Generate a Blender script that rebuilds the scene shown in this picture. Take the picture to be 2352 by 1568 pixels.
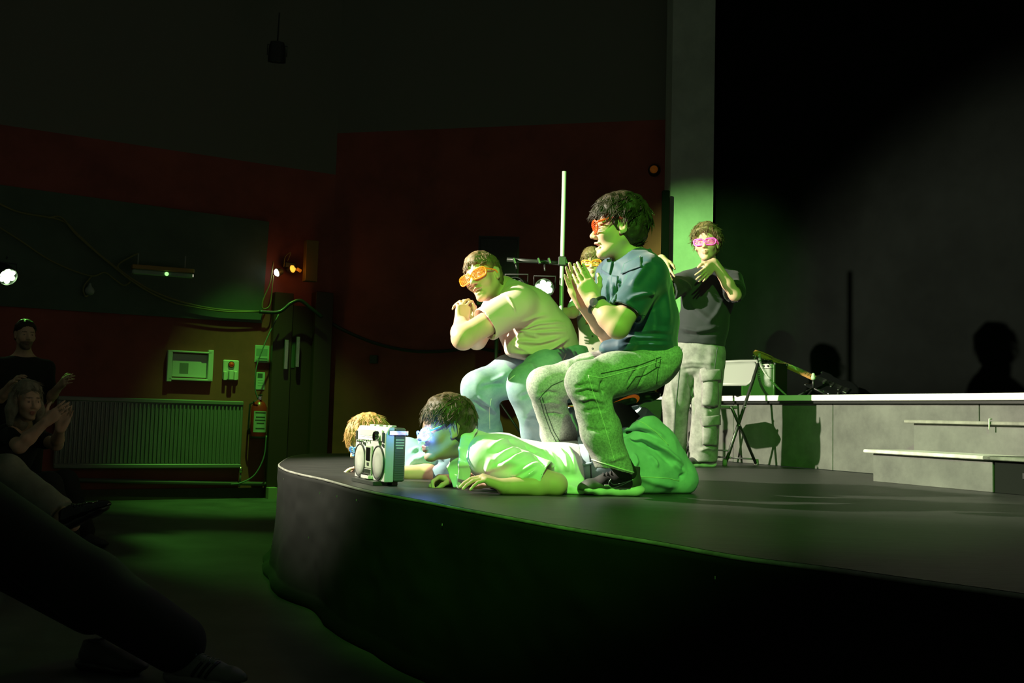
import bpy, bmesh, math, random, time, os
import numpy as np
from mathutils import Vector, Matrix, noise
from mathutils.bvhtree import BVHTree
_T0 = time.time()
for _o in list(bpy.data.objects): bpy.data.objects.remove(_o)
scene = bpy.context.scene
COL = scene.collection
random.seed(7); np.random.seed(7)

# ---------------------------------------------------------------- camera
FOC = 2287.0
_p = math.atan(171 / FOC); _r = 0.0265
CAM = np.array([0.0, 0.0, 0.945])
_F = np.array([0, math.cos(_p), math.sin(_p)]); _u0 = np.array([0, -math.sin(_p), math.cos(_p)]); _r0 = np.array([1.0, 0, 0])
_R = math.cos(_r) * _r0 + math.sin(_r) * _u0
_U = math.cos(_r) * _u0 - math.sin(_r) * _r0
cam_data = bpy.data.cameras.new('camera'); cam = bpy.data.objects.new('camera', cam_data); COL.objects.link(cam)
cam_data.sensor_width = 36.0; cam_data.lens = FOC * 36.0 / 2352.0; cam_data.clip_end = 200
_M = Matrix(((_R[0], _U[0], -_F[0], CAM[0]), (_R[1], _U[1], -_F[1], CAM[1]), (_R[2], _U[2], -_F[2], CAM[2]), (0, 0, 0, 1)))
cam.matrix_world = _M
scene.camera = cam
scene.cycles.max_bounces = 4; scene.cycles.diffuse_bounces = 2; scene.cycles.glossy_bounces = 2; scene.cycles.transmission_bounces = 2
scene.view_settings.view_transform = 'Standard'; scene.view_settings.look = 'None'
scene.view_settings.exposure = 0.0; scene.view_settings.gamma = 1.0; scene.view_settings.use_curve_mapping = False

def P(px, py, d):
    "world point seen at photo pixel (px,py) at distance d along the view axis"
    return CAM + (px - 1176) / FOC * d * _R + (784 - py) / FOC * d * _U + d * _F
def G(px, py, z):
    v = P(px, py, 1) - CAM
    return CAM + v * (z - CAM[2]) / v[2]
def proj(W):
    v = np.asarray(W) - CAM; d = v @ _F
    return np.stack([1176 + FOC * (v @ _R) / d, 784 - FOC * (v @ _U) / d], -1)

# ---------------------------------------------------------------- world and stage lights
world = bpy.data.worlds.new('World'); scene.world = world; world.use_nodes = True
world.node_tree.nodes['Background'].inputs[0].default_value = (0.56, 0.76, 0.50, 1)
world.node_tree.nodes['Background'].inputs[1].default_value = 0.036
def spot(name, loc, target, power, color, size, blend=0.3, rad=0.05):
    l = bpy.data.lights.new(name, 'SPOT'); l.energy = power; l.color = color
    l.spot_size = math.radians(size); l.spot_blend = blend; l.shadow_soft_size = rad
    o = bpy.data.objects.new(name, l); COL.objects.link(o); o.location = loc
    o.rotation_euler = (Vector(target) - Vector(loc)).to_track_quat('-Z', 'Y').to_euler()
    return o
def point(name, loc, power, color, rad=0.05):
    l = bpy.data.lights.new(name, 'POINT'); l.energy = power; l.color = color; l.shadow_soft_size = rad
    o = bpy.data.objects.new(name, l); COL.objects.link(o); o.location = loc
    return o
spot('warm_key_spot', (-4.4, 5.0, 3.7), (0.88, 6.1, 1.42), 5100, (0.98, 0.91, 0.70), 53, 0.5, 0.05)
spot('green_front_spot', (0.1, -2.6, 4.7), (0.75, 5.3, 0.95), 2250, (0.22, 1.0, 0.085), 29, 0.5, 0.06)
spot('green_pillar_spot', (-2.6, -1.0, 4.2), (1.98, 9.9, 2.2), 11500, (0.38, 1.0, 0.23), 11.5, 1.0, 0.05)
spot('green_door_spot', (-2.35, 9.45, 4.25), (-2.5, 10.2, 0.3), 560, (0.22, 1.0, 0.10), 48, 1.0, 0.04)

# ---------------------------------------------------------------- materials
def mat(name, color, rough=0.6, metal=0.0, bump=0.0, bscale=40.0, var=0.0, vscale=8.0, emit=None, estr=0.0, spec=0.5, color2=None, detail=4.0, stretch=None, sheen=0.0, sss=0.0, coat=0.0, bdist=0.003):
    m = bpy.data.materials.get(name)
    if m: return m
    m = bpy.data.materials.new(name); m.use_nodes = True
    nt = m.node_tree; b = nt.nodes['Principled BSDF']
    c = tuple(color) + (1,)
    b.inputs['Base Color'].default_value = c; b.inputs['Roughness'].default_value = rough; b.inputs['Metallic'].default_value = metal
    b.inputs['Specular IOR Level'].default_value = spec
    if sheen: b.inputs['Sheen Weight'].default_value = sheen
    if coat: b.inputs['Coat Weight'].default_value = coat
    if sss:
        b.inputs['Subsurface Weight'].default_value = sss; b.inputs['Subsurface Radius'].default_value = (0.012, 0.005, 0.003); b.inputs['Subsurface Scale'].default_value = 0.5
    if emit: b.inputs['Emission Color'].default_value = tuple(emit) + (1,); b.inputs['Emission Strength'].default_value = estr
    tc = nt.nodes.new('ShaderNodeTexCoord'); src = tc.outputs['Object']
    if stretch:
        mp = nt.nodes.new('ShaderNodeMapping'); mp.inputs['Scale'].default_value = stretch
        nt.links.new(src, mp.inputs[0]); src = mp.outputs[0]
    if var or color2:
        n = nt.nodes.new('ShaderNodeTexNoise'); n.inputs['Scale'].default_value = vscale; n.inputs['Detail'].default_value = detail; n.inputs['Roughness'].default_value = 0.65
        nt.links.new(src, n.inputs['Vector'])
        r = nt.nodes.new('ShaderNodeValToRGB')
        r.color_ramp.elements[0].position = 0.32; r.color_ramp.elements[1].position = 0.68
        if color2: r.color_ramp.elements[0].color = c; r.color_ramp.elements[1].color = tuple(color2) + (1,)
        else:
            r.color_ramp.elements[0].color = tuple(x * (1 - var) for x in color) + (1,)
            r.color_ramp.elements[1].color = tuple(min(1, x * (1 + var)) for x in color) + (1,)
        nt.links.new(n.outputs[0], r.inputs[0]); nt.links.new(r.outputs[0], b.inputs['Base Color'])
    if bump:
        n2 = nt.nodes.new('ShaderNodeTexNoise'); n2.inputs['Scale'].default_value = bscale; n2.inputs['Detail'].default_value = 3
        nt.links.new(src, n2.inputs['Vector'])
        bp = nt.nodes.new('ShaderNodeBump'); bp.inputs['Strength'].default_value = bump; bp.inputs['Distance'].default_value = bdist
        nt.links.new(n2.outputs[0], bp.inputs['Height']); nt.links.new(bp.outputs[0], b.inputs['Normal'])
    return m
def skin_mat(name, color):
    "skin; the colour attribute 'tint' carries lips, brows and nails"
    m = mat(name, color, 0.5, bump=0.15, bscale=350, spec=0.35, bdist=0.001)
    nt = m.node_tree; b = nt.nodes['Principled BSDF']
    a = nt.nodes.new('ShaderNodeAttribute'); a.attribute_name = 'tint'
    nt.links.new(a.outputs['Color'], b.inputs['Base Color'])
    return m
SKIN = (0.62, 0.40, 0.28)
M_SKIN = skin_mat('skin', SKIN)

# ---------------------------------------------------------------- object helpers
def link(name, me, material=None, parent=None, smooth=True):
    if smooth and len(me.polygons): me.polygons.foreach_set('use_smooth', np.ones(len(me.polygons), dtype=bool))
    o = bpy.data.objects.new(name, me); COL.objects.link(o)
    if material:
        for m_ in (material if isinstance(material, (list, tuple)) else [material]): me.materials.append(m_)
    if parent is not None:
        o.parent = parent; o.matrix_parent_inverse = parent.matrix_world.inverted()
    return o
def tag(o, label, cat, group=None):
    o['label'] = label; o['category'] = cat
    if group: o['group'] = group
    return o
def struct(o, label=None):
    o['kind'] = 'structure'
    if label: o['label'] = label
    return o
def thing(name, label, cat, loc, group=None):
    o = bpy.data.objects.new(name, None); COL.objects.link(o); o.location = Vector(loc); o.empty_display_size = 0.1
    o.matrix_world = Matrix.Translation(Vector(loc))
    return tag(o, label, cat, group)
def np_mesh(name, V, F4):
    me = bpy.data.meshes.new(name)
    V = np.asarray(V, dtype=np.float32); F4 = np.asarray(F4, dtype=np.int32)
    k = F4.shape[1]
    me.vertices.add(len(V)); me.vertices.foreach_set('co', V.ravel())
    me.loops.add(F4.size); me.loops.foreach_set('vertex_index', F4.ravel())
    me.polygons.add(len(F4)); me.polygons.foreach_set('loop_start', np.arange(0, F4.size, k, dtype=np.int32))
    me.polygons.foreach_set('loop_total', np.full(len(F4), k, dtype=np.int32))
    me.update(calc_edges=True); me.validate()
    return me

class MB:
    "collects boxes, tubes, lathes and prisms into one mesh"
    def __init__(s): s.v = []; s.f = []; s.mi = []; s.m = 0
    def _add(s, vs, fs):
        o = len(s.v); s.v += [tuple(float(c) for c in v) for v in vs]; s.f += [tuple(i + o for i in f) for f in fs]; s.mi += [s.m] * len(fs)
    def box(s, c, h, R=None, bev=0.0):
        c = np.array(c, float); h = np.array(h, float); R = np.eye(3) if R is None else np.array(R, float)
        if bev <= 0:
            vs = [c + R @ (h * np.array([a, b, d])) for a in (-1, 1) for b in (-1, 1) for d in (-1, 1)]
            s._add(vs, [(0, 1, 3, 2), (4, 6, 7, 5), (0, 4, 5, 1), (2, 3, 7, 6), (0, 2, 6, 4), (1, 5, 7, 3)])
        else:
            bev = min(bev, 0.49 * h.min() * 2)
            ring = []
            for z, ins in ((-1, bev), (-1, 0), (1, 0), (1, bev)):
                zz = z * h[2] if ins else z * (h[2] - bev)
                pts = []
                for (a, b) in ((-1, -1), (1, -1), (1, 1), (-1, 1)):
                    X = h[0] - ins; Y = h[1] - ins
                    if a * b > 0: pts += [(a * X, b * (Y - bev)), (a * (X - bev), b * Y)]
                    else: pts += [(a * (X - bev), b * Y), (a * X, b * (Y - bev))]
                # order around
                pts = sorted(pts, key=lambda q: math.atan2(q[1], q[0]))
                ring.append([c + R @ np.array([q[0], q[1], zz]) for q in pts])
            vs = sum(ring, []); fs = []
            for i in range(3):
                for j in range(8): fs.append((i * 8 + j, i * 8 + (j + 1) % 8, (i + 1) * 8 + (j + 1) % 8, (i + 1) * 8 + j))
            fs.append(tuple(range(7, -1, -1))); fs.append(tuple(range(24, 32)))
            s._add(vs, fs)
        return s
    def tube(s, pts, r, n=8, caps=True, closed=False, flat=None):
        pts = [np.array(p, float) for p in pts]; m = len(pts)
        rs = r if isinstance(r, (list, tuple, np.ndarray)) else [r] * m
        vs = []; fs = []; prev = None
        for i, p in enumerate(pts):
            a = pts[(i - 1) % m] if (i > 0 or closed) else p; b = pts[(i + 1) % m] if (i < m - 1 or closed) else p
            t = b - a; t = t / (np.linalg.norm(t) + 1e-12)
            if prev is None:
                ref = np.array([0, 0, 1.0]) if abs(t[2]) < 0.9 else np.array([1.0, 0, 0])
                u = np.cross(ref, t)
            else: u = prev - t * (prev @ t)
            u = u / (np.linalg.norm(u) + 1e-12); w = np.cross(t, u); prev = u
            for k in range(n):
                an = 2 * math.pi * k / n
                vs.append(p + rs[i] * (math.cos(an) * u + math.sin(an) * w))
        L = m if closed else m - 1
        for i in range(L):
            for k in range(n): fs.append((i * n + k, i * n + (k + 1) % n, ((i + 1) % m) * n + (k + 1) % n, ((i + 1) % m) * n + k))
        if caps and not closed: fs += [tuple(range(n - 1, -1, -1)), tuple(range((m - 1) * n, m * n))]
        s._add(vs, fs); return s
    def lathe(s, prof, o, axis, n=24, ref=None):
        "prof: (radius, height along axis)"
        o = np.array(o, float); a = np.array(axis, float); a /= np.linalg.norm(a)
        ref = np.array([0, 0, 1.0]) if abs(a[2]) < 0.9 else np.array([1.0, 0, 0])
        u = np.cross(ref, a); u /= np.linalg.norm(u); w = np.cross(a, u)
        vs = []; fs = []
        for (r, h) in prof:
            for k in range(n):
                an = 2 * math.pi * k / n; vs.append(o + a * h + r * (math.cos(an) * u + math.sin(an) * w))
        for i in range(len(prof) - 1):
            for k in range(n): fs.append((i * n + k, i * n + (k + 1) % n, (i + 1) * n + (k + 1) % n, (i + 1) * n + k))
        fs += [tuple(range(n - 1, -1, -1)), tuple(range((len(prof) - 1) * n, len(prof) * n))]
        s._add(vs, fs); return s
    def prism(s, outline, o, ex, ey, ez, h):
        "outline of (x,y) in axes ex,ey at o, extruded along ez by h"
        o = np.array(o, float); ex, ey, ez = (np.array(q, float) for q in (ex, ey, ez)); n = len(outline)
        vs = [o + ex * x + ey * y for x, y in outline] + [o + ex * x + ey * y + ez * h for x, y in outline]
        fs = [tuple(range(n - 1, -1, -1)), tuple(range(n, 2 * n))] + [(i, (i + 1) % n, n + (i + 1) % n, n + i) for i in range(n)]
        s._add(vs, fs); return s
    def build(s, name, material, parent=None, smooth=False, angle=None):
        me = bpy.data.meshes.new(name); me.from_pydata(s.v, [], s.f); me.update()
        bm = bmesh.new(); bm.from_mesh(me); bmesh.ops.recalc_face_normals(bm, faces=bm.faces); bm.to_mesh(me); bm.free()
        if max(s.mi, default=0) > 0: me.polygons.foreach_set('material_index', np.array(s.mi, dtype=np.int32))
        o = link(name, me, material, parent, smooth)
        if smooth and angle: me.set_sharp_from_angle(angle=math.radians(angle))
        return o
def spline(pts, n=8):
    "Catmull-Rom through points"
    p = [np.array(q, float) for q in pts]; p = [2 * p[0] - p[1]] + p + [2 * p[-1] - p[-2]]
    out = []
    for i in range(1, len(p) - 2):
        for k in range(n):
            t = k / n
            out.append(0.5 * ((2 * p[i]) + (-p[i - 1] + p[i + 1]) * t + (2 * p[i - 1] - 5 * p[i] + 4 * p[i + 1] - p[i + 2]) * t * t + (-p[i - 1] + 3 * p[i] - 3 * p[i + 1] + p[i + 2]) * t ** 3))
    out.append(p[-2]); return out
def frame(f, l):
    "columns forward, left, up from a forward and a rough left vector"
    f = np.array(f, float); f /= np.linalg.norm(f); l = np.array(l, float); l = l - f * (l @ f); l /= np.linalg.norm(l)
    return np.stack([f, l, np.cross(f, l)], 1)

# ---------------------------------------------------------------- implicit surface modelling (smooth unions, meshed with surface nets)
def _smin(a, b, k):
    if k <= 0: return np.minimum(a, b)
    h = np.maximum(k - np.abs(a - b), 0) / k
    return np.minimum(a, b) - h * h * k * 0.25
class SDF:
    def __init__(s): s.ops = []
    def _op(s, kind, fn, lo, hi, k): s.ops.append((kind, fn, np.array(lo, float), np.array(hi, float), k)); return s
    def cap(s, a, b, ra, rb=None, k=0.02, sub=False):
        a = np.array(a, float); b = np.array(b, float); rb = ra if rb is None else rb
        ab = b - a; L2 = max(ab @ ab, 1e-12)
        def fn(X, Y, Z):
            x = X - a[0]; y = Y - a[1]; z = Z - a[2]
            t = np.clip((x * ab[0] + y * ab[1] + z * ab[2]) / L2, 0, 1)
            return np.sqrt((x - t * ab[0]) ** 2 + (y - t * ab[1]) ** 2 + (z - t * ab[2]) ** 2) - (ra + (rb - ra) * t)
        r = max(ra, rb)
        return s._op('sub' if sub else 'add', fn, np.minimum(a, b) - r, np.maximum(a, b) + r, k)
    def chain(s, pts, rs, k=0.02):
        for i in range(len(pts) - 1): s.cap(pts[i], pts[i + 1], rs[i], rs[i + 1], k)
        return s
    def ell(s, c, r, R=None, k=0.02, sub=False):
        c = np.array(c, float); r = np.array(r, float); R = np.eye(3) if R is None else np.array(R, float)
        def fn(X, Y, Z):
            x = X - c[0]; y = Y - c[1]; z = Z - c[2]
            q = [(x * R[0, i] + y * R[1, i] + z * R[2, i]) / r[i] for i in range(3)]
            k0 = np.sqrt(q[0] ** 2 + q[1] ** 2 + q[2] ** 2) + 1e-9
            k1 = np.sqrt((q[0] / r[0]) ** 2 + (q[1] / r[1]) ** 2 + (q[2] / r[2]) ** 2) + 1e-9
            return k0 * (k0 - 1) / k1
        e = np.sqrt(((R * r) ** 2).sum(1))
        return s._op('sub' if sub else 'add', fn, c - e, c + e, k)
    def tube(s, pts, side, rs, k=0.03):
        "elliptic loft; rs = list of (half width along side, half thickness)"
        for i in range(len(pts) - 1):
            a = np.array(pts[i], float); b = np.array(pts[i + 1], float); ab = b - a; L = np.linalg.norm(ab); d = ab / L
            sd = np.array(side[i] if isinstance(side, list) else side, float); sd = sd - d * (sd @ d); sd /= np.linalg.norm(sd); td = np.cross(d, sd)
            (s0, t0), (s1, t1) = rs[i], rs[i + 1]
            def fn(X, Y, Z, a=a, d=d, L=L, sd=sd, td=td, s0=s0, t0=t0, s1=s1, t1=t1):
                x = X - a[0]; y = Y - a[1]; z = Z - a[2]
                h = x * d[0] + y * d[1] + z * d[2]; t = np.clip(h / L, 0, 1); e = h - t * L
                A = s0 + (s1 - s0) * t; B = t0 + (t1 - t0) * t; m = np.minimum(A, B)
                u = (x * sd[0] + y * sd[1] + z * sd[2]) / A; w = (x * td[0] + y * td[1] + z * td[2]) / B
                k0 = np.sqrt(u * u + w * w + (e / m) ** 2) + 1e-9
                k1 = np.sqrt((u / A) ** 2 + (w / B) ** 2 + (e / m / m) ** 2) + 1e-9
                return k0 * (k0 - 1) / k1
            r = max(s0, t0, s1, t1)
            s._op('add', fn, np.minimum(a, b) - r, np.maximum(a, b) + r, k)
        return s
    def box(s, c, h, R=None, rnd=0.01, k=0.01, sub=False):
        c = np.array(c, float); h = np.array(h, float); R = np.eye(3) if R is None else np.array(R, float)
        def fn(X, Y, Z):
            x = X - c[0]; y = Y - c[1]; z = Z - c[2]
            q = [np.abs(x * R[0, i] + y * R[1, i] + z * R[2, i]) - (h[i] - rnd) for i in range(3)]
            o = np.sqrt(np.maximum(q[0], 0) ** 2 + np.maximum(q[1], 0) ** 2 + np.maximum(q[2], 0) ** 2)
            return o + np.minimum(np.maximum(np.maximum(q[0], q[1]), q[2]), 0) - rnd
        e = np.sqrt(((R * h) ** 2).sum(1))
        return s._op('sub' if sub else 'add', fn, c - e, c + e, k)
    def cut(s, p, n, k=0.0, ctr=None, rad=None):
        "drops everything on the side n points to (optionally only within rad of ctr)"
        p = np.array(p, float); n = np.array(n, float); n /= np.linalg.norm(n)
        def fn(X, Y, Z):
            d = (X - p[0]) * n[0] + (Y - p[1]) * n[1] + (Z - p[2]) * n[2]
            if ctr is not None:
                q = np.sqrt((X - ctr[0]) ** 2 + (Y - ctr[1]) ** 2 + (Z - ctr[2]) ** 2) - rad
                d = -np.maximum(-d, q)
            return -d
        if ctr is None: return s._op('cut', fn, np.full(3, -99), np.full(3, 99), k)
        return s._op('cut', fn, np.array(ctr) - rad, np.array(ctr) + rad, k)
    def mesh(s, res, smooth=0, wob=None):
        lo = np.min([o[2] for o in s.ops if o[0] == 'add'], 0) - 4 * res; hi = np.max([o[3] for o in s.ops if o[0] == 'add'], 0) + 4 * res
        n = np.ceil((hi - lo) / res).astype(int) + 1
        ax = [(lo[i] + res * np.arange(n[i])).astype(np.float32) for i in range(3)]
        v = np.full(n, 1.0, np.float32)
        for kind, fn, a, b, k in s.ops:
            m = k + 3 * res
            i0 = np.clip(np.floor((a - m - lo) / res).astype(int), 0, n - 1); i1 = np.clip(np.ceil((b + m - lo) / res).astype(int) + 1, 1, n)
            if (i1 <= i0).any(): continue
            sl = tuple(slice(i0[i], i1[i]) for i in range(3))
            d = fn(ax[0][sl[0]][:, None, None], ax[1][sl[1]][None, :, None], ax[2][sl[2]][None, None, :])
            if kind == 'add': v[sl] = _smin(v[sl], d, k)
            else: v[sl] = -_smin(-v[sl], d, k)   # 'sub' and 'cut'
        return surface_nets(v, lo, res, smooth)
def surface_nets(v, lo, res, smooth=0):
    v = v.copy(); v[0] = v[-1] = 1; v[:, 0] = v[:, -1] = 1; v[:, :, 0] = v[:, :, -1] = 1
    ins = v < 0
    i8 = ins.astype(np.uint8)
    cnt = i8[:-1, :-1, :-1].copy()
    offs = [(a, b, c) for a in (0, 1) for b in (0, 1) for c in (0, 1)]
    sh = np.array(v.shape) - 1
    for a, b, c in offs[1:]: cnt += i8[a:a + sh[0], b:b + sh[1], c:c + sh[2]]
    I = np.argwhere((cnt > 0) & (cnt < 8)); 
    vals = np.stack([v[I[:, 0] + a, I[:, 1] + b, I[:, 2] + c] for a, b, c in offs], 1)
    pos = np.zeros((len(I), 3), np.float32); num = np.zeros(len(I), np.float32); O = np.array(offs, np.float32)
    for e0 in range(8):
        for bit in (1, 2, 4):
            e1 = e0 | bit
            if e1 == e0: continue
            A = vals[:, e0]; B = vals[:, e1]; m = (A < 0) != (B < 0)
            t = np.where(m, A / np.where(m, A - B, 1), 0)[:, None]
            pos += np.where(m[:, None], O[e0] + t * (O[e1] - O[e0]), 0); num += m
    V = (I + pos / num[:, None]) * res + lo
    idm = np.full(sh, -1, np.int32); idm[I[:, 0], I[:, 1], I[:, 2]] = np.arange(len(I))
    quads = []
    for axis in range(3):
        s0 = [slice(None)] * 3; s1 = [slice(None)] * 3; s0[axis] = slice(0, -1); s1[axis] = slice(1, None)
        A = ins[tuple(s0)]; B = ins[tuple(s1)]
        E = np.argwhere(A != B); flip = A[E[:, 0], E[:, 1], E[:, 2]]
        u, w = (axis + 1) % 3, (axis + 2) % 3
        def cell(du, dw):
            c = E.copy(); c[:, u] += du; c[:, w] += dw; return idm[c[:, 0], c[:, 1], c[:, 2]]
        q = np.stack([cell(-1, -1), cell(0, -1), cell(0, 0), cell(-1, 0)], 1)
        q[~flip] = q[~flip][:, ::-1]
        quads.append(q)
    Q = np.concatenate(quads)
    for _ in range(smooth): V = laplace(V, Q, 0.5)
    return V.astype(np.float64), Q
def laplace(V, Q, lam):
    n = len(V); acc = np.zeros((n, 3)); c = np.zeros(n)
    for a, b in ((0, 1), (1, 2), (2, 3), (3, 0)):
        for i, j in ((a, b), (b, a)):
            for d in range(3): acc[:, d] += np.bincount(Q[:, i], V[Q[:, j], d], n)
            c += np.bincount(Q[:, i], minlength=n)
    return V + lam * (acc / np.maximum(c, 1)[:, None] - V)
def normals(V, Q):
    a = np.cross(V[Q[:, 2]] - V[Q[:, 0]], V[Q[:, 3]] - V[Q[:, 1]]); N = np.zeros_like(V)
    for i in range(4):
        for d in range(3): N[:, d] += np.bincount(Q[:, i], a[:, d], len(V))
    return N / (np.linalg.norm(N, axis=1)[:, None] + 1e-12)
def vnoise(p, seed=0):
    "cheap smooth value noise, vectorised"
    p = np.asarray(p) + seed * 17.31; i = np.floor(p).astype(np.int64); f = p - i; f = f * f * (3 - 2 * f)
    def h(a, b, c):
        n = (a * 374761393 + b * 668265263 + c * 2147483647 + seed * 974711) & 0xffffffff
        n = ((n ^ (n >> 13)) * 1274126177) & 0xffffffff
        return ((n ^ (n >> 16)) & 0xffff) / 32767.5 - 1
    r = 0
    for a in (0, 1):
        for b in (0, 1):
            for c in (0, 1):
                r = r + h(i[:, 0] + a, i[:, 1] + b, i[:, 2] + c) * (f[:, 0] if a else 1 - f[:, 0]) * (f[:, 1] if b else 1 - f[:, 1]) * (f[:, 2] if c else 1 - f[:, 2])
    return r
def wrinkle(V, Q, axis, amp, scale, stretch=4.0, seed=0, mask=None):
    "soft cloth folds running along axis"
    axis = np.array(axis, float); axis /= np.linalg.norm(axis)
    t = V @ axis; W = V - np.outer(t, axis) * (1 - 1 / stretch)
    n = vnoise(W * scale, seed); r = 1 - np.abs(n) * 2.0 + 0.5 * vnoise(W * scale * 2.3, seed + 5)
    if mask is not None: r = r * mask
    return V + normals(V, Q) * (amp * r)[:, None]
def raycast_px(bvh, px, py):
    d = P(px, py, 1) - CAM; d /= np.linalg.norm(d)
    h = bvh.ray_cast(Vector(CAM), Vector(d))
    return None if h[0] is None else (np.array(h[0]), np.array(h[1]))
def bvh_of(V, Q): return BVHTree.FromPolygons(V.tolist(), Q.tolist())
def on_surface(bvh, line, step=4.0, lift=0.0):
    "a line drawn in the photo laid onto the modelled surface"
    out = []
    for (a, b) in zip(line[:-1], line[1:]):
        n = max(1, int(math.hypot(b[0] - a[0], b[1] - a[1]) / step))
        for k in range(n + (b is line[-1])):
            t = k / n; h = raycast_px(bvh, a[0] + (b[0] - a[0]) * t, a[1] + (b[1] - a[1]) * t)
            if h is not None:
                if out and np.linalg.norm(h[0] - out[-1]) > 0.08: continue
                out.append(h[0] + h[1] * lift)
    return out
def folds(V, Q, specs):
    "sculpt cloth folds: each spec = (line, width, height); ridges for height>0, creases for <0"
    bvh = bvh_of(V, Q); N = normals(V, Q); D = np.zeros(len(V))
    for line, w, h in specs:
        pts = on_surface(bvh, line, 5.0)
        if len(pts) < 2: continue
        pts = np.array(pts); best = np.full(len(V), 9.0); arg = np.zeros(len(V))
        near = np.where(((V > pts.min(0) - 3 * w) & (V < pts.max(0) + 3 * w)).all(1))[0]
        X = V[near]; b = np.full(len(near), 9.0); tt = np.zeros(len(near))
        for i in range(len(pts) - 1):
            ab = pts[i + 1] - pts[i]; t = np.clip(((X - pts[i]) @ ab) / (ab @ ab + 1e-12), 0, 1)
            d = np.linalg.norm(X - pts[i] - t[:, None] * ab, axis=1); u = d < b
            b[u] = d[u]; tt[u] = (i + t[u]) / (len(pts) - 1)
        taper = np.clip(np.minimum(tt, 1 - tt) * 5, 0.15, 1)
        D[near] += 1.5 * h * np.exp(-(b / w) ** 2) * taper
    return V + N * D[:, None]
def sdf_obj(name, S, res, material, parent, smooth=1, post=None):
    V, Q = S.mesh(res, smooth)
    if post: V = post(V, Q)
    o = link(name, np_mesh(name, V, Q), material, parent)
    return o, V, Q
def tint(o, V, rules, base=SKIN):
    "intrinsic skin colouring: rules = (centre, radius, colour, rotation/radii)"
    c = np.tile(np.array(base + (1,), np.float32), (len(V), 1))
    mott = vnoise(V * 45, 3)[:, None] * 0.06
    c[:, :3] *= 1 + mott
    for ctr, rad, col, Rm, pw in rules:
        q = (V - ctr) @ Rm / np.array(rad); w = np.clip(1.25 - np.linalg.norm(q, axis=1), 0, 1) * 4; w = np.clip(w, 0, 1)[:, None] * pw
        c[:, :3] = c[:, :3] * (1 - w) + np.array(col) * w
    a = o.data.color_attributes.new('tint', 'FLOAT_COLOR', 'POINT'); a.data.foreach_set('color', c.ravel())
# ---------------------------------------------------------------- shared cloth materials
def denim(name, c1, c2, sc=60):
    return mat(name, c1, 0.85, color2=c2, vscale=sc, detail=8, bump=0.5, bscale=900, spec=0.2, bdist=0.0008)
M_DENIM_GREY = denim('grey_acid_washed_denim', (0.22, 0.23, 0.22), (0.50, 0.50, 0.47), 120)
M_DENIM_BLUE = denim('pale_blue_denim', (0.30, 0.42, 0.50), (0.46, 0.58, 0.64), 9)
M_DENIM_LIGHT = denim('light_wash_denim', (0.18, 0.28, 0.33), (0.31, 0.41, 0.45), 12)
M_CARGO = denim('grey_cargo_cotton', (0.17, 0.17, 0.16), (0.33, 0.33, 0.31), 16)
M_STITCH = mat('pale_stitching', (0.72, 0.72, 0.62), 0.8)
M_STITCH_DARK = mat('dark_stitching', (0.05, 0.06, 0.06), 0.8)
M_POLO = mat('teal_navy_polo_knit', (0.012, 0.062, 0.10), 0.62, bump=0.3, bscale=600, var=0.1, vscale=30, spec=0.35, sheen=0.3, bdist=0.0006)
M_WHITE = mat('white_cotton', (0.80, 0.82, 0.80), 0.8, bump=0.2, bscale=500, sheen=0.1, spec=0.2, bdist=0.0006)
M_PINK = mat('pale_pink_cotton', (0.66, 0.47, 0.43), 0.82, bump=0.2, bscale=500, spec=0.2, bdist=0.0006)
M_SKYBLUE = mat('pale_blue_cotton', (0.26, 0.43, 0.50), 0.8, bump=0.2, bscale=500, spec=0.2, bdist=0.0006)
M_TEE = mat('black_cotton', (0.022, 0.027, 0.029), 0.8, bump=0.2, bscale=500, spec=0.25, sheen=0.1, bdist=0.0006)
M_SOCK = mat('black_sock', (0.012, 0.012, 0.012), 0.9)
M_SHOE = mat('black_mesh_shoe', (0.040, 0.042, 0.040), 0.6, bump=0.4, bscale=400, bdist=0.0006)
M_SHOE_GLOSS = mat('glossy_dark_shoe', (0.012, 0.02, 0.014), 0.28)
M_SOLE = mat('white_rubber_sole', (0.62, 0.64, 0.60), 0.55)
M_SOLE_DARK = mat('dark_rubber_sole', (0.02, 0.02, 0.018), 0.4)
M_LACE = mat('black_lace', (0.02, 0.02, 0.02), 0.8)
M_SW_GREEN = mat('pale_reflective_line', (0.45, 0.62, 0.5), 0.4)
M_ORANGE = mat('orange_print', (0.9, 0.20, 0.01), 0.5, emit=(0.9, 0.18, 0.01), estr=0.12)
M_HAIR_DARK = mat('dark_brown_hair', (0.035, 0.024, 0.014), 0.5, spec=0.3, var=0.35, vscale=60, bump=0.8, bscale=260, bdist=0.002)
M_HAIR_MID = mat('brown_hair', (0.075, 0.05, 0.025), 0.5, spec=0.35, var=0.35, vscale=60, bump=0.8, bscale=260, bdist=0.002)
M_HAIR_LIGHT = mat('light_brown_hair', (0.13, 0.085, 0.04), 0.5, spec=0.35, var=0.35, vscale=60, bump=0.8, bscale=260, bdist=0.002)
M_HAIR_SANDY = mat('sandy_hair', (0.16, 0.10, 0.045), 0.55, spec=0.45, var=0.35, vscale=60, bump=0.8, bscale=260, bdist=0.002)
M_HAIR_BLOND = mat('strawberry_blond_hair', (0.42, 0.23, 0.075), 0.55, spec=0.45, var=0.35, vscale=60, bump=0.8, bscale=260, bdist=0.002)
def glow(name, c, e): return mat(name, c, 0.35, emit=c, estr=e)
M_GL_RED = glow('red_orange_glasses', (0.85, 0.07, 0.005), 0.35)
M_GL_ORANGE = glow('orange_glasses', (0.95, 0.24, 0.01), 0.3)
M_GL_PINK = glow('magenta_glasses', (0.9, 0.08, 0.45), 0.8)
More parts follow.
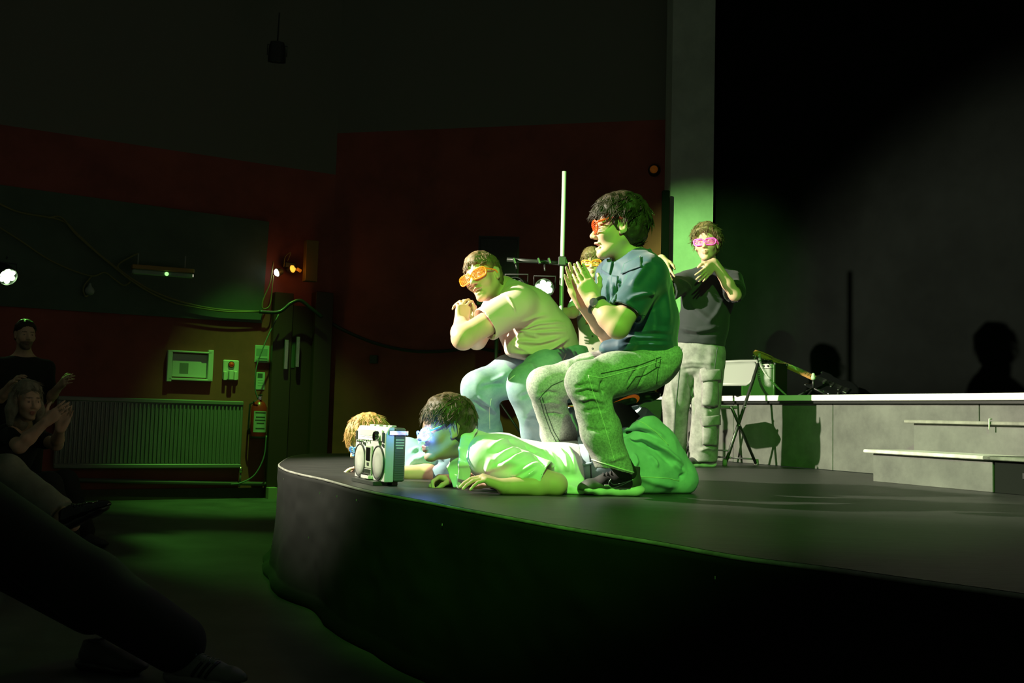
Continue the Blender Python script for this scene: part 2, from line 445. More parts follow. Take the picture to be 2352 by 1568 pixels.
M_GL_BLUE = glow('lit_blue_glasses', (0.16, 0.30, 0.95), 2.6)
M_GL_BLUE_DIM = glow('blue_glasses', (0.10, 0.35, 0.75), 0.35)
M_GL_WHITEBLUE = glow('lit_white_blue_tube', (0.45, 0.62, 1.0), 9.0)
M_TOOTH = mat('teeth', (0.75, 0.72, 0.62), 0.3)
M_SILVER = mat('brushed_steel', (0.62, 0.62, 0.6), 0.25, metal=1.0)
M_BLACKPLASTIC = mat('black_plastic', (0.015, 0.016, 0.016), 0.4)
STAGE_Z = 0.62

# ---------------------------------------------------------------- the hall: floor, walls, stage
def plane_hit(px, py, o, n):
    v = P(px, py, 1) - CAM; n = np.array(n, float); o = np.array(o, float)
    return CAM + v * (((o - CAM) @ n) / (v @ n))
def wall_frame(a, b):
    "local frame of a wall running from a to b (plan points): along, out of the wall towards the camera, up"
    al = np.array([b[0] - a[0], b[1] - a[1], 0.0]); al /= np.linalg.norm(al); out = np.array([al[1], -al[0], 0.0])
    if out[1] > 0: out = -out
    return al, out
LW_A, LW_B = (-7.5, 8.01), (-2.05, 11.13)
BW_A, BW_B = (-2.05, 11.13), (1.70, 10.25)
LW_AL, LW_OUT = wall_frame(LW_A, LW_B); BW_AL, BW_OUT = wall_frame(BW_A, BW_B)
UPZ = np.array([0, 0, 1.0])
def LW(px, py, off=0.0): return plane_hit(px, py, np.array([LW_A[0], LW_A[1], 0]) + LW_OUT * off, LW_OUT)
def BW(px, py, off=0.0): return plane_hit(px, py, np.array([BW_A[0], BW_A[1], 0]) + BW_OUT * off, BW_OUT)
LWR = np.stack([LW_AL, LW_OUT, UPZ], 1); BWR = np.stack([BW_AL, BW_OUT, UPZ], 1)
M_RED = mat('dark_red_wall_paint', (0.25, 0.058, 0.045), 0.85, var=0.25, vscale=1.5, bump=0.2, bscale=25)
M_UPPER = mat('dark_grey_upper_wall', (0.15, 0.145, 0.125), 0.9)  # grey tone of both walls above the red
M_PANEL = mat('dark_green_grey_paint', (0.07, 0.10, 0.075), 0.8, var=0.15, vscale=2)
M_FLOOR = mat('worn_dark_vinyl', (0.075, 0.078, 0.070), 0.55, var=0.3, vscale=2.5, bump=0.15, bscale=60)
M_STAGE = mat('black_stage_vinyl', (0.013, 0.014, 0.014), 0.45, color2=(0.032, 0.033, 0.031), vscale=5, detail=8, stretch=(0.6, 3.5, 1), bump=0.25, bscale=18, spec=0.5)
M_SKIRT = mat('black_skirt_cloth', (0.007, 0.0075, 0.007), 0.8, bump=0.3, bscale=300, bdist=0.0008, spec=0.12)
M_PLASTER = mat('pale_plaster', (0.42, 0.44, 0.40), 0.85, var=0.12, vscale=4, bump=0.3, bscale=20)
M_DRAPE = mat('black_velvet', (0.004, 0.0052, 0.0045), 1.0, var=0.15, vscale=3, spec=0.05)
M_RISER = mat('scuffed_grey_board', (0.068, 0.072, 0.064), 0.6, color2=(0.135, 0.142, 0.125), vscale=4, detail=10, bump=0.2, bscale=30)
M_NOSING = mat('white_edge_strip', (0.82, 0.83, 0.78), 0.5)
M_TRIM = mat('worn_aluminium_trim', (0.30, 0.30, 0.27), 0.45, metal=0.3, color2=(0.16, 0.16, 0.14), vscale=14)
M_DARKWOOD = mat('dark_brown_wood', (0.035, 0.020, 0.012), 0.5, var=0.2, vscale=6)
def wall(name, a, b, z0, z1, m, t=0.12):
    al, out = wall_frame(a, b); L = math.hypot(b[0] - a[0], b[1] - a[1]); c = np.array([(a[0] + b[0]) / 2, (a[1] + b[1]) / 2, (z0 + z1) / 2]) - out * t / 2
    return struct(MB().box(c, (L / 2, t / 2, (z1 - z0) / 2), np.stack([al, out, UPZ], 1)).build(name, m))
struct(MB().box((0, 4.5, -0.05), (8.5, 8.0, 0.05)).build('floor', M_FLOOR))
wall('wall_left', LW_A, LW_B, 0, 3.62, M_RED); wall('wall_left_upper', LW_A, LW_B, 3.62, 7.0, M_UPPER)
wall('wall_back', BW_A, BW_B, 0, 4.1, M_RED); wall('wall_back_upper', BW_A, BW_B, 4.1, 7.0, M_UPPER)
struct(MB().box((1.765, 10.05, 3.5), (0.215, 0.2, 3.5)).build('pillar', M_PLASTER))
# dark green-grey painted panel on the left wall
pt = [LW(-220, 395, 0.0), LW(617, 510, 0.0), LW(600, 742, 0.0), LW(-220, 688, 0.0)]
mb = MB(); mb._add([p + LW_OUT * 0.025 for p in pt] + [p + LW_OUT * 0.001 for p in pt], [(0, 1, 2, 3), (7, 6, 5, 4), (0, 4, 5, 1), (1, 5, 6, 2), (2, 6, 7, 3), (3, 7, 4, 0)])
struct(mb.build('trim_1', M_PANEL))
mb = MB(); c = LW(420, 1140, 0.012); mb.box((c[0], c[1], 0.055), (3.0, 0.012, 0.055), LWR); struct(mb.build('baseboard_left', M_DARKWOOD))
# ---- main stage
EDGE_PX = [(655, 1050), (647, 1062), (655, 1075), (690, 1086), (750, 1099), (850, 1125), (1000, 1153), (1100, 1172), (1300, 1208), (1500, 1240), (1700, 1275), (1900, 1300), (2100, 1328), (2352, 1362)]
edge = [np.array([-0.6, 8.25]), np.array([-1.25, 7.85]), np.array([-1.53, 7.35])] + [G(x, y, STAGE_Z)[:2] for x, y in EDGE_PX[1:]] + [np.array([1.30, 1.72]), np.array([1.75, 1.30]), np.array([2.4, 0.85])]
edge = [np.array([e[0], e[1], 0]) for e in edge]
EDGE = np.array(spline(edge, 10))[:, :2]
RIS = lambda y: 1.75 + (8.2 - y) / 2.1          # plan line of the upper stage front
poly = [tuple(e) for e in EDGE] + [(4.3, 0.85), (RIS(3.0), 3.0), (RIS(10.1), 10.1), (0.2, 9.6)]
def slab(name, poly, z0, z1, m):
    n = len(poly); mb = MB(); mb._add([(x, y, z0) for x, y in poly] + [(x, y, z1) for x, y in poly], [tuple(range(n - 1, -1, -1)), tuple(range(n, 2 * n))] + [(i, (i + 1) % n, n + (i + 1) % n, n + i) for i in range(n)])
    return mb.build(name, m)
stage = struct(slab('stage', poly, STAGE_Z - 0.04, STAGE_Z, M_STAGE))
# cloth skirt along the curved edge, flaring to the floor
def skirt():
    n = len(EDGE); tang = np.gradient(EDGE, axis=0); tang /= np.linalg.norm(tang, axis=1)[:, None]; out = np.stack([tang[:, 1], -tang[:, 0]], 1)
    if (out[n // 2] @ np.array([0.5, 1.0])) > 0: out = -out
    s = np.concatenate([[0], np.cumsum(np.linalg.norm(np.diff(EDGE, axis=0), axis=1))])
    ss = np.linspace(0, s[-1], 420); E2 = np.stack([np.interp(ss, s, EDGE[:, i]) for i in (0, 1)], 1); O2 = np.stack([np.interp(ss, s, out[:, i]) for i in (0, 1)], 1)
    zs = np.concatenate([np.linspace(STAGE_Z - 0.012, 0.05, 34), [0.03, 0.012, 0.0]]); V = []
    for j, z in enumerate(zs):
        t = (STAGE_Z - z) / STAGE_Z
        q = np.stack([ss * 3.0, np.full_like(ss, z * 5), np.zeros_like(ss)], 1)
        w = 0.018 * (0.2 + t) * vnoise(q, 3) + 0.010 * np.sin(ss * 9 + 1.5 * np.sin(ss * 2.3)) * t + 0.006 * vnoise(q * 3.1, 8)
        w += 0.05 * np.clip((t - 0.55) / 0.45, 0, 1) ** 2 + 0.012 + (0.03 if j >= 34 else 0) * (1 - 0.3 * (j - 34))
        V.append(np.concatenate([E2 + O2 * w[:, None], np.full((len(ss), 1), z)], 1))
    V = np.concatenate(V); m = len(ss); Q = [(j * m + i, j * m + i + 1, (j + 1) * m + i + 1, (j + 1) * m + i) for j in range(len(zs) - 1) for i in range(m - 1)]
    o = link('stage_skirt', np_mesh('stage_skirt', V, Q), M_SKIRT, stage)
    mod = o.modifiers.new('thick', 'SOLIDIFY'); mod.thickness = 0.004; mod.offset = -1
    E3 = np.concatenate([E2 + O2 * 0.008, np.full((m, 1), STAGE_Z - 0.006)], 1)
    MB().tube([e + np.array([0, 0, 0.0]) for i, e in enumerate(E3[::2])], 0.0065, 7).build('edge_trim', M_TRIM, stage, smooth=True)
    # staples pinning the cloth
    rng = random.Random(4)
    for i in range(11):
        k = rng.randrange(60, 330); p = E2[k] + O2[k] * 0.024; z = STAGE_Z - rng.choice((0.05, 0.06, 0.07, 0.2, 0.3)) 
        MB().box((p[0], p[1], z), (0.001, 0.001, 0.004), None).build('staple', M_TRIM, stage)
skirt()
# ---- upper stage, its front boards and white edge
RU = np.array([0.43, -0.903, 0]); RU /= np.linalg.norm(RU); RN = np.array([-RU[1] * -1, 0, 0]); RN = np.array([RU[1], -RU[0], 0])   # towards the main stage
UZ = 1.155
up = struct(slab('upper_stage', [(RIS(3.4), 3.4), (RIS(10.2), 10.2), (1.3, 10.35), (6.4, 10.6), (6.4, 3.4)], UZ - 0.05, UZ, mat('black_stage_paint', (0.03, 0.031, 0.03), 0.6)))
p0 = np.array([RIS(10.15), 10.15, 0]); L = 7.4; RR = np.stack([RU, RN, UPZ], 1)
x = 0.0; i = 0
widths = [1.05, 1.22, 1.12, 1.22, 1.22, 1.22, 0.35]
for wd in widths:
    c = p0 + RU * (x + wd / 2) - RN * 0.03; c[2] = (STAGE_Z + UZ - 0.06) / 2
    MB().box(c, (wd / 2 - 0.003, 0.012, (UZ - 0.06 - STAGE_Z) / 2 - 0.002), RR, 0.002).build('riser_board', M_RISER, up); x += wd
c = p0 + RU * (L / 2) + RN * 0.012; c[2] = UZ - 0.021; MB().box(c, (L / 2, 0.012, 0.021), RR, 0.003).build('white_edge', M_NOSING, up)
c = p0 + RU * (L / 2) - RN * 0.004; c[2] = UZ - 0.052; MB().box(c, (L / 2, 0.012, 0.010), RR).build('dark_gap_strip', M_BLACKPLASTIC, up)  # black strip stands in for the shaded gap under the white edge
# ---- steps up to it
def step(name, d0, d1, s0, s1, z0, z1, m, label, nose=M_NOSING, slot=False):
    "box against the riser: from d0 to d1 out of it, s0..s1 along it"
    t = thing(name, label, 'step', p0 + RU * (s0 + s1) / 2 + RN * (d0 + d1) / 2 + UPZ * z0, 'wooden stage steps')
    cc = lambda s_, d_, z_: p0 * np.array([1, 1, 0]) + RU * s_ + RN * d_ + UPZ * z_
    MB().box(cc((s0 + s1) / 2, (d0 + d1) / 2, (z0 + z1 - 0.02) / 2), ((s1 - s0) / 2, (d1 - d0) / 2, (z1 - 0.02 - z0) / 2), RR, 0.003).build('box', m, t)
    MB().box(cc((s0 + s1) / 2 - 0.02, (d0 + d1) / 2 + 0.01, z1 - 0.010), ((s1 - s0) / 2 + 0.03, (d1 - d0) / 2 + 0.018, 0.010), RR, 0.004).build('tread', nose, t)
    if slot: MB().box(cc(s0 + 0.26, d1 + 0.001, z0 + 0.095), (0.10, 0.003, 0.014), RR, 0.003).build('hand_slot', M_BLACKPLASTIC, t)
    return t
M_STEPD = mat('dark_ply', (0.007, 0.009, 0.007), 0.8, spec=0.1)  # darker board for the slotted lower step
def s_of(px, py, z, d): # along-riser distance of a pixel on the vertical plane d out of the riser
    h = plane_hit(px, py, p0 + RN * d, RN); return float((h - p0) @ RU)
# ---------------------------------------------------------------- people: heads, hands, hair, glasses, shoes
def add_head(S, o, R, s=1.0, mouth='closed', neck=None, neck_r=0.056):
    T = lambda x, y, z: np.array(o) + R @ (s * np.array([x, y, z]))
    e = lambda c, r, k=0.02, sub=False: S.ell(T(*c), np.array(r) * s, R, k * s, sub)
    c = lambda a, b, ra, rb, k=0.015, sub=False: S.cap(T(*a), T(*b), ra * s, rb * s, k * s, sub)
    e((-0.01, 0, 0.04), (0.093, 0.074, 0.086), 0)
    e((0.030, 0, -0.03), (0.060, 0.051, 0.086), 0.03)
    for y in (-1, 1):
        c((-0.008, y * 0.047, -0.048), (0.062, y * 0.014, -0.104), 0.016, 0.014, 0.025)
        e((0.058, y * 0.041, -0.024), (0.026, 0.024, 0.024), 0.03)
        c((0.084, y * 0.012, 0.024), (0.072, y * 0.046, 0.022), 0.010, 0.008, 0.016)
    e((0.074, 0, -0.106), (0.019, 0.022, 0.017), 0.02)
    c((0.086, 0, 0.014), (0.108, 0, -0.028), 0.0085, 0.0105, 0.014)
    e((0.110, 0, -0.033), (0.012, 0.0115, 0.0105), 0.008)
    for y in (-1, 1):
        e((0.099, y * 0.012, -0.037), (0.0105, 0.0075, 0.008), 0.006)
        e((0.091, y * 0.033, 0.001), (0.012, 0.016, 0.011), 0.012, True)
        e((0.0765, y * 0.032, 0.001), (0.0125, 0.0135, 0.0125), 0.004)
        e((0.1005, y * 0.0085, -0.0445), (0.005, 0.0038, 0.003), 0.003, True)
    if mouth == 'closed':
        c((0.089, -0.019, -0.0675), (0.0955, 0, -0.0655), 0.0050, 0.0068, 0.007); c((0.089, 0.019, -0.0675), (0.0955, 0, -0.0655), 0.0050, 0.0068, 0.007)
        c((0.087, -0.015, -0.0775), (0.0925, 0, -0.0785), 0.0050, 0.0074, 0.007); c((0.087, 0.015, -0.0775), (0.0925, 0, -0.0785), 0.0050, 0.0074, 0.007)
        c((0.097, -0.02, -0.0722), (0.103, 0, -0.0718), 0.0022, 0.0022, 0.003, True); c((0.097, 0.02, -0.0722), (0.103, 0, -0.0718), 0.0022, 0.0022, 0.003, True)
    else:
        g = 0.010 if mouth == 'open' else 0.007
        c((0.086, -0.023, -0.064), (0.097, 0, -0.062), 0.0048, 0.006, 0.007); c((0.086, 0.023, -0.064), (0.097, 0, -0.062), 0.0048, 0.006, 0.007)
        c((0.082, -0.02, -0.073 - g), (0.091, 0, -0.074 - 1.5 * g), 0.0048, 0.0068, 0.007); c((0.082, 0.02, -0.073 - g), (0.091, 0, -0.074 - 1.5 * g), 0.0048, 0.0068, 0.007)
        e((0.094, 0, -0.069 - 0.6 * g), (0.024, 0.020, 0.45 * g + 0.003), 0.004, True)
    for y in (-1, 1):
        Re = R @ np.array([[0.96, -0.25 * y, -0.1], [0.22 * y, 0.94, 0.0], [0.12, 0, 0.99]]).T
        S.ell(T(-0.012, y * 0.074, 0.000), np.array((0.019, 0.0075, 0.031)) * s, Re, 0.004 * s)
        S.ell(T(-0.016, y * 0.078, 0.015), np.array((0.016, 0.007, 0.016)) * s, Re, 0.006 * s)
        S.ell(T(-0.006, y * 0.0835, 0.002), np.array((0.0105, 0.0075, 0.018)) * s, Re, 0.004 * s, True)
        S.ell(T(-0.003, y * 0.076, -0.026), np.array((0.009, 0.0055, 0.009)) * s, Re, 0.006 * s)
    if neck is not None:
        S.cap(T(-0.022, 0, -0.035), neck, neck_r * s, neck_r * 1.12 * s, 0.03 * s)
        S.cap(T(0.004, 0, -0.080), np.array(neck) + R @ np.array([0.02, 0, 0.0]), 0.030 * s, 0.036 * s, 0.03 * s)
    return T
def head_tint(T, R, s, brow=(0.05, 0.03, 0.02), lip=(0.45, 0.16, 0.13)):
    r = [(T(0.094, 0, -0.066), (0.012 * s, 0.022 * s, 0.0055 * s), lip, R, 0.8), (T(0.091, 0, -0.078), (0.012 * s, 0.019 * s, 0.006 * s), lip, R, 0.8)]
    for y in (-1, 1):
        r.append((T(0.085, y * 0.03, 0.026), (0.016 * s, 0.020 * s, 0.0042 * s), brow, R, 0.85))
        r.append((T(0.089, y * 0.032, 0.001), (0.006 * s, 0.0055 * s, 0.0055 * s), (0.03, 0.02, 0.02), R, 0.95))
    return r
def add_hand(S, w, R, curl=(0.2, 0.2, 0.2, 0.2), thumb=(0.6, 0.2), s=1.0, spread=0.06, nails=None):
    "R columns: fingers, thumb side, back of hand. curl = bend per joint of index..little"
    w = np.array(w, float); T = lambda x, y, z: w + R @ (s * np.array([x, y, z]))
    base = [(0.088, 0.027), (0.092, 0.0075), (0.087, -0.0125), (0.078, -0.031)]
    seg = [(0.043, 0.026, 0.021), (0.047, 0.030, 0.022), (0.044, 0.028, 0.021), (0.034, 0.021, 0.019)]
    rr = [0.0092, 0.0095, 0.009, 0.008]
    for i, (bx, by) in enumerate(base):
        S.cap(T(0.0, by * 0.62, 0), T(bx, by, 0), 0.0155 * s, 0.0125 * s, 0.014 * s)
    S.cap(T(0.018, 0.018, -0.008), T(0.055, 0.03, -0.01), 0.016 * s, 0.0145 * s, 0.016 * s)
    S.cap(T(0.02, -0.018, -0.006), T(0.06, -0.026, -0.008), 0.014 * s, 0.012 * s, 0.016 * s)
    for i, (bx, by) in enumerate(base):
        p = np.array([bx, by, 0.0]); a = 0.0; sp = spread * (1.4, 0.4, -0.5, -1.6)[i]
        c = curl[i]; c = c if isinstance(c, (tuple, list)) else (c, c * 1.1, c * 0.8)
        for j in range(3):
            a += c[j]
            q = p + seg[i][j] * np.array([math.cos(a) * math.cos(sp), math.cos(a) * math.sin(sp), -math.sin(a)])
            S.cap(T(*p), T(*q), rr[i] * s * (1 - 0.09 * j), rr[i] * s * (0.93 - 0.10 * j), 0.003 * s)
            p = q
        if nails is not None: nails.append((T(*(p + np.array([0.0, 0, 0.005]))), (0.007 * s,) * 3, (0.8, 0.6, 0.5), R, 0.6))
    a, b = thumb
    p = np.array([0.022, 0.026, -0.008]); d = np.array([math.cos(a), math.sin(a), -b])
    d /= np.linalg.norm(d)
    for L, r0, r1, bend in ((0.042, 0.0135, 0.0112, 0.25), (0.032, 0.011, 0.0100, 0.3), (0.026, 0.0102, 0.0080, 0)):
        q = p + d * L; S.cap(T(*p), T(*q), r0 * s, r1 * s, 0.008 * s); p = q
        d = d + np.array([0.35 * bend, -bend, -0.1]); d /= np.linalg.norm(d)
def add_arm(S, sh, el, wr, r=(0.05, 0.046, 0.034)):
    S.cap(sh, el, r[0], r[1], 0.02); m = np.array(el) * 0.65 + np.array(wr) * 0.35
    S.chain([el, m, wr], [r[1] * 0.96, r[1] * 0.98, r[2]], 0.02)

def make_hair(parent, o, R, s, material, th=0.02, n=900, length=(0.035, 0.06), fringe=0.3, lift=0.25, seed=1, part=0.0, nape=True, hl=0.072, wild=0.25, label=None, width=0.0017, side=0.0):
    T = lambda x, y, z: np.array(o) + R @ (s * np.array([x, y, z]))
    S = SDF()
    S.ell(T(-0.010, 0, 0.046 + th * 0.3), s * np.array([0.096 + th, 0.077 + th * 0.8, 0.084 + th]), R, 0)
    if nape: S.ell(T(-0.050, 0, -0.012), s * np.array([0.056 + th * 0.3, 0.070 + th * 0.35, 0.07]), R, 0.03 * s)
    nrm = np.array([0.70, 0, -0.71]); p0 = np.array([0.092, 0, hl])
    S.cut(T(*p0), R @ nrm, 0.012 * s)
    for y in (-1, 1): S.ell(T(-0.004, y * 0.084, 0.000), s * np.array([0.024, 0.026, 0.038]), R, 0.008 * s, True)
    for y in (-1, 1): S.ell(T(0.062, y * 0.088, 0.010), s * np.array([0.042, 0.042, 0.052]), R, 0.01 * s, True)
    ob, V, Q = sdf_obj('hair', S, 0.005 * s, None, parent, 1)
    V2 = V + normals(V, Q) * (0.0035 * s * vnoise(V * 70 / s, seed) + 0.004 * s * vnoise(V * 26 / s, seed + 2))[:, None]
    rng = np.random.RandomState(seed)
    ctr = np.array([-0.010, 0, 0.042]); rad = np.array([0.095 + th, 0.076 + th * 0.8, 0.084 + th])
    wh = np.array([-0.55, part, 0.83]); wh /= np.linalg.norm(wh)
    vs = [V2]; fs = []; off = len(V2); tris = []
    made = 0; tries = 0; per = 6
    while made < n and tries < n * 8:
        tries += 1
        d = rng.normal(size=3); d /= np.linalg.norm(d)
        p = ctr + d * rad * 0.97
        if p[2] < -0.02 and nape: p = np.array([-0.050, 0, -0.012]) + d * np.array([0.056 + th * 0.3, 0.07 + th * 0.35, 0.07]) * 0.99
        if (p - p0) @ nrm > -0.002: continue
        if p[2] < -0.085 or (p[2] < 0.03 and p[0] > 0.0 and abs(p[1]) < 0.05): continue
        if abs(p[1]) > 0.04 and -0.045 < p[0] < 0.07 and p[2] < 0.045: continue
        low = p[2] < 0.045
        t = d - wh * (d @ wh) * 1.0
        t = t / (np.linalg.norm(t) + 1e-6) + np.array([fringe * (0.3 + max(0, d[0])), side, -0.15 - 0.5 * max(0, d[0]) * fringe]) + rng.normal(size=3) * wild * (0.4 if low else 1)
        t = t - d * (t @ d); t /= np.linalg.norm(t) + 1e-9
        L = rng.uniform(*length) * (0.4 if low else 1.0)
        lf = lift * rng.uniform(0.2, 1.3) * (0.25 if low else 1) * (0.45 if d[0] < -0.1 else 1)
        ax = np.cross(t, d); ax /= np.linalg.norm(ax) + 1e-9; nseg = 4
        curl = rng.normal() * 0.25
        for q_ in range(per):
            ja = rng.normal() * 0.0055; jd = rng.normal() * 0.0018; pts = [p + ax * ja + d * jd + t * rng.normal() * 0.006]
            l2 = L * rng.uniform(0.75, 1.1); lift2 = lf * rng.uniform(0.7, 1.3)
            for i in range(nseg):
                dd = t + d * lift2 * (1 - 1.3 * i / nseg) + ax * (curl * i / nseg - ja * 22 * (i > 1)) + np.array([0, 0, -0.18 * i * (0.5 + max(0, d[0]))])
                dd /= np.linalg.norm(dd); q = pts[-1] + dd * l2 / nseg
                rel = (q - ctr) / rad; m = np.linalg.norm(rel)
                if m < 1.004: q = ctr + rel / m * 1.004 * rad if q[2] > -0.01 else q
                pts.append(q)
            wdt = width * rng.uniform(0.7, 1.3); ring = []
            for i, q in enumerate(pts):
                ww = wdt * (0.9, 1.0, 0.9, 0.65, 0.08)[i]
                for v_ in (q - ax * ww, q + d * ww * 0.8, q + ax * ww): ring.append(v_)
            base = off + made * 15
            for i in range(nseg):
                for a, b in ((0, 1), (1, 2), (2, 0)): tris.append((base + i * 3 + a, base + i * 3 + b, base + (i + 1) * 3 + b, base + (i + 1) * 3 + a))
            vs.append(np.array(ring) * s @ R.T + np.array(o)); made += 1
    me = np_mesh('hair', np.concatenate(vs), np.concatenate([Q, np.array(tris)]) if tris else Q)
    old = ob.data; ob.data = me; bpy.data.meshes.remove(old)
    me.polygons.foreach_set('use_smooth', np.ones(len(me.polygons), dtype=bool)); me.materials.append(material)
    if label: ob['label'] = label
    return ob

def shutter_glasses(parent, o, R, s, m_frame, m_slat, label, n_slat=6, temple=True, wide=1.0, tilt=0.0, slats=True):
    if tilt: R = R @ np.array([[math.cos(tilt), 0, math.sin(tilt)], [0, 1, 0], [-math.sin(tilt), 0, math.cos(tilt)]])
    T = lambda x, y, z: np.array(o) + R @ (s * np.array([x, y, z]))
    wrap = lambda y: -2.6 * y * y
    fr = MB(); sl = MB()
    hw, hh = 0.0355 * wide, 0.0235
    for side in (-1, 1):
        cy = side * 0.039 * wide; pts = []
        for k in range(28):
            a = 2 * math.pi * k / 28; ca, sa = math.cos(a), math.sin(a)
            y = cy + hw * math.copysign(abs(ca) ** 0.62, ca); z = hh * math.copysign(abs(sa) ** 0.7, sa) * (1 - 0.16 * (ca * -side > 0) * (sa < 0) * abs(ca)) + 0.003 * side * ca
            pts.append(T(wrap(y), y, z))
        fr.tube(pts, 0.0031 * s, 6, closed=True)
        for q in range(n_slat):
            z = hh * (-0.78 + 1.56 * q / (n_slat - 1)); half = hw * max(0.15, 1 - abs(z / hh) ** 3.2) ** 0.45
            ys = np.linspace(cy - half, cy + half, 7)
            sl.tube([T(wrap(y) + 0.0004, y, z) for y in ys], 0.00175 * s, 5)
        if temple:
            y0 = side * 0.0745 * wide
            fr.tube([T(wrap(y0), y0, 0.012), T(-0.03, side * 0.079, 0.012), T(-0.075, side * 0.08, 0.013), T(-0.105, side * 0.079, 0.012), T(-0.125, side * 0.077, -0.006)], [0.0048 * s, 0.0042 * s, 0.0032 * s, 0.0028 * s, 0.0024 * s], 6)
    fr.tube([T(0, -0.006, 0.006), T(0.002, 0, 0.009), T(0, 0.006, 0.006)], 0.003 * s, 6)
    g = fr.build('glasses', m_frame, parent, smooth=True); g['label'] = label
    if slats: sl.build('slats', m_slat, g, smooth=True)
    return g

SW_OUT = [(0.12, 0.75), (0.045, 0.55), (0.01, 0.33), (0.05, 0.12), (0.16, 0.02), (0.32, 0.06), (0.6, 0.31), (1.0, 0.75)]
SW_IN = [(0.12, 0.75), (0.10, 0.58), (0.115, 0.44), (0.165, 0.33), (0.25, 0.285), (0.38, 0.33), (0.62, 0.46), (1.0, 0.75)]
def make_shoe(parent, o, R, L=0.29, m_up=None, m_sole=None, m_lace=None, swoosh=None, side=1, sx=(0.150, 0.108, 0.030, 0.040), res=0.0045, label=None, sole_h=0.03, vs=1.0):
    "R columns toe, left, up; o = heel on the ground. swoosh=(material, filled)"
    s = L / 0.29; o = np.array(o, float)
    T = lambda x, y, z: o + R @ (s * np.array([x, y, z * vs]))
    S = SDF(); h = sole_h
    S.tube([T(0.035, 0, 0.046), T(0.10, 0, 0.044), T(0.17, 0, 0.036), T(0.225, 0.002, 0.030), T(0.255, 0.004, 0.026)], R[:, 1], [(0.034 * s, 0.036 * s), (0.034 * s, 0.036 * s), (0.041 * s, 0.036 * s), (0.040 * s, 0.030 * s), (0.028 * s, 0.022 * s)], 0.02 * s)
    S.tube([T(0.045, 0, 0.055), T(0.052, 0, 0.098)], R[:, 1], [(0.034 * s, 0.040 * s), (0.032 * s, 0.042 * s)], 0.03 * s)
    S.cap(T(0.085, 0, 0.078), T(0.155, 0, 0.058), 0.022 * s, 0.018 * s, 0.03 * s)
    S.cap(T(0.012, 0, 0.085), T(0.006, 0, 0.112), 0.008 * s, 0.006 * s, 0.01 * s)
    S.cut(T(0, 0, 0.018), -R[:, 2]); S.cut(T(0.05, 0, 0.108), R @ np.array([-0.12, 0, 1.0]), 0.004)
    S.ell(T(0.055, 0, 0.116), s * np.array([0.034, 0.024, 0.030]), R, 0.006, True)
    up, V, Q = sdf_obj('shoe', S, res, m_up, parent, 1)
    if label: up['label'] = label
    B = SDF()
    B.tube([T(0.03, 0, 0.020), T(0.10, 0, 0.018), T(0.18, 0, 0.017), T(0.235, 0.003, 0.022), T(0.268, 0.004, 0.034)], R[:, 1], [(0.040 * s, h * s), (0.036 * s, h * 0.85 * s), (0.045 * s, h * 0.7 * s), (0.042 * s, h * 0.5 * s), (0.022 * s, h * 0.28 * s)], 0.02 * s)
    B.ell(T(0.012, 0, 0.022), s * np.array([0.032, 0.036, 0.020]), R, 0.02)
    B.cut(T(0, 0, 0.0), -R[:, 2], 0.004); B.cut(T(0.0, 0, 0.046), R @ np.array([0.10, 0, 1]), 0.006)
    sdf_obj('sole', B, res, m_sole, up, 1)
    bvh = bvh_of(V, Q)
    if m_lace:
        mb = MB()
        for i in range(5):
            x = 0.10 + 0.016 * i
            line = []
            for y in np.linspace(-0.024, 0.024, 7):
                hh = bvh.ray_cast(Vector(T(x + 0.12 * abs(y), y, 0.2)), Vector(-R[:, 2]))
                if hh[0] is not None: line.append(np.array(hh[0]) + R[:, 2] * 0.002)
            if len(line) > 2: mb.tube(line, 0.0026 * s, 5)
        mb.tube([T(0.098, 0.0, 0.106), T(0.09, 0.022, 0.11), T(0.10, 0.034, 0.098), T(0.102, 0.012, 0.104), T(0.1, -0.02, 0.11), T(0.11, -0.032, 0.1), T(0.1, 0, 0.104)], 0.0024 * s, 5)
        mb.build('laces', m_lace, up, smooth=True)
    if swoosh:
        m, filled = swoosh; x0, W, z0, H = sx
        def on(u, v):
            hh = bvh.ray_cast(Vector(T(x0 - W * u, side * 0.2, z0 + H * v)), Vector(-R[:, 1] * side))
            return None if hh[0] is None else np.array(hh[0]) + R[:, 1] * side * 0.0012
        A = [on(*q) for q in spline([np.array(q) for q in SW_OUT], 5)]; Bq = [on(*q) for q in spline([np.array(q) for q in SW_IN], 5)]
        pr = [(a, b) for a, b in zip(A, Bq) if a is not None and b is not None]
        mb = MB()
        if filled:
            vs = [p for ab in pr for p in ab]; mb._add(vs, [(2 * i, 2 * i + 1, 2 * i + 3, 2 * i + 2) for i in range(len(pr) - 1)])
        else:
            mb.tube([a for a, b in pr], 0.0016 * s, 5); mb.tube([b for a, b in pr], 0.0016 * s, 5)
        mb.build('swoosh_emblem', m, up, smooth=True)
    return up
def seam(parent, bvh, lines, r, material, name='seam', lift=0.0005, step=5):
    for ln in lines:
        pts = on_surface(bvh, ln, step, lift)
        if len(pts) > 2: MB().tube(pts, r, 5).build(name, material, parent, smooth=True)
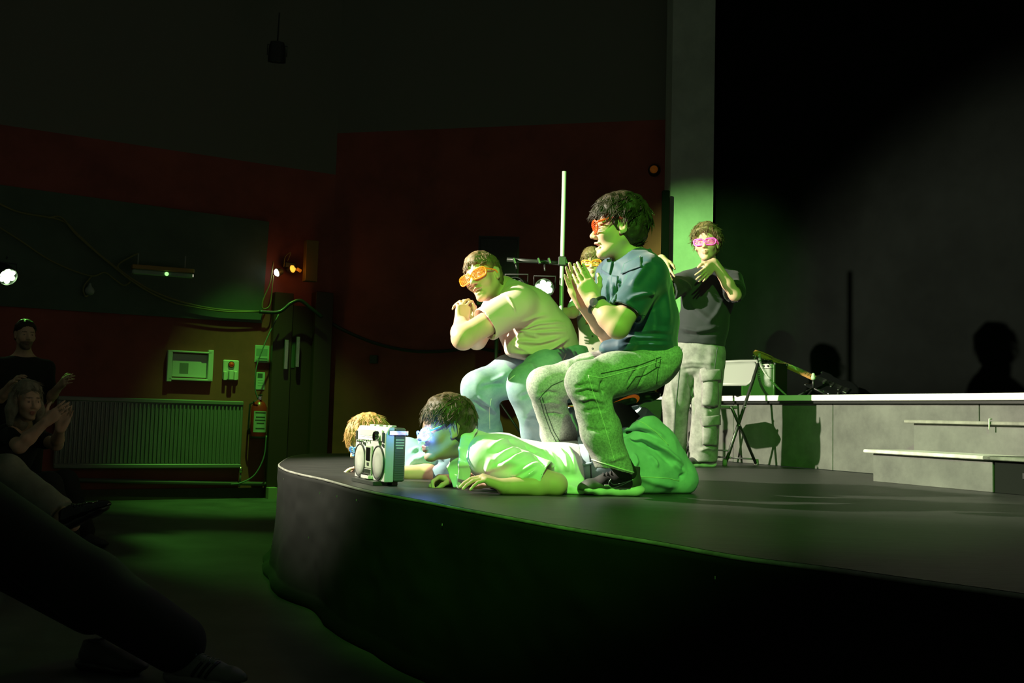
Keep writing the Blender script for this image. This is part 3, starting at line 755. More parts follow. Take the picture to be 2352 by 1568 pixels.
def patch(name, bvh, quad, material, parent, nu=10, nv=8, lift=0.004, thick=0.004, bulge=0.0, rnd=0.0):
    "a cloth patch sewn onto a surface: quad of photo points laid on it, with real thickness"
    a, b, c, d = (np.array(q, float) for q in quad); V = []; last = None
    for j in range(nv + 1):
        for i in range(nu + 1):
            u, v = i / nu, j / nv; q = (a * (1 - u) + b * u) * (1 - v) + (d * (1 - u) + c * u) * v
            h = raycast_px(bvh, *q)
            if h is None: V.append(None); continue
            V.append(h[0] + h[1] * (lift + bulge * 16 * u * (1 - u) * v * (1 - v)))
    ok = [p for p in V if p is not None]
    if len(ok) < 0.6 * len(V): return None
    med = np.median([np.linalg.norm(p - CAM) for p in ok])
    for k, p in enumerate(V):
        if p is None or abs(np.linalg.norm(p - CAM) - med) > 0.12: V[k] = min(ok, key=lambda z: abs(np.linalg.norm(z - CAM) - med) + (0 if p is None else np.linalg.norm(z - p)))
    Q = [(j * (nu + 1) + i, j * (nu + 1) + i + 1, (j + 1) * (nu + 1) + i + 1, (j + 1) * (nu + 1) + i) for j in range(nv) for i in range(nu)]
    o = link(name, np_mesh(name, V, Q), material, parent); m = o.modifiers.new('t', 'SOLIDIFY'); m.thickness = thick; m.offset = 0
    return o
# ================================================================ seated boy in the polo shirt
def person_polo():
    root = thing('person', 'dark-haired person in teal polo and grey jeans, clapping, seated on a raised shoe', 'person', (0.45, 4.35, STAGE_Z))
    R = frame((-1, 0.06, 0.0), (0.06, -1, 0)); s = 1.06; o = P(1423, 526, 4.36)
    S = SDF(); nk = P(1452, 598, 4.38)
    T = add_head(S, o, R, s, 'smile', nk, 0.048)
    sd = np.array([0.5, -0.87, 0])
    S.tube([P(1455, 625, 4.37), P(1470, 700, 4.37), P(1484, 790, 4.37)], sd, [(0.08, 0.05), (0.06, 0.05), (0.06, 0.05)], 0.05)
    sh1, el1, wr1 = P(1492, 630, 4.20), P(1419, 750, 4.10), P(1364, 692, 4.17)
    sh2, el2, wr2 = P(1408, 632, 4.53), P(1400, 770, 4.46), P(1343, 699, 4.28)
    S.cap(nk, sh1, 0.05, 0.05, 0.05); S.cap(nk, sh2, 0.05, 0.05, 0.05)
    add_arm(S, sh1, el1, wr1, (0.052, 0.049, 0.035)); add_arm(S, sh2, el2, wr2, (0.05, 0.045, 0.034))
    nails = []
    R1 = frame((-0.42, 0.10, 0.90), (0.9, 0.0, 0.42)); R1 = np.stack([R1[:, 0], R1[:, 1], -R1[:, 2] if R1[1, 2] > 0 else R1[:, 2]], 1)
    add_hand(S, wr1, R1, ((0.15, 0.15, 0.1), (0.1, 0.15, 0.1), (0.12, 0.15, 0.1), (0.2, 0.15, 0.1)), (0.7, 0.1), 0.98, 0.0, nails)
    R2 = frame((-0.42, -0.06, 0.90), (0.88, 0.1, 0.44)); R2 = np.stack([R2[:, 0], R2[:, 1], R2[:, 2] if R2[1, 2] > 0 else -R2[:, 2]], 1)
    add_hand(S, P(1341, 698, 4.265), R2, ((0.15, 0.2, 0.1),) * 4, (0.5, 0.1), 0.98, 0.0, nails)
    h1, k1, a1 = P(1488, 850, 4.24), P(1345, 876, 4.06), P(1416, 1085, 4.12)
    h2, k2, a2 = P(1440, 840, 4.48), P(1252, 884, 4.36), P(1305, 1080, 4.74)
    S.cap(P(1484, 790, 4.37), P(1480, 850, 4.36), 0.05, 0.05, 0.04)
    S.chain([h1, k1, k1 * 0.2 + a1 * 0.8], [0.035, 0.03, 0.028], 0.03); S.chain([h2, k2, k2 * 0.2 + a2 * 0.8], [0.035, 0.03, 0.028], 0.03)
    ob, V, Q = sdf_obj('body', S, 0.0042, M_SKIN, root, 1)
    tint(ob, V, head_tint(T, R, s) + nails)
    mb = MB(); mb.tube([T(0.075, -0.016, -0.0655), T(0.086, 0, -0.064), T(0.075, 0.016, -0.0655)], 0.0042 * s, 6); mb.build('teeth', M_TOOTH, root, smooth=True)
    make_hair(root, o, R, s, M_HAIR_DARK, 0.024, 3000, (0.04, 0.075), 0.5, 0.32, 3, hl=0.066, wild=0.25)
    shutter_glasses(root, T(0.108, 0, -0.002), R, s, M_GL_RED, M_GL_RED, 'red-orange slatted party glasses', 6, tilt=0.28)
    # polo shirt
    C = SDF()
    C.tube([P(1450, 622, 4.37), P(1457, 665, 4.37), P(1470, 730, 4.37), P(1476, 800, 4.36)], sd, [(0.165, 0.095), (0.19, 0.125), (0.185, 0.135), (0.18, 0.135)], 0.05)
    C.cap(P(1448, 606, 4.38), sh1, 0.062, 0.068, 0.05); C.cap(P(1444, 606, 4.38), sh2, 0.062, 0.066, 0.05)
    sl1 = sh1 + (el1 - sh1) * 0.74; sl2 = sh2 + (el2 - sh2) * 0.7
    C.cap(sh1, sl1 + (el1 - sh1) * 0.2, 0.072, 0.078, 0.04); C.cap(sh2, sl2 + (el2 - sh2) * 0.2, 0.07, 0.075, 0.04)
    C.cut(sl1, el1 - sh1, 0.004, sl1 + (el1 - sh1) * 0.3, 0.13); C.cut(sl2, el2 - sh2, 0.004, sl2 + (el2 - sh2) * 0.3, 0.13)
    C.cap(sl1, sl1 + (el1 - sh1) * 0.3, 0.064, 0.064, 0.004, True)
    C.cap(P(1430, 800, 4.22), P(1398, 802, 4.25), 0.05, 0.04, 0.05)
    C.cut(P(1470, 812, 4.36), (0.05, 0.0, -1), 0.012)
    C.cap(nk + np.array([0.0, 0, -0.01]), nk + np.array([-0.06, -0.04, 0.06]), 0.06, 0.075, 0.01, True)
    C.cap(P(1422, 628, 4.22), P(1400, 610, 4.30), 0.016, 0.028, 0.02, True)
    def post(V, Q):
        V = wrinkle(V, Q, (0.2, -0.2, 1), 0.0022, 16, 3, 4)
        return folds(V, Q, [([(1440, 690), (1475, 678), (1505, 672)], 0.011, 0.013), ([(1428, 702), (1470, 696), (1510, 690)], 0.010, 0.011), ([(1436, 712), (1460, 706), (1500, 706)], 0.008, 0.007),
            ([(1450, 660), (1470, 630), (1490, 600)], 0.018, 0.012), ([(1430, 780), (1480, 774), (1540, 778)], 0.012, 0.010), ([(1420, 795), (1480, 790), (1545, 792)], 0.010, 0.009), ([(1440, 765), (1500, 757), (1545, 762)], 0.012, 0.008),
            ([(1395, 640), (1398, 690), (1404, 735)], 0.010, 0.010), ([(1410, 650), (1410, 690), (1416, 740)], 0.009, 0.009), ([(1422, 640), (1426, 680), (1430, 730)], 0.009, 0.007), ([(1500, 700), (1505, 740), (1500, 770)], 0.02, 0.008), ([(1525, 640), (1532, 700), (1535, 750)], 0.02, 0.006),
            ([(1480, 722), (1462, 735), (1450, 760)], 0.008, -0.008)])
    ob, V, Q = sdf_obj('polo_shirt', C, 0.0048, M_POLO, root, 1, post); bvh = bvh_of(V, Q)
    # collar: a folded band standing around the neck
    col = SDF(); u = np.array([0.03, 0.0, 1.0]); u /= np.linalg.norm(u)
    cpts = []
    for k in range(15):
        a = math.radians(-150 + 300 * k / 14); fw = np.array([-0.87, -0.5, 0]); lf = sd
        cpts.append(nk + np.array([0.012, 0, 0.012]) - fw * math.cos(a) * 0.070 + lf * math.sin(a) * 0.070 + np.array([0, 0, 0.012 + 0.018 * math.cos(a)]))
    for a, b in zip(cpts[:-1], cpts[1:]):
        m = (a + b) / 2; dr = (b - a) / np.linalg.norm(b - a); out = m - nk; out[2] = 0; out /= np.linalg.norm(out)
        up = np.array([0, 0, 1]) - 0.55 * out; up /= np.linalg.norm(up); nn = np.cross(dr, up)
        col.box(m - up * 0.012, (np.linalg.norm(b - a) * 0.62, 0.0045, 0.027), np.stack([dr, nn, up], 1), 0.004, 0.008)
    sdf_obj('collar', col, 0.004, M_POLO, ob, 1)
    patch('collar_flap', bvh, [(1472, 590), (1436, 606), (1428, 630), (1474, 614)], M_POLO, ob, 12, 8, 0.006, 0.003)
    patch('collar_flap', bvh, [(1408, 602), (1390, 592), (1384, 620), (1402, 632)], M_POLO, ob, 10, 8, 0.006, 0.003)
    patch('placket', bvh, [(1406, 632), (1420, 634), (1414, 700), (1402, 698)], M_POLO, ob, 5, 14, 0.004, 0.003)
    seam(ob, bvh, [[(1417, 712), (1440, 716), (1465, 720), (1486, 724)]], 0.0022, M_POLO, 'sleeve_hem')
    # jeans
    J = SDF()
    J.tube([P(1484, 800, 4.36), P(1488, 822, 4.36)], sd, [(0.165, 0.115), (0.185, 0.12)], 0.05)
    J.ell(P(1492, 846, 4.36), (0.095, 0.165, 0.078), None, 0.05)
    J.chain([h1, h1 * 0.45 + k1 * 0.55 + np.array([0, 0, 0.006]), k1, k1 * 0.45 + a1 * 0.55 + np.array([-0.006, 0, 0]), a1], [0.088, 0.088, 0.078, 0.077, 0.071], 0.035)
    J.chain([h2, h2 * 0.5 + k2 * 0.5 + np.array([0, 0, 0.006]), k2, k2 * 0.45 + a2 * 0.55, a2], [0.095, 0.085, 0.074, 0.074, 0.07], 0.03)
    d1 = a1 - k1; J.cut(a1 + np.array([0, 0, 0.012]), np.array([-0.28, 0, -1.0]), 0.003, a1 - np.array([0, 0, 0.08]), 0.13); J.cut(a2, a2 - k2, 0.003, a2 + (a2 - k2) * 0.2, 0.12)
    J.cap(a1 + np.array([0, 0, 0.03]), a1 - np.array([0, 0, 0.05]), 0.058, 0.062, 0.003, True)
    J.cut(P(1484, 797, 4.36), (0, 0, 1), 0.004)
    def post(V, Q):
        V = wrinkle(V, Q, (-0.3, 0, 1), 0.0018, 22, 2.0, 9)
        V = wrinkle(V, Q, (1, 0, 0.3), 0.0022, 13, 1.5, 12)
        return folds(V, Q, [([(1318, 890), (1350, 882), (1372, 884)], 0.007, -0.007), ([(1320, 905), (1350, 897), (1385, 905)], 0.007, -0.008), ([(1330, 918), (1360, 912), (1392, 926)], 0.008, 0.008),
            ([(1340, 945), (1370, 940), (1395, 942)], 0.007, -0.006), ([(1345, 985), (1375, 990), (1400, 985)], 0.008, -0.005), ([(1390, 905), (1382, 890), (1385, 872)], 0.009, -0.010),
            ([(1440, 885), (1455, 860), (1470, 835)], 0.008, -0.006), ([(1465, 890), (1480, 860), (1490, 840)], 0.007, -0.006), ([(1500, 815), (1520, 835), (1540, 840)], 0.006, -0.006), ([(1490, 812), (1510, 830)], 0.006, 0.006),
            ([(1235, 905), (1260, 900), (1285, 905)], 0.008, -0.007), ([(1240, 925), (1265, 920), (1290, 928)], 0.008, 0.007), ([(1250, 950), (1275, 948), (1298, 955)], 0.008, -0.006), ([(1300, 830), (1340, 828), (1380, 815)], 0.012, 0.007), ([(1395, 1060), (1420, 1050), (1440, 1045)], 0.010, 0.006)])
    ob, V, Q = sdf_obj('jeans', J, 0.0056, M_DENIM_GREY, root, 1, post); bvh = bvh_of(V, Q)
    seam(ob, bvh, [[(1350, 862), (1380, 868), (1420, 858), (1470, 845), (1520, 828)], [(1352, 864), (1356, 880), (1362, 900), (1373, 930), (1385, 965), (1398, 1010), (1412, 1060)]], 0.0018, M_STITCH, 'side_seam')
    seam(ob, bvh, [[(1380, 858), (1420, 850), (1470, 838), (1518, 820)], [(1440, 892), (1460, 865), (1480, 862), (1512, 842), (1508, 880)], [(1508, 822), (1505, 842), (1514, 844), (1518, 824)], [(1236, 918), (1252, 900), (1268, 885), (1298, 872)], [(1240, 915), (1250, 950), (1265, 990), (1278, 1015)], [(1246, 913), (1257, 950), (1272, 990), (1285, 1012)]], 0.0022, M_STITCH_DARK, 'stitching')
    hem = MB(); ring = []
    dn = np.array([0.28, 0, 1.0]) / np.linalg.norm([0.28, 0, 1]); e1 = np.cross(dn, [0, 1, 0]); e1 /= np.linalg.norm(e1); e2 = np.cross(dn, e1)
    ctr = a1 + np.array([0.002, 0, 0.022])
    for k in range(28):
        a = 2 * math.pi * k / 28; d = e1 * math.cos(a) + e2 * math.sin(a)
        hh = bvh.ray_cast(Vector(ctr + d * 0.2), Vector(-d)); 
        if hh[0] is not None: ring.append(np.array(hh[0]) + d * 0.0012)
    if len(ring) > 8: hem.tube(ring, 0.003, 6, closed=True); hem.build('hem_stitching', M_STITCH, ob, smooth=True)
    # shoes: near one flat on the boards, far one behind the lying boy
    toe = np.array([-0.985, -0.10, 0]); Rs = frame(toe, (0.1, -0.985, 0))
    hl = G(1474, 1141, STAGE_Z) + np.array([0, 0.045, 0])
    make_shoe(root, hl, Rs, 0.285, M_SHOE, M_SOLE, M_LACE, (M_SW_GREEN, False), 1, res=0.004, label= 'black running shoe with white sole and outlined curved tick', vs=1.22)
    mb = MB(); mb.box(hl + Rs @ np.array([0.155, 0.0455, 0.046]), (0.010, 0.0012, 0.0035), Rs, 0.0006); mb.build('reflective_tab', mat('pale_tab', (0.75, 0.8, 0.7), 0.4), root)
    mb = MB(); mb.lathe([(0.001, 0), (0.007, 0.002), (0.007, 0.004), (0.001, 0.006)], hl + Rs @ np.array([0.095, 0.012, 0.132]), (0, -0.6, 0.8), 8); mb.build('orange_lace_tip', M_ORANGE, root, smooth=True)
    make_shoe(root, np.array([a2[0] + 0.05, a2[1] + 0.0, STAGE_Z]), frame((-1, -0.05, 0), (0, -1, 0)), 0.285, M_SHOE, M_SOLE, None, None, 1, res=0.006)
    so = SDF(); so.cap(a1 + np.array([0.0, 0, 0.06]), hl + Rs @ np.array([0.055, 0, 0.09]), 0.048, 0.042, 0.01); sdf_obj('sock', so, 0.005, M_SOCK, root, 1)
    # wristwatch
    wd = (wr1 - el1) / np.linalg.norm(wr1 - el1); wc = wr1 - wd * 0.022
    e1 = np.cross(wd, [0, -1, 0]); e1 /= np.linalg.norm(e1); e2 = np.cross(wd, e1)
    mb = MB(); mb.tube([wc + 0.0405 * (math.cos(a) * e1 + math.sin(a) * e2) for a in np.linspace(0, 2 * math.pi, 24, endpoint=False)], 0.008, 6, closed=True)
    w = mb.build('wristwatch', M_BLACKPLASTIC, root, smooth=True); w['label'] = 'watch with black strap and steel case'
    fd = -(P(1372, 672, 4.1) - P(1372, 672, 4.3)); fd = CAM - wc; fd = fd / np.linalg.norm(fd) + 0.9 * np.array([-0.6, 0, 0.5]); fd = fd - wd * (fd @ wd); fd /= np.linalg.norm(fd)
    mb = MB(); mb.lathe([(0.0, 0.036), (0.0185, 0.036), (0.0195, 0.041), (0.0175, 0.048), (0.0, 0.049)], wc, fd, 24); mb.build('watch_case', M_SILVER, w, smooth=True, angle=40)

# ================================================================ boy lying in front, white shirt
def person_white():
    root = thing('person', 'person lying face down in white shirt and pale blue jeans, wearing glowing blue glasses', 'person', (0.1, 4.45, STAGE_Z))
    R = frame((-0.955, -0.29, -0.04), (0.29, -0.955, 0)); s = 1.10; o = P(1027, 986, 4.36)
    nk = P(1090, 1030, 4.44); S = SDF()
    T = add_head(S, o, R, s, 'closed', nk, 0.050)
    S.tube([P(1105, 1050, 4.46), P(1190, 1075, 4.48), P(1280, 1085, 4.49), P(1375, 1068, 4.5)], (0, 1, 0), [(0.09, 0.05), (0.06, 0.045), (0.06, 0.045), (0.06, 0.045)], 0.05)
    sh1, el1, wr1 = P(1118, 1048, 4.27), P(1277, 1112, 4.18), P(1158, 1117, 4.12)
    sh2, el2, wr2 = P(1100, 1045, 4.64), P(1150, 1105, 4.78), P(1046, 1103, 4.52)
    S.cap(nk, sh1, 0.05, 0.05, 0.05); S.cap(nk, sh2, 0.05, 0.05, 0.05)
    add_arm(S, sh1, el1, wr1, (0.05, 0.046, 0.034)); add_arm(S, sh2, el2, wr2, (0.048, 0.042, 0.034))
    nails = []
    R1 = frame((-0.93, -0.12, 0.33), (-0.05, 1, 0.1)); R1 = np.stack([R1[:, 0], R1[:, 1], R1[:, 2] if R1[2, 2] > 0 else -R1[:, 2]], 1)
    add_hand(S, wr1 + np.array([0.0, 0, 0.004]), R1, ((0.55, 0.35, 0.2), (0.55, 0.38, 0.2), (0.58, 0.38, 0.2), (0.62, 0.4, 0.2)), (0.5, 0.5), 1.05, 0.10, nails)
    R2 = frame((-0.85, -0.45, 0.05), (0.3, -0.8, 0.45)); R2 = np.stack([R2[:, 0], R2[:, 1], R2[:, 2] if R2[2, 2] > 0 else -R2[:, 2]], 1)
    add_hand(S, wr2, R2, ((0.6, 0.9, 0.5), (0.8, 0.95, 0.6), (0.9, 1.0, 0.6), (0.95, 1.0, 0.6)), (0.35, 0.5), 1.05, 0.05, nails)
    h1, k1, a1 = P(1405, 1068, 4.38), P(1556, 1096, 4.50), P(1452, 962, 4.44)
    h2, k2, a2 = P(1395, 1055, 4.62), P(1535, 1085, 4.78), P(1440, 960, 4.66)
    S.chain([P(1375, 1068, 4.5), h1, k1, k1 * 0.3 + a1 * 0.7], [0.05, 0.04, 0.03, 0.028], 0.04); S.chain([P(1375, 1068, 4.5), h2, k2, k2 * 0.3 + a2 * 0.7], [0.05, 0.04, 0.03, 0.028], 0.04)
    ob, V, Q = sdf_obj('body', S, 0.0042, M_SKIN, root, 1)
    tint(ob, V, head_tint(T, R, s) + nails)
    make_hair(root, o, R, s, M_HAIR_MID, 0.014, 3000, (0.03, 0.055), 0.6, 0.26, 5, hl=0.070, wild=0.22)
    # lit glasses, worn low and skewed
    gR = frame((-0.90, -0.42, -0.16), (0.40, -0.90, 0.18)); go = T(0.108, 0.004, -0.024)
    g = shutter_glasses(root, go, gR, s * 1.02, M_GL_BLUE, M_GL_BLUE, 'glasses glowing blue and white', 5, temple=False)
    TT = lambda x, y, z: go + gR @ (s * np.array([x, y, z]))
    mb = MB(); mb.tube([TT(-2.6 * (0.039 + 0.027 * math.cos(a)) ** 2 + 0.003, 0.039 + 0.027 * math.cos(a), 0.019 * math.sin(a)) for a in np.linspace(0.5, 2 * math.pi - 0.3, 26)], 0.0042 * s, 8)
    mb.build('light_tube', M_GL_WHITEBLUE, g, smooth=True)
    for sg in (-1, 1):
        e = T(-0.004, sg * 0.083, 0.030)
        mb = MB(); mb.tube([TT(-0.017, sg * 0.075, 0.008), T(0.05, sg * 0.079, 0.012), T(0.015, sg * 0.083, 0.030), T(-0.03, sg * 0.082, 0.034)], [0.0045, 0.004, 0.0035, 0.003], 6)
        mb.build('temple', mat('clear_blue_plastic', (0.25, 0.5, 0.6), 0.15), g, smooth=True)
    for k in range(3):
        point('glasses_led', TT(0.024, 0.05 - 0.04 * k, -0.012), 0.05, (0.06, 0.22, 1.0), 0.01)
    point('glasses_led', TT(0.0, 0.09, 0.0), 0.26, (0.06, 0.22, 1.0), 0.01)
    point('glasses_led', TT(-0.006, 0.058, -0.034), 0.13, (0.06, 0.22, 1.0), 0.01)
    # shirt
    C = SDF()
    C.tube([P(1098, 1040, 4.45), P(1150, 1058, 4.46), P(1220, 1078, 4.47), P(1290, 1080, 4.48), P(1345, 1074, 4.49)], (0, 1, 0), [(0.16, 0.085), (0.20, 0.115), (0.20, 0.112), (0.19, 0.115), (0.19, 0.125)], 0.05)
    C.cap(P(1085, 1028, 4.44), sh1, 0.06, 0.075, 0.05); C.cap(P(1085, 1028, 4.44), sh2, 0.06, 0.075, 0.05)
    sl1 = sh1 + (el1 - sh1) * 0.80
    C.cap(sh1, el1, 0.082, 0.082, 0.04); C.cap(sh2, el2, 0.08, 0.075, 0.04)
    C.cut(sl1, el1 - sh1 + np.array([0, 0, 0.10]), 0.004, sl1 + (el1 - sh1) * 0.4, 0.14)
    C.cap(sl1, sl1 + (el1 - sh1) * 0.4, 0.070, 0.075, 0.004, True)
    C.cap(nk, nk + np.array([-0.14, 0, -0.01]), 0.064, 0.08, 0.01, True)
    C.ell(P(1265, 1128, 4.28), (0.16, 0.06, 0.03), None, 0.05)
    C.ell(P(1325, 1128, 4.3), (0.05, 0.07, 0.03), None, 0.05)
    C.cut(P(1333, 1074, 4.49), (1, 0, 0.10), 0.006); C.cut((0, 0, STAGE_Z + 0.002), (0, 0, -1), 0.01)
    def post(V, Q):
        V = wrinkle(V, Q, (1, 0, 0.2), 0.0032, 13, 3, 21)
        return folds(V, Q, [([(1120, 1030), (1150, 1015), (1190, 1012)], 0.012, 0.010), ([(1130, 1060), (1160, 1040), (1200, 1025)], 0.012, 0.012), ([(1150, 1075), (1185, 1050), (1225, 1035)], 0.011, 0.012), ([(1120, 1078), (1160, 1066), (1200, 1062)], 0.012, 0.010),
            ([(1170, 1095), (1205, 1078), (1238, 1062)], 0.010, 0.012), ([(1180, 1105), (1215, 1090), (1238, 1075)], 0.009, 0.010), ([(1118, 1085), (1122, 1068), (1130, 1050)], 0.012, 0.010), ([(1225, 1042), (1245, 1060), (1260, 1080)], 0.010, -0.010),
            ([(1260, 1035), (1275, 1060), (1285, 1085)], 0.012, 0.010), ([(1280, 1025), (1298, 1050), (1305, 1085)], 0.010, 0.010), ([(1245, 1030), (1258, 1050), (1272, 1075)], 0.010, 0.008), ([(1300, 1020), (1316, 1050), (1320, 1090)], 0.010, 0.008), ([(1265, 1125), (1295, 1118), (1325, 1120)], 0.010, 0.010), ([(1205, 1020), (1215, 1030), (1235, 1040)], 0.008, -0.008)])
    ob, V, Q = sdf_obj('white_shirt', C, 0.0048, M_WHITE, root, 1, post)
    cb = SDF()   # collar band and the open front hanging down
    band = [P(1078, 985, 4.36), P(1066, 1000, 4.30), P(1062, 1030, 4.26), P(1062, 1065, 4.24), P(1058, 1098, 4.26)]
    for a, b in zip(band[:-1], band[1:]):
        m = (a + b) / 2; dr = (b - a) / np.linalg.norm(b - a); nn = np.cross(dr, [1, 0, 0.0]); nn /= np.linalg.norm(nn); cb.box(m + np.array([0.012, 0, 0]), (np.linalg.norm(b - a) * 0.62, 0.005, 0.027), np.stack([dr, nn, np.cross(dr, nn)], 1), 0.004, 0.012)
    band2 = [P(1085, 984, 4.36), P(1088, 988, 4.45), P(1080, 996, 4.54)]
    for a, b in zip(band2[:-1], band2[1:]):
        m = (a + b) / 2; dr = (b - a) / np.linalg.norm(b - a); nn = np.cross(dr, [0.2, 0, 1.0]); nn /= np.linalg.norm(nn); cb.box(m, (np.linalg.norm(b - a) * 0.62, 0.005, 0.028), np.stack([dr, nn, np.cross(dr, nn)], 1), 0.004, 0.012)
    sdf_obj('collar', cb, 0.004, M_WHITE, ob, 1, lambda V, Q: wrinkle(V, Q, (0, 0, 1), 0.002, 30, 2, 8))
    fl = SDF()
    for a, b, w in ((P(1050, 1040, 4.36), P(1040, 1072, 4.40), 0.02), (P(1040, 1072, 4.40), P(1052, 1112, 4.38), 0.026), (P(1062, 1090, 4.28), P(1062, 1118, 4.30), 0.022)):
        m = (a + b) / 2; dr = (b - a) / np.linalg.norm(b - a); nn = np.cross(dr, [1, 0, 0.2]); nn /= np.linalg.norm(nn); fl.box(m, (np.linalg.norm(b - a) * 0.6, 0.005, w), np.stack([dr, nn, np.cross(dr, nn)], 1), 0.004, 0.02)
    sdf_obj('open_shirt_front', fl, 0.004, M_WHITE, ob, 1, lambda V, Q: wrinkle(V, Q, (0, 0, 1), 0.003, 30, 2, 8))
    # jeans
    J = SDF()
    J.tube([P(1338, 1070, 4.49), P(1385, 1055, 4.5), P(1420, 1062, 4.5)], (0, 1, 0), [(0.185, 0.118), (0.20, 0.135), (0.19, 0.12)], 0.05)
    J.chain([h1, h1 * 0.5 + k1 * 0.5, k1], [0.11, 0.105, 0.088], 0.05)
    J.chain([k1, k1 * 0.5 + a1 * 0.5 + np.array([0.008, 0, 0.0]), a1], [0.088, 0.098, 0.082], 0.02)
    J.chain([h2, k2], [0.11, 0.09], 0.05); J.chain([k2, a2], [0.09, 0.085], 0.02)
    J.cut((0, 0, STAGE_Z + 0.002), (0, 0, -1), 0.01)
    J.cut(a1, a1 - k1 + np.array([0.01, 0, 0.02]), 0.003, a1 + (a1 - k1) * 0.3, 0.13); J.cut(a2, a2 - k2, 0.003, a2 + (a2 - k2) * 0.3, 0.13)
    J.cut(P(1328, 1070, 4.49), (-1, 0, -0.05), 0.004)
    def post(V, Q):
        V = wrinkle(V, Q, (0.5, 0, 0.6), 0.003, 14, 2.5, 31)
        return folds(V, Q, [([(1420, 1000), (1470, 990), (1510, 1000)], 0.011, -0.012), ([(1425, 1010), (1475, 1004), (1530, 1020)], 0.010, 0.012), ([(1470, 1015), (1510, 1035), (1550, 1070)], 0.012, -0.012), ([(1480, 1010), (1530, 1032), (1572, 1070)], 0.010, 0.014), ([(1490, 1045), (1505, 1060), (1510, 1075)], 0.009, 0.010), ([(1540, 1060), (1565, 1080), (1580, 1090)], 0.012, 0.012), ([(1560, 1072), (1572, 1085), (1560, 1100)], 0.010, -0.010),
            ([(1455, 975), (1490, 985), (1530, 1010)], 0.012, 0.010), ([(1440, 985), (1450, 965), (1475, 950)], 0.008, -0.008), ([(1450, 1085), (1500, 1105), (1560, 1120)], 0.016, 0.008), ([(1455, 1040), (1462, 1060), (1452, 1080)], 0.010, 0.009), ([(1350, 1015), (1360, 1040), (1365, 1070)], 0.010, -0.006)])
    ob, V, Q = sdf_obj('jeans', J, 0.0058, M_DENIM_BLUE, root, 1, post); bvh = bvh_of(V, Q)
    seam(ob, bvh, [[(1462, 1095), (1500, 1096), (1535, 1098), (1560, 1104)], [(1455, 962), (1480, 972), (1510, 995), (1535, 1022)], [(1360, 1010), (1372, 1030), (1375, 1060)], [(1412, 988), (1440, 962), (1470, 938)]], 0.0018, M_STITCH, 'seam')
    seam(ob, bvh, [[(1345, 1014), (1352, 1030), (1356, 1060), (1358, 1100)]], 0.003, M_STITCH_DARK, 'waistband_edge')
    mb = MB(); a = on_surface(bvh, [(1333, 1068), (1345, 1066), (1361, 1064)], 4, 0.004)
    if len(a) > 2: mb.tube(a, 0.006, 6); mb.build('belt_loop', M_DENIM_BLUE, ob, smooth=True)
    # raised feet, soles up
    for (heel, dd) in ((P(1384, 890, 4.44), 0), (P(1374, 892, 4.62), 1)):
        Rs = frame((1.0, 0.0, 0.01), (0, -1, 0)); Rs = np.stack([Rs[:, 0], np.array([0, -1.0, 0]), np.cross(Rs[:, 0], [0, -1.0, 0])], 1)
        sh_ = make_shoe(root, heel, Rs, 0.272, M_SHOE_GLOSS, M_SOLE_DARK, None, (M_ORANGE, True) if dd == 0 else None, 1, sx=(0.172, 0.125, 0.030, 0.055), res=0.004 if dd == 0 else 0.006, label='upturned dark shoe with orange curved tick' if dd == 0 else None, sole_h=0.022)
        if dd == 0:
            mb = MB()
            for i in range(4): mb.box(heel + Rs @ np.array([0.006 + 0.012 * i, 0.028, 0.004 + 0.004 * (i % 2)]), (0.005, 0.012, 0.008), Rs, 0.002)
            mb.build('orange_heel_tread', M_ORANGE, sh_)
    for a, hz in ((a1, P(1418, 935, 4.44)), (a2, P(1408, 935, 4.62))):
        so = SDF(); so.cap(a - np.array([0, 0, 0.03]), hz, 0.056, 0.046, 0.01); sdf_obj('sock', so, 0.006, M_SOCK, root, 1)
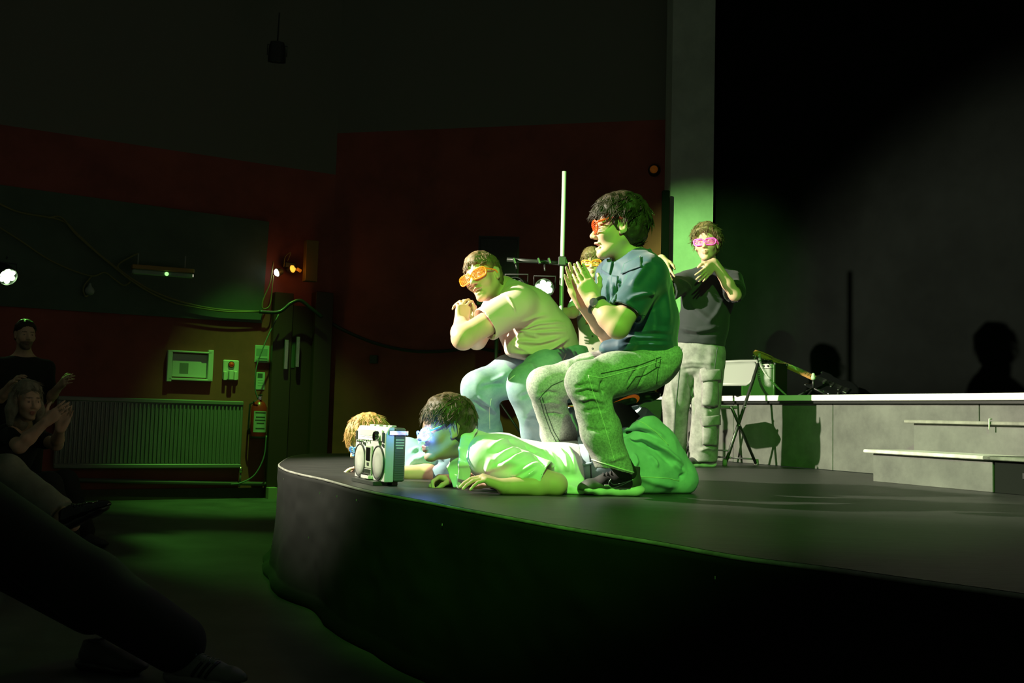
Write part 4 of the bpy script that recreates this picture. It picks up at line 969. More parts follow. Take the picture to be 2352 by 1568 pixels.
# ================================================================ crouching boy in the pink T-shirt
def flipz(R, axis, sign):
    "make the third column point to the given side of a world axis"
    return R if R[axis, 2] * sign > 0 else np.stack([R[:, 0], R[:, 1], -R[:, 2]], 1)
def person_pink():
    root = thing('person', 'short-haired person in pale pink T-shirt and blue jeans crouching forward, orange slatted glasses', 'person', (0.1, 5.1, STAGE_Z))
    R = frame((-0.55, -0.83, -0.04), (0.74, -0.5, 0.34)); s = 1.02; o = P(1111, 639, 4.95)
    nk = P(1157, 668, 5.08); S = SDF()
    T = add_head(S, o, R, s, 'open', nk, 0.055)
    sd = np.array([0.45, -0.89, 0])
    S.tube([P(1175, 692, 5.08), P(1205, 728, 5.1), P(1245, 790, 5.12), P(1268, 820, 5.12)], sd, [(0.09, 0.05), (0.07, 0.05), (0.06, 0.05), (0.06, 0.05)], 0.05)
    sh1, el1, wr1 = P(1188, 700, 4.88), P(1064, 776, 4.74), P(1060, 742, 4.92)
    sh2, el2, wr2 = P(1150, 700, 5.28), P(1095, 780, 5.20), P(1078, 742, 5.03)
    S.cap(nk, sh1, 0.055, 0.055, 0.05); S.cap(nk, sh2, 0.055, 0.055, 0.05)
    add_arm(S, sh1, el1, wr1, (0.062, 0.056, 0.038)); add_arm(S, sh2, el2, wr2, (0.055, 0.05, 0.036))
    nails = []
    R1 = flipz(frame((0.10, 0.25, 0.95), (0.8, 0.5, -0.2)), 1, -1)
    add_hand(S, wr1, R1, ((0.7, 0.9, 0.5), (0.6, 0.95, 0.5), (0.7, 1.0, 0.5), (0.85, 1.0, 0.5)), (0.5, 0.5), 0.98, 0.04, nails)
    R2 = flipz(frame((0.05, -0.15, 0.95), (0.8, -0.5, -0.1)), 1, 1)
    add_hand(S, wr2, R2, ((0.8, 0.9, 0.5),) * 4, (0.5, 0.4), 0.95, 0.04, nails)
    h1, k1, a1 = P(1292, 846, 4.98), P(1212, 886, 4.76), P(1262, 1075, 4.92)
    h2, k2, a2 = P(1238, 846, 5.25), P(1102, 892, 5.08), P(1128, 1065, 5.46)
    S.chain([P(1285, 835, 5.12), h1, k1, a1], [0.05, 0.04, 0.03, 0.028], 0.04); S.chain([P(1285, 835, 5.12), h2, k2, a2], [0.05, 0.04, 0.03, 0.028], 0.04)
    ob, V, Q = sdf_obj('body', S, 0.0046, M_SKIN, root, 1)
    tint(ob, V, head_tint(T, R, s) + nails)
    mb = MB(); mb.tube([T(0.078, -0.017, -0.0675), T(0.090, 0, -0.066), T(0.078, 0.017, -0.0675)], 0.004 * s, 6); mb.build('teeth', M_TOOTH, root, smooth=True)
    make_hair(root, o, R, s, M_HAIR_SANDY, 0.008, 2400, (0.018, 0.034), 0.6, 0.28, 11, hl=0.074, wild=0.25, width=0.0015)
    shutter_glasses(root, T(0.106, 0, -0.002), R, s, M_GL_ORANGE, M_GL_ORANGE, 'orange slatted party glasses', 7, wide=1.08)
    C = SDF()
    C.tube([P(1170, 686, 5.06), P(1203, 724, 5.08), P(1238, 778, 5.10), P(1262, 815, 5.12)], sd, [(0.18, 0.085), (0.21, 0.135), (0.22, 0.155), (0.20, 0.145)], 0.06)
    C.cap(P(1160, 682, 5.06), sh1, 0.068, 0.08, 0.05); C.cap(P(1160, 682, 5.06), sh2, 0.068, 0.075, 0.05)
    sl1 = sh1 + (el1 - sh1) * 0.56; sl2 = sh2 + (el2 - sh2) * 0.6
    C.cap(sh1, sh1 + (el1 - sh1) * 0.8, 0.088, 0.084, 0.04); C.cap(sh2, sh2 + (el2 - sh2) * 0.8, 0.08, 0.08, 0.04)
    C.cut(sl1, (el1 - sh1) + np.array([0.03, 0, 0.0]), 0.004, sl1 + (el1 - sh1) * 0.35, 0.13); C.cut(sl2, el2 - sh2, 0.004, sl2 + (el2 - sh2) * 0.35, 0.12)
    C.cap(sl1 + (el1 - sh1) * 0.03, sl1 + (el1 - sh1) * 0.35, 0.074, 0.07, 0.004, True)
    C.ell(P(1205, 800, 5.0), (0.10, 0.12, 0.075), None, 0.06)
    dn = P(1262, 835, 5.1) - P(1225, 735, 5.1)
    C.cut(P(1245, 834, 5.1), np.array([-0.16, 0, -1.0]), 0.012)
    C.cap(nk, T(0, 0, -0.05), 0.066, 0.07, 0.01, True)
    def post(V, Q):
        V = wrinkle(V, Q, (0.9, -0.2, 0.1), 0.0022, 12, 4, 41)
        return folds(V, Q, [([(1190, 754), (1240, 742), (1296, 741)], 0.009, 0.013), ([(1188, 760), (1240, 752), (1298, 750)], 0.008, 0.010), ([(1182, 757), (1230, 764), (1300, 762)], 0.008, 0.012), ([(1180, 786), (1240, 786), (1292, 772)], 0.010, 0.014), ([(1176, 792), (1220, 806), (1290, 784)], 0.009, 0.012), ([(1176, 810), (1235, 808), (1292, 790)], 0.009, 0.013), ([(1222, 812), (1262, 796), (1305, 778)], 0.009, 0.015), ([(1230, 822), (1270, 805), (1302, 795)], 0.008, 0.010), ([(1186, 775), (1205, 766), (1240, 774)], 0.010, 0.010),
            ([(1108, 735), (1140, 728), (1178, 716)], 0.008, 0.012), ([(1112, 742), (1135, 738), (1165, 728)], 0.007, 0.009), ([(1135, 668), (1170, 650), (1215, 655)], 0.009, 0.012), ([(1130, 678), (1165, 660), (1225, 668)], 0.009, 0.010), ([(1165, 680), (1175, 695), (1184, 716)], 0.006, 0.008), ([(1128, 763), (1145, 775), (1170, 782)], 0.010, 0.010), ([(1137, 780), (1152, 795), (1180, 806)], 0.010, 0.010), ([(1195, 740), (1225, 728), (1260, 722)], 0.010, 0.006)])
    ob, V, Q = sdf_obj('pink_t_shirt', C, 0.005, M_PINK, root, 1, post); bvh = bvh_of(V, Q)
    seam(ob, bvh, [[(1096, 727), (1120, 733), (1146, 740)]], 0.002, M_PINK, 'sleeve_hem'); seam(ob, bvh, [[(1205, 835), (1235, 826), (1270, 815), (1298, 812)]], 0.002, M_PINK, 'bottom_hem')
    J = SDF()
    J.tube([P(1278, 812, 5.12), P(1288, 855, 5.14)], sd, [(0.19, 0.15), (0.20, 0.16)], 0.05)
    J.chain([h1, h1 * 0.5 + k1 * 0.5 + np.array([0, 0, 0.01]), k1, k1 * 0.45 + a1 * 0.55, a1], [0.125, 0.115, 0.095, 0.085, 0.075], 0.04)
    J.chain([h2, h2 * 0.5 + k2 * 0.5 + np.array([0, 0, 0.01]), k2, k2 * 0.45 + a2 * 0.55, a2], [0.12, 0.105, 0.088, 0.08, 0.078], 0.04)
    J.cut((0, 0, STAGE_Z + 0.03), (0, 0, -1), 0.003); J.cut(P(1280, 800, 5.12), (-0.1, 0, 1), 0.01)
    def post(V, Q):
        V = wrinkle(V, Q, (0.1, 0, 1), 0.003, 11, 2, 51)
        return folds(V, Q, [([(1085, 920), (1105, 935), (1130, 940)], 0.012, -0.012), ([(1095, 905), (1120, 925), (1140, 950)], 0.010, 0.012), ([(1125, 880), (1160, 862), (1180, 862)], 0.012, 0.010), ([(1100, 890), (1135, 880), (1178, 886)], 0.010, -0.010), ([(1190, 915), (1215, 905), (1240, 910)], 0.012, -0.008), ([(1215, 830), (1230, 860), (1250, 880)], 0.016, 0.008), ([(1205, 960), (1225, 955), (1245, 965)], 0.010, -0.008)])
    ob, V, Q = sdf_obj('jeans', J, 0.0064, M_DENIM_LIGHT, root, 1, post); bvh = bvh_of(V, Q)
    seam(ob, bvh, [[(1182, 862), (1160, 880), (1140, 900), (1128, 915)], [(1128, 915), (1124, 940), (1125, 985)], [(1300, 812), (1290, 835), (1278, 860)]], 0.002, M_STITCH, 'seam')
    for a in (a1, a2): make_shoe(root, np.array([a[0] + 0.05, a[1], STAGE_Z]), frame((-0.97, -0.22, 0), (0.2, -1, 0)), 0.28, M_SHOE, M_SOLE, None, None, 1, res=0.006)

# ================================================================ blond boy lying behind the radio
def person_blond():
    root = thing('person', 'blond person lying face down in pale blue shirt, mostly hidden behind the portable radio', 'person', (-0.4, 5.25, STAGE_Z))
    R = frame((-0.86, -0.22, -0.42), (0.22, -0.97, 0.05)); s = 1.0; o = P(848, 1014, 5.22)
    nk = P(905, 1050, 5.3); S = SDF()
    T = add_head(S, o, R, s, 'closed', nk, 0.056)
    S.tube([P(925, 1058, 5.3), P(1010, 1066, 5.3), P(1110, 1070, 5.32), P(1170, 1062, 5.33)], (0, 1, 0), [(0.09, 0.05), (0.06, 0.045), (0.06, 0.045), (0.06, 0.045)], 0.05)
    sh1, el1, wr1 = P(935, 1050, 5.14), P(1022, 1084, 5.02), P(915, 1086, 4.95)
    sh2, el2, wr2 = P(925, 1050, 5.48), P(960, 1075, 5.6), P(860, 1075, 5.4)
    add_arm(S, sh1, el1, wr1); add_arm(S, sh2, el2, wr2)
    add_hand(S, wr1, flipz(frame((-1, 0.1, 0.1), (0, 1, 0)), 2, 1), (0.35,) * 4, (0.5, 0.4)); add_hand(S, wr2, flipz(frame((-1, 0, 0.05), (0, -1, 0)), 2, 1), (0.35,) * 4, (0.5, 0.4))
    S.cap(nk, sh1, 0.05, 0.05, 0.05); S.cap(nk, sh2, 0.05, 0.05, 0.05)
    h1, k1, a1 = P(1190, 1066, 5.22), P(1335, 1078, 5.26), P(1288, 950, 5.2)
    h2, k2, a2 = P(1190, 1060, 5.46), P(1335, 1072, 5.48), P(1288, 950, 5.4)
    for h, k, a in ((h1, k1, a1), (h2, k2, a2)): S.chain([P(1170, 1062, 5.33), h, k, a], [0.05, 0.04, 0.03, 0.028], 0.04)
    ob, V, Q = sdf_obj('body', S, 0.007, M_SKIN, root, 1); tint(ob, V, head_tint(T, R, s))
    make_hair(root, o, R, s, M_HAIR_BLOND, 0.018, 2400, (0.045, 0.08), 0.7, 0.2, 13, hl=0.050, wild=0.18)
    shutter_glasses(root, T(0.108, 0, -0.01), R, s, M_GL_BLUE_DIM, M_GL_BLUE_DIM, 'pale blue slatted glasses', 5)
    C = SDF()
    C.tube([P(920, 1050, 5.3), P(970, 1058, 5.3), P(1060, 1066, 5.31), P(1130, 1066, 5.32)], (0, 1, 0), [(0.15, 0.08), (0.20, 0.11), (0.20, 0.105), (0.19, 0.11)], 0.05)
    C.chain([P(915, 1045, 5.28), sh1, el1], [0.07, 0.09, 0.085], 0.05); C.chain([P(910, 1045, 5.3), sh2, el2], [0.07, 0.085, 0.08], 0.05)
    C.cut((0, 0, STAGE_Z + 0.002), (0, 0, -1), 0.01)
    def post(V, Q):
        V = wrinkle(V, Q, (0.7, -0.3, 0.6), 0.005, 9, 3, 61)
        return folds(V, Q, [([(935, 1075), (955, 1055), (985, 1050)], 0.014, 0.014), ([(930, 1095), (965, 1075), (1010, 1060)], 0.014, -0.014), ([(940, 1040), (960, 1030), (975, 1035)], 0.012, 0.010), ([(985, 1062), (1005, 1055), (1020, 1058)], 0.010, 0.010)])
    sdf_obj('blue_shirt', C, 0.008, M_SKYBLUE, root, 1, post)
    J = SDF(); J.tube([P(1125, 1066, 5.32), P(1185, 1058, 5.33)], (0, 1, 0), [(0.19, 0.11), (0.2, 0.125)], 0.05)
    for h, k, a in ((h1, k1, a1), (h2, k2, a2)): J.chain([h, k], [0.10, 0.085], 0.05); J.chain([k, a], [0.085, 0.08], 0.02); J.cut(a, a - k, 0.003, a + (a - k) * 0.3, 0.12)
    J.cut((0, 0, STAGE_Z + 0.002), (0, 0, -1), 0.01)
    sdf_obj('jeans', J, 0.011, M_DENIM_BLUE, root, 1)
    for z in (5.2, 5.4):
        Rs = np.stack([np.array([1.0, 0, 0]), np.array([0, -1.0, 0]), np.array([0, 0, -1.0])], 1)
        make_shoe(root, P(1255, 893, z), Rs, 0.27, M_SHOE, M_SOLE_DARK, None, None, 1, res=0.007)

# ================================================================ standing boy in black T-shirt
def person_tee():
    root = thing('person', 'standing person in black T-shirt and baggy grey cargo trousers, wrists drooping, magenta glasses', 'person', (1.33, 7.1, STAGE_Z))
    R = frame((-0.34, -0.94, 0.05), (0.94, -0.34, 0.06)); s = 1.02; o = P(1623, 562, 7.08)
    nk = P(1632, 622, 7.14); S = SDF()
    T = add_head(S, o, R, s, 'closed', nk, 0.048)
    sd = np.array([0.96, -0.28, 0])
    S.tube([P(1628, 645, 7.14), P(1620, 720, 7.13), P(1606, 800, 7.13)], sd, [(0.08, 0.05), (0.06, 0.05), (0.06, 0.05)], 0.05)
    sh1, el1, wr1 = P(1578, 645, 7.15), P(1533, 667, 6.98), P(1518, 594, 6.92)
    sh2, el2, wr2 = P(1682, 645, 7.08), P(1688, 677, 6.86), P(1641, 603, 6.82)
    S.cap(nk, sh1, 0.05, 0.05, 0.05); S.cap(nk, sh2, 0.05, 0.05, 0.05)
    add_arm(S, sh1, el1, wr1, (0.045, 0.041, 0.03)); add_arm(S, sh2, el2, wr2, (0.045, 0.042, 0.03))
    R1 = flipz(frame((0.28, -0.45, -0.86), (0.75, -0.5, 0.5)), 1, -1)
    add_hand(S, wr1, R1, (0.10, 0.06, 0.08, 0.14), (0.5, 0.2), 1.0, 0.07)
    R2 = flipz(frame((-0.62, -0.35, -0.70), (-0.5, -0.4, 0.7)), 1, -1)
    add_hand(S, wr2, R2, (0.12, 0.08, 0.08, 0.12), (0.5, 0.2), 1.02, 0.08)
    h1, k1, a1 = P(1572, 812, 7.16), P(1552, 925, 7.12), P(1548, 1046, 7.22)
    h2, k2, a2 = P(1632, 812, 7.10), P(1622, 925, 7.05), P(1614, 1048, 7.08)
    for h, k, a in ((h1, k1, a1), (h2, k2, a2)): S.chain([P(1606, 800, 7.13), h, k, a], [0.05, 0.04, 0.03, 0.028], 0.04)
    ob, V, Q = sdf_obj('body', S, 0.005, M_SKIN, root, 1); tint(ob, V, head_tint(T, R, s))
    make_hair(root, o, R, s, M_HAIR_LIGHT, 0.030, 2200, (0.05, 0.085), 0.15, 0.30, 17, hl=0.080, wild=0.25, part=0.25)
    shutter_glasses(root, T(0.106, 0, -0.002), R, s, M_GL_PINK, M_GL_PINK, 'magenta slatted party glasses', 5, wide=1.02)
    C = SDF()
    C.tube([P(1630, 643, 7.14), P(1624, 690, 7.14), P(1612, 750, 7.13), P(1604, 800, 7.13)], sd, [(0.165, 0.10), (0.175, 0.12), (0.175, 0.125), (0.185, 0.13)], 0.05)
    sl1 = sh1 + (el1 - sh1) * 0.85; sl2 = sh2 + (el2 - sh2) * 0.75
    C.cap(P(1628, 630, 7.14), sh1, 0.06, 0.068, 0.05); C.cap(P(1634, 630, 7.14), sh2, 0.06, 0.066, 0.05)
    C.cap(sh1, el1, 0.075, 0.08, 0.03); C.cap(sh2, el2, 0.072, 0.076, 0.03)
    C.cut(sl1, el1 - sh1, 0.004, sl1 + (el1 - sh1) * 0.5, 0.12); C.cut(sl2, el2 - sh2, 0.004, sl2 + (el2 - sh2) * 0.5, 0.12)
    C.cut(P(1604, 792, 7.13), (-0.06, 0, -1), 0.006)
    C.cap(nk, T(0, 0, -0.03), 0.064, 0.07, 0.008, True)
    def post(V, Q):
        V = wrinkle(V, Q, (0.5, 0, 0.8), 0.005, 9, 3, 71)
        return folds(V, Q, [([(1560, 752), (1600, 760), (1650, 752)], 0.016, 0.012), ([(1565, 766), (1605, 770), (1655, 762)], 0.014, -0.010), ([(1580, 690), (1610, 720), (1640, 745)], 0.02, 0.010), ([(1660, 690), (1645, 720), (1625, 745)], 0.016, 0.010), ([(1555, 640), (1575, 650), (1590, 665)], 0.014, 0.010), ([(1665, 660), (1655, 690), (1650, 730)], 0.014, -0.010)])
    sdf_obj('black_t_shirt', C, 0.0065, M_TEE, root, 1, post)
    J = SDF()
    J.tube([P(1604, 785, 7.13), P(1602, 830, 7.13)], sd, [(0.17, 0.12), (0.185, 0.13)], 0.05)
    J.chain([h1, k1, a1], [0.100, 0.092, 0.088], 0.02); J.chain([h2, k2, a2], [0.102, 0.096, 0.098], 0.02)
    J.cut(np.array([0, 0, a1[2] - 0.03]), (0, 0, -1), 0.004); J.cut(P(1604, 780, 7.13), (0, 0, 1), 0.004)
    def post(V, Q):
        V = wrinkle(V, Q, (0.1, 0, 1), 0.006, 8, 3, 81)
        return folds(V, Q, [([(1560, 835), (1590, 830), (1640, 835)], 0.012, 0.006), ([(1560, 850), (1590, 846), (1640, 850)], 0.012, -0.006), ([(1580, 860), (1590, 900), (1595, 960)], 0.012, -0.014), ([(1540, 870), (1550, 940), (1545, 1020)], 0.014, 0.008), ([(1615, 935), (1632, 940), (1650, 930)], 0.010, -0.012), ([(1605, 1035), (1625, 1028), (1645, 1032)], 0.012, 0.012), ([(1530, 1030), (1550, 1022), (1570, 1030)], 0.012, 0.012)])
    ob, V, Q = sdf_obj('cargo_trousers', J, 0.007, M_CARGO, root, 1, post); bvh = bvh_of(V, Q)
    seam(ob, bvh, [[(1566, 800), (1560, 860), (1552, 930), (1548, 1020)], [(1648, 798), (1642, 840), (1640, 860)]], 0.003, M_STITCH_DARK, 'seam')
    patch('cargo_pocket', bvh, [(1617, 862), (1645, 858), (1646, 932), (1614, 930)], M_CARGO, ob, 10, 14, 0.012, 0.016, 0.018); patch('cargo_pocket', bvh, [(1616, 966), (1642, 962), (1643, 1022), (1613, 1020)], M_CARGO, ob, 10, 12, 0.012, 0.016, 0.016)
    patch('pocket_flap', bvh, [(1612, 852), (1649, 848), (1650, 872), (1616, 878)], M_CARGO, ob, 10, 6, 0.034, 0.008, 0.008); patch('pocket_flap', bvh, [(1612, 955), (1646, 951), (1646, 974), (1616, 978)], M_CARGO, ob, 10, 6, 0.032, 0.008, 0.008)
    make_shoe(root, np.array([a1[0] + 0.06, a1[1] + 0.03, STAGE_Z]), frame((-0.86, -0.5, 0), (0.5, -0.86, 0)), 0.28, M_SHOE, M_SOLE, None, None, 1, res=0.006)
    make_shoe(root, np.array([a2[0] + 0.085, a2[1] + 0.03, STAGE_Z]), frame((-0.90, -0.42, 0), (0.42, -0.9, 0)), 0.28, M_SHOE, M_SOLE, None, None, 1, res=0.006)

# ================================================================ boy in the waistcoat, at the back
def person_vest():
    root = thing('person', 'person in white T-shirt and grey buttoned waistcoat standing behind, orange glasses', 'person', (0.68, 7.9, STAGE_Z))
    R = frame((-0.16, -0.98, -0.05), (0.98, -0.16, 0.05)); s = 0.97; o = P(1360, 606, 7.85)
    nk = P(1368, 655, 7.92); S = SDF()
    T = add_head(S, o, R, s, 'closed', nk, 0.052)
    sd = np.array([0.98, -0.2, 0])
    S.tube([P(1372, 680, 7.92), P(1376, 740, 7.92), P(1378, 820, 7.92)], sd, [(0.08, 0.05), (0.06, 0.05), (0.06, 0.05)], 0.05)
    sh1, el1, wr1 = P(1332, 690, 7.92), P(1316, 718, 7.72), P(1268, 722, 7.62)
    sh2, el2, wr2 = P(1415, 690, 7.92), P(1428, 760, 7.9), P(1420, 815, 7.75)
    S.cap(nk, sh1, 0.048, 0.045, 0.05); S.cap(nk, sh2, 0.048, 0.045, 0.05)
    add_arm(S, sh1, el1, wr1, (0.045, 0.042, 0.03)); add_arm(S, sh2, el2, wr2, (0.045, 0.042, 0.03))
    add_hand(S, wr1, flipz(frame((-0.9, -0.3, 0.1), (0, -0.3, 0.9)), 1, -1), (0.3,) * 4, (0.5, 0.3)); add_hand(S, wr2, flipz(frame((0, -0.3, -0.9), (-0.5, -0.8, 0)), 0, 1), (0.3,) * 4, (0.5, 0.3))
    legs = [(P(1352, 830, 7.92), P(1350, 930, 7.88), P(1350, 1030, 7.95)), (P(1402, 830, 7.92), P(1402, 930, 7.88), P(1402, 1030, 7.95))]
    for h, k, a in legs: S.chain([P(1378, 820, 7.92), h, k, a], [0.05, 0.04, 0.03, 0.028], 0.04)
    ob, V, Q = sdf_obj('body', S, 0.0065, M_SKIN, root, 1); tint(ob, V, head_tint(T, R, s))
    make_hair(root, o, R, s, M_HAIR_LIGHT, 0.012, 1500, (0.04, 0.065), 0.9, 0.15, 23, hl=0.052, wild=0.2)
    shutter_glasses(root, T(0.106, 0, -0.002), R, s, M_GL_ORANGE, M_GL_ORANGE, 'orange slatted party glasses', 4, wide=1.05)
    C = SDF()
    C.tube([P(1372, 680, 7.92), P(1376, 730, 7.92), P(1378, 822, 7.92)], sd, [(0.15, 0.095), (0.155, 0.105), (0.155, 0.11)], 0.05)
    C.cap(P(1368, 668, 7.92), sh1, 0.055, 0.06, 0.04); C.cap(P(1368, 668, 7.92), sh2, 0.055, 0.06, 0.04)
    C.cap(sh1, sh1 * 0.4 + el1 * 0.6, 0.064, 0.066, 0.03); C.cap(sh2, sh2 * 0.45 + el2 * 0.55, 0.064, 0.066, 0.03); C.cap(nk, T(0, 0, -0.03), 0.06, 0.066, 0.008, True)
    sdf_obj('white_t_shirt', C, 0.010, M_WHITE, root, 1, lambda V, Q: wrinkle(V, Q, (0, 0, 1), 0.004, 9, 3, 91))
    W = SDF()
    W.tube([P(1372, 682, 7.92), P(1376, 730, 7.92), P(1379, 850, 7.92)], sd, [(0.145, 0.11), (0.165, 0.125), (0.165, 0.13)], 0.05)
    W.cap(P(1374, 660, 7.72), P(1370, 860, 7.74), 0.030, 0.050, 0.01, True)
    W.cap(sh1, sh1 + np.array([0, 0, 0.1]), 0.07, 0.07, 0.01, True); W.cap(sh2, sh2 + np.array([0, 0, 0.1]), 0.07, 0.07, 0.01, True)
    w, V, Q = sdf_obj('waistcoat', W, 0.008, mat('grey_waistcoat', (0.30, 0.28, 0.23), 0.8), root, 1)
    bvh = bvh_of(V, Q)
    for py in (700, 722, 745, 772, 800):
        h = raycast_px(bvh, 1361, py)
        if h: MB().lathe([(0.0, 0), (0.008, 0.0), (0.008, 0.004), (0.0, 0.005)], h[0], h[1], 10).build('button', mat('dark_button', (0.08, 0.08, 0.07), 0.4), w, smooth=True)
    h = raycast_px(bvh, 1350, 735)
    if h: MB().box(h[0] + h[1] * 0.004, (0.014, 0.004, 0.028), frame((1, 0, 0), (0, 1, 0)), 0.002).build('pocket_patch', mat('red_patch', (0.6, 0.10, 0.04), 0.6), w)
    J = SDF(); J.tube([P(1378, 815, 7.92), P(1378, 850, 7.92)], sd, [(0.15, 0.11), (0.165, 0.12)], 0.04)
    for h, k, a in legs: J.chain([h, k, a], [0.09, 0.08, 0.075], 0.03)
    sdf_obj('trousers', J, 0.012, mat('black_trouser_cloth', (0.02, 0.02, 0.02), 0.8), root, 1)
    for h, k, a in legs: make_shoe(root, np.array([a[0] + 0.02, a[1] + 0.08, STAGE_Z]), frame((-0.2, -0.98, 0), (0.98, -0.2, 0)), 0.27, M_SHOE, M_SOLE, None, None, 1, res=0.009)

# ================================================================ audience in the dark
M_DARKCLOTH = mat('black_cloth', (0.012, 0.014, 0.012), 0.9)
M_CHINO = mat('olive_chino_cloth', (0.16, 0.17, 0.12), 0.85, var=0.2, vscale=10)
M_GREYHAIR = mat('ash_blond_hair', (0.25, 0.22, 0.16), 0.5, var=0.2, vscale=60)
M_PATENT = mat('polished_black_leather', (0.008, 0.008, 0.008), 0.12)
M_SNEAKER = mat('pale_sneaker_leather', (0.11, 0.12, 0.10), 0.6)
def audience():
    # woman clapping
    root = thing('person', 'long-haired person in dark clothes clapping, seated among the audience', 'person', (-3.3, 6.8, 0))
    R = frame((0.80, -0.60, -0.05), (0.60, 0.80, 0)); s = 1.02; o = P(62, 921, 6.75); nk = P(48, 975, 6.85); S = SDF()
    T = add_head(S, o, R, s, 'closed', nk, 0.052)
    hip = P(-10, 1120, 7.0)
    S.tube([P(40, 1000, 6.9), hip], (0.6, 0.8, 0), [(0.08, 0.05), (0.06, 0.05)], 0.05)
    sh1, el1, wr1 = P(20, 1000, 6.7), P(45, 1025, 6.45), P(105, 968, 6.45)
    sh2, el2, wr2 = P(70, 1000, 7.0), P(130, 1020, 6.8), P(138, 985, 6.6)
    S.cap(nk, sh1, 0.045, 0.045, 0.05); S.cap(nk, sh2, 0.045, 0.045, 0.05)
    add_arm(S, sh1, el1, wr1, (0.045, 0.045, 0.03)); add_arm(S, sh2, el2, wr2, (0.045, 0.042, 0.03))
    add_hand(S, wr1, flipz(frame((0.75, 0, 0.65), (-0.6, 0, 0.7)), 1, -1), (0.1,) * 4, (0.9, 0.1), 1.0, 0.05); add_hand(S, wr2, flipz(frame((0.35, 0, 0.9), (-0.8, 0, 0.3)), 1, 1), (0.15,) * 4, (0.8, 0.1), 1.0, 0.05)
    kn = P(130, 1110, 6.6); ft = P(215, 1160, 6.5)
    for dy in (-0.12, 0.12): S.chain([hip + np.array([0, dy, 0]), kn + np.array([0, dy, 0]), np.array([kn[0] + 0.15, kn[1] + dy, 0.08])], [0.04, 0.032, 0.03], 0.04)
    ob, V, Q = sdf_obj('body', S, 0.0075, M_SKIN, root, 1); tint(ob, V, head_tint(T, R, s))
    hb = make_hair(root, o, R, s, M_GREYHAIR, 0.014, 500, (0.06, 0.10), 0.0, 0.1, 31, hl=0.085, wild=0.12)
    L = SDF()
    for y in (-1, 1): L.chain([T(-0.03, y * 0.075, 0.03), T(-0.01, y * 0.09, -0.06), T(0.0, y * 0.10, -0.15)], [0.035, 0.035, 0.02], 0.02)
    L.chain([T(-0.07, 0, 0.0), T(-0.08, 0, -0.15)], [0.07, 0.06], 0.02)
    sdf_obj('hair_lengths', L, 0.007, M_GREYHAIR, root, 1, lambda V, Q: wrinkle(V, Q, (0, 0, 1), 0.005, 30, 5, 3))
    C = SDF(); C.tube([P(42, 1003, 6.9), hip], (0.6, 0.8, 0), [(0.17, 0.11), (0.17, 0.12)], 0.05); C.cap(sh1, sh1 * 0.4 + el1 * 0.6, 0.06, 0.06, 0.04); C.cap(sh2, sh2 * 0.4 + el2 * 0.6, 0.06, 0.06, 0.04)
    sdf_obj('dark_top', C, 0.012, M_DARKCLOTH, root, 1)
    J = SDF()
    for dy in (-0.12, 0.12): J.chain([hip + np.array([0, dy, 0]), kn + np.array([0, dy, 0]), np.array([kn[0] + 0.15, kn[1] + dy, 0.1])], [0.1, 0.08, 0.07], 0.04)
    sdf_obj('dark_trousers', J, 0.014, M_DARKCLOTH, root, 1)
    for dy in (-0.12, 0.12): make_shoe(root, np.array([kn[0] + 0.12, kn[1] + dy, 0.0]), frame((0.9, -0.3, 0), (0.3, 0.9, 0)), 0.25, M_SHOE, M_SOLE_DARK, None, None, 1, res=0.009)
    # man standing behind
    root = thing('person', 'bearded person in dark clothes standing at the back by the dark wall', 'person', (-4.1, 8.5, 0))
    R = frame((0.66, -0.74, 0.0), (0.74, 0.66, 0)); o = P(58, 770, 8.4); s = 1.0; nk = P(54, 818, 8.46); S = SDF()
    T = add_head(S, o, R, s, 'closed', nk, 0.054)
    pe = np.array([nk[0], nk[1] + 0.02, nk[2] - 0.62])
    S.tube([nk - np.array([0, 0, 0.08]), pe], (0.74, 0.66, 0), [(0.08, 0.05), (0.06, 0.05)], 0.05)
    for sg in (-1, 1):
        sh = nk + np.array([0.74 * sg * 0.19, 0.66 * sg * 0.19, -0.09]); el = sh + np.array([0.05, -0.02, -0.27]); wr = el + np.array([0.16, -0.16, 0.12])
        S.cap(nk, sh, 0.045, 0.045, 0.05); add_arm(S, sh, el, wr, (0.045, 0.042, 0.03)); add_hand(S, wr, flipz(frame((0.6, -0.6, 0.4), (-0.4 * sg, 0.3, 0.8)), 1, -1), (0.4,) * 4, (0.6, 0.2))
        S.chain([pe, pe + np.array([0.74 * sg * 0.1, 0.66 * sg * 0.1, -0.05]), np.array([pe[0] + 0.74 * sg * 0.11, pe[1] + 0.66 * sg * 0.11, 0.07])], [0.045, 0.035, 0.03], 0.04)
    ob, V, Q = sdf_obj('body', S, 0.0075, M_SKIN, root, 1); tint(ob, V, head_tint(T, R, s) + [(T(0.06, 0, -0.09), (0.06, 0.06, 0.04), (0.06, 0.04, 0.03), R, 0.8)])
    make_hair(root, o, R, s, M_HAIR_DARK, 0.008, 300, (0.02, 0.03), 0.2, 0.1, 33, hl=0.088)
    C = SDF(); C.tube([nk - np.array([0, 0, 0.1]), pe], (0.74, 0.66, 0), [(0.18, 0.115), (0.17, 0.12)], 0.05)
    for sg in (-1, 1): sh = nk + np.array([0.74 * sg * 0.19, 0.66 * sg * 0.19, -0.09]); C.chain([nk - np.array([0, 0, 0.06]), sh, sh + np.array([0.05, -0.02, -0.25])], [0.06, 0.065, 0.06], 0.04)
    sdf_obj('dark_top', C, 0.013, M_DARKCLOTH, root, 1)
    J = SDF()
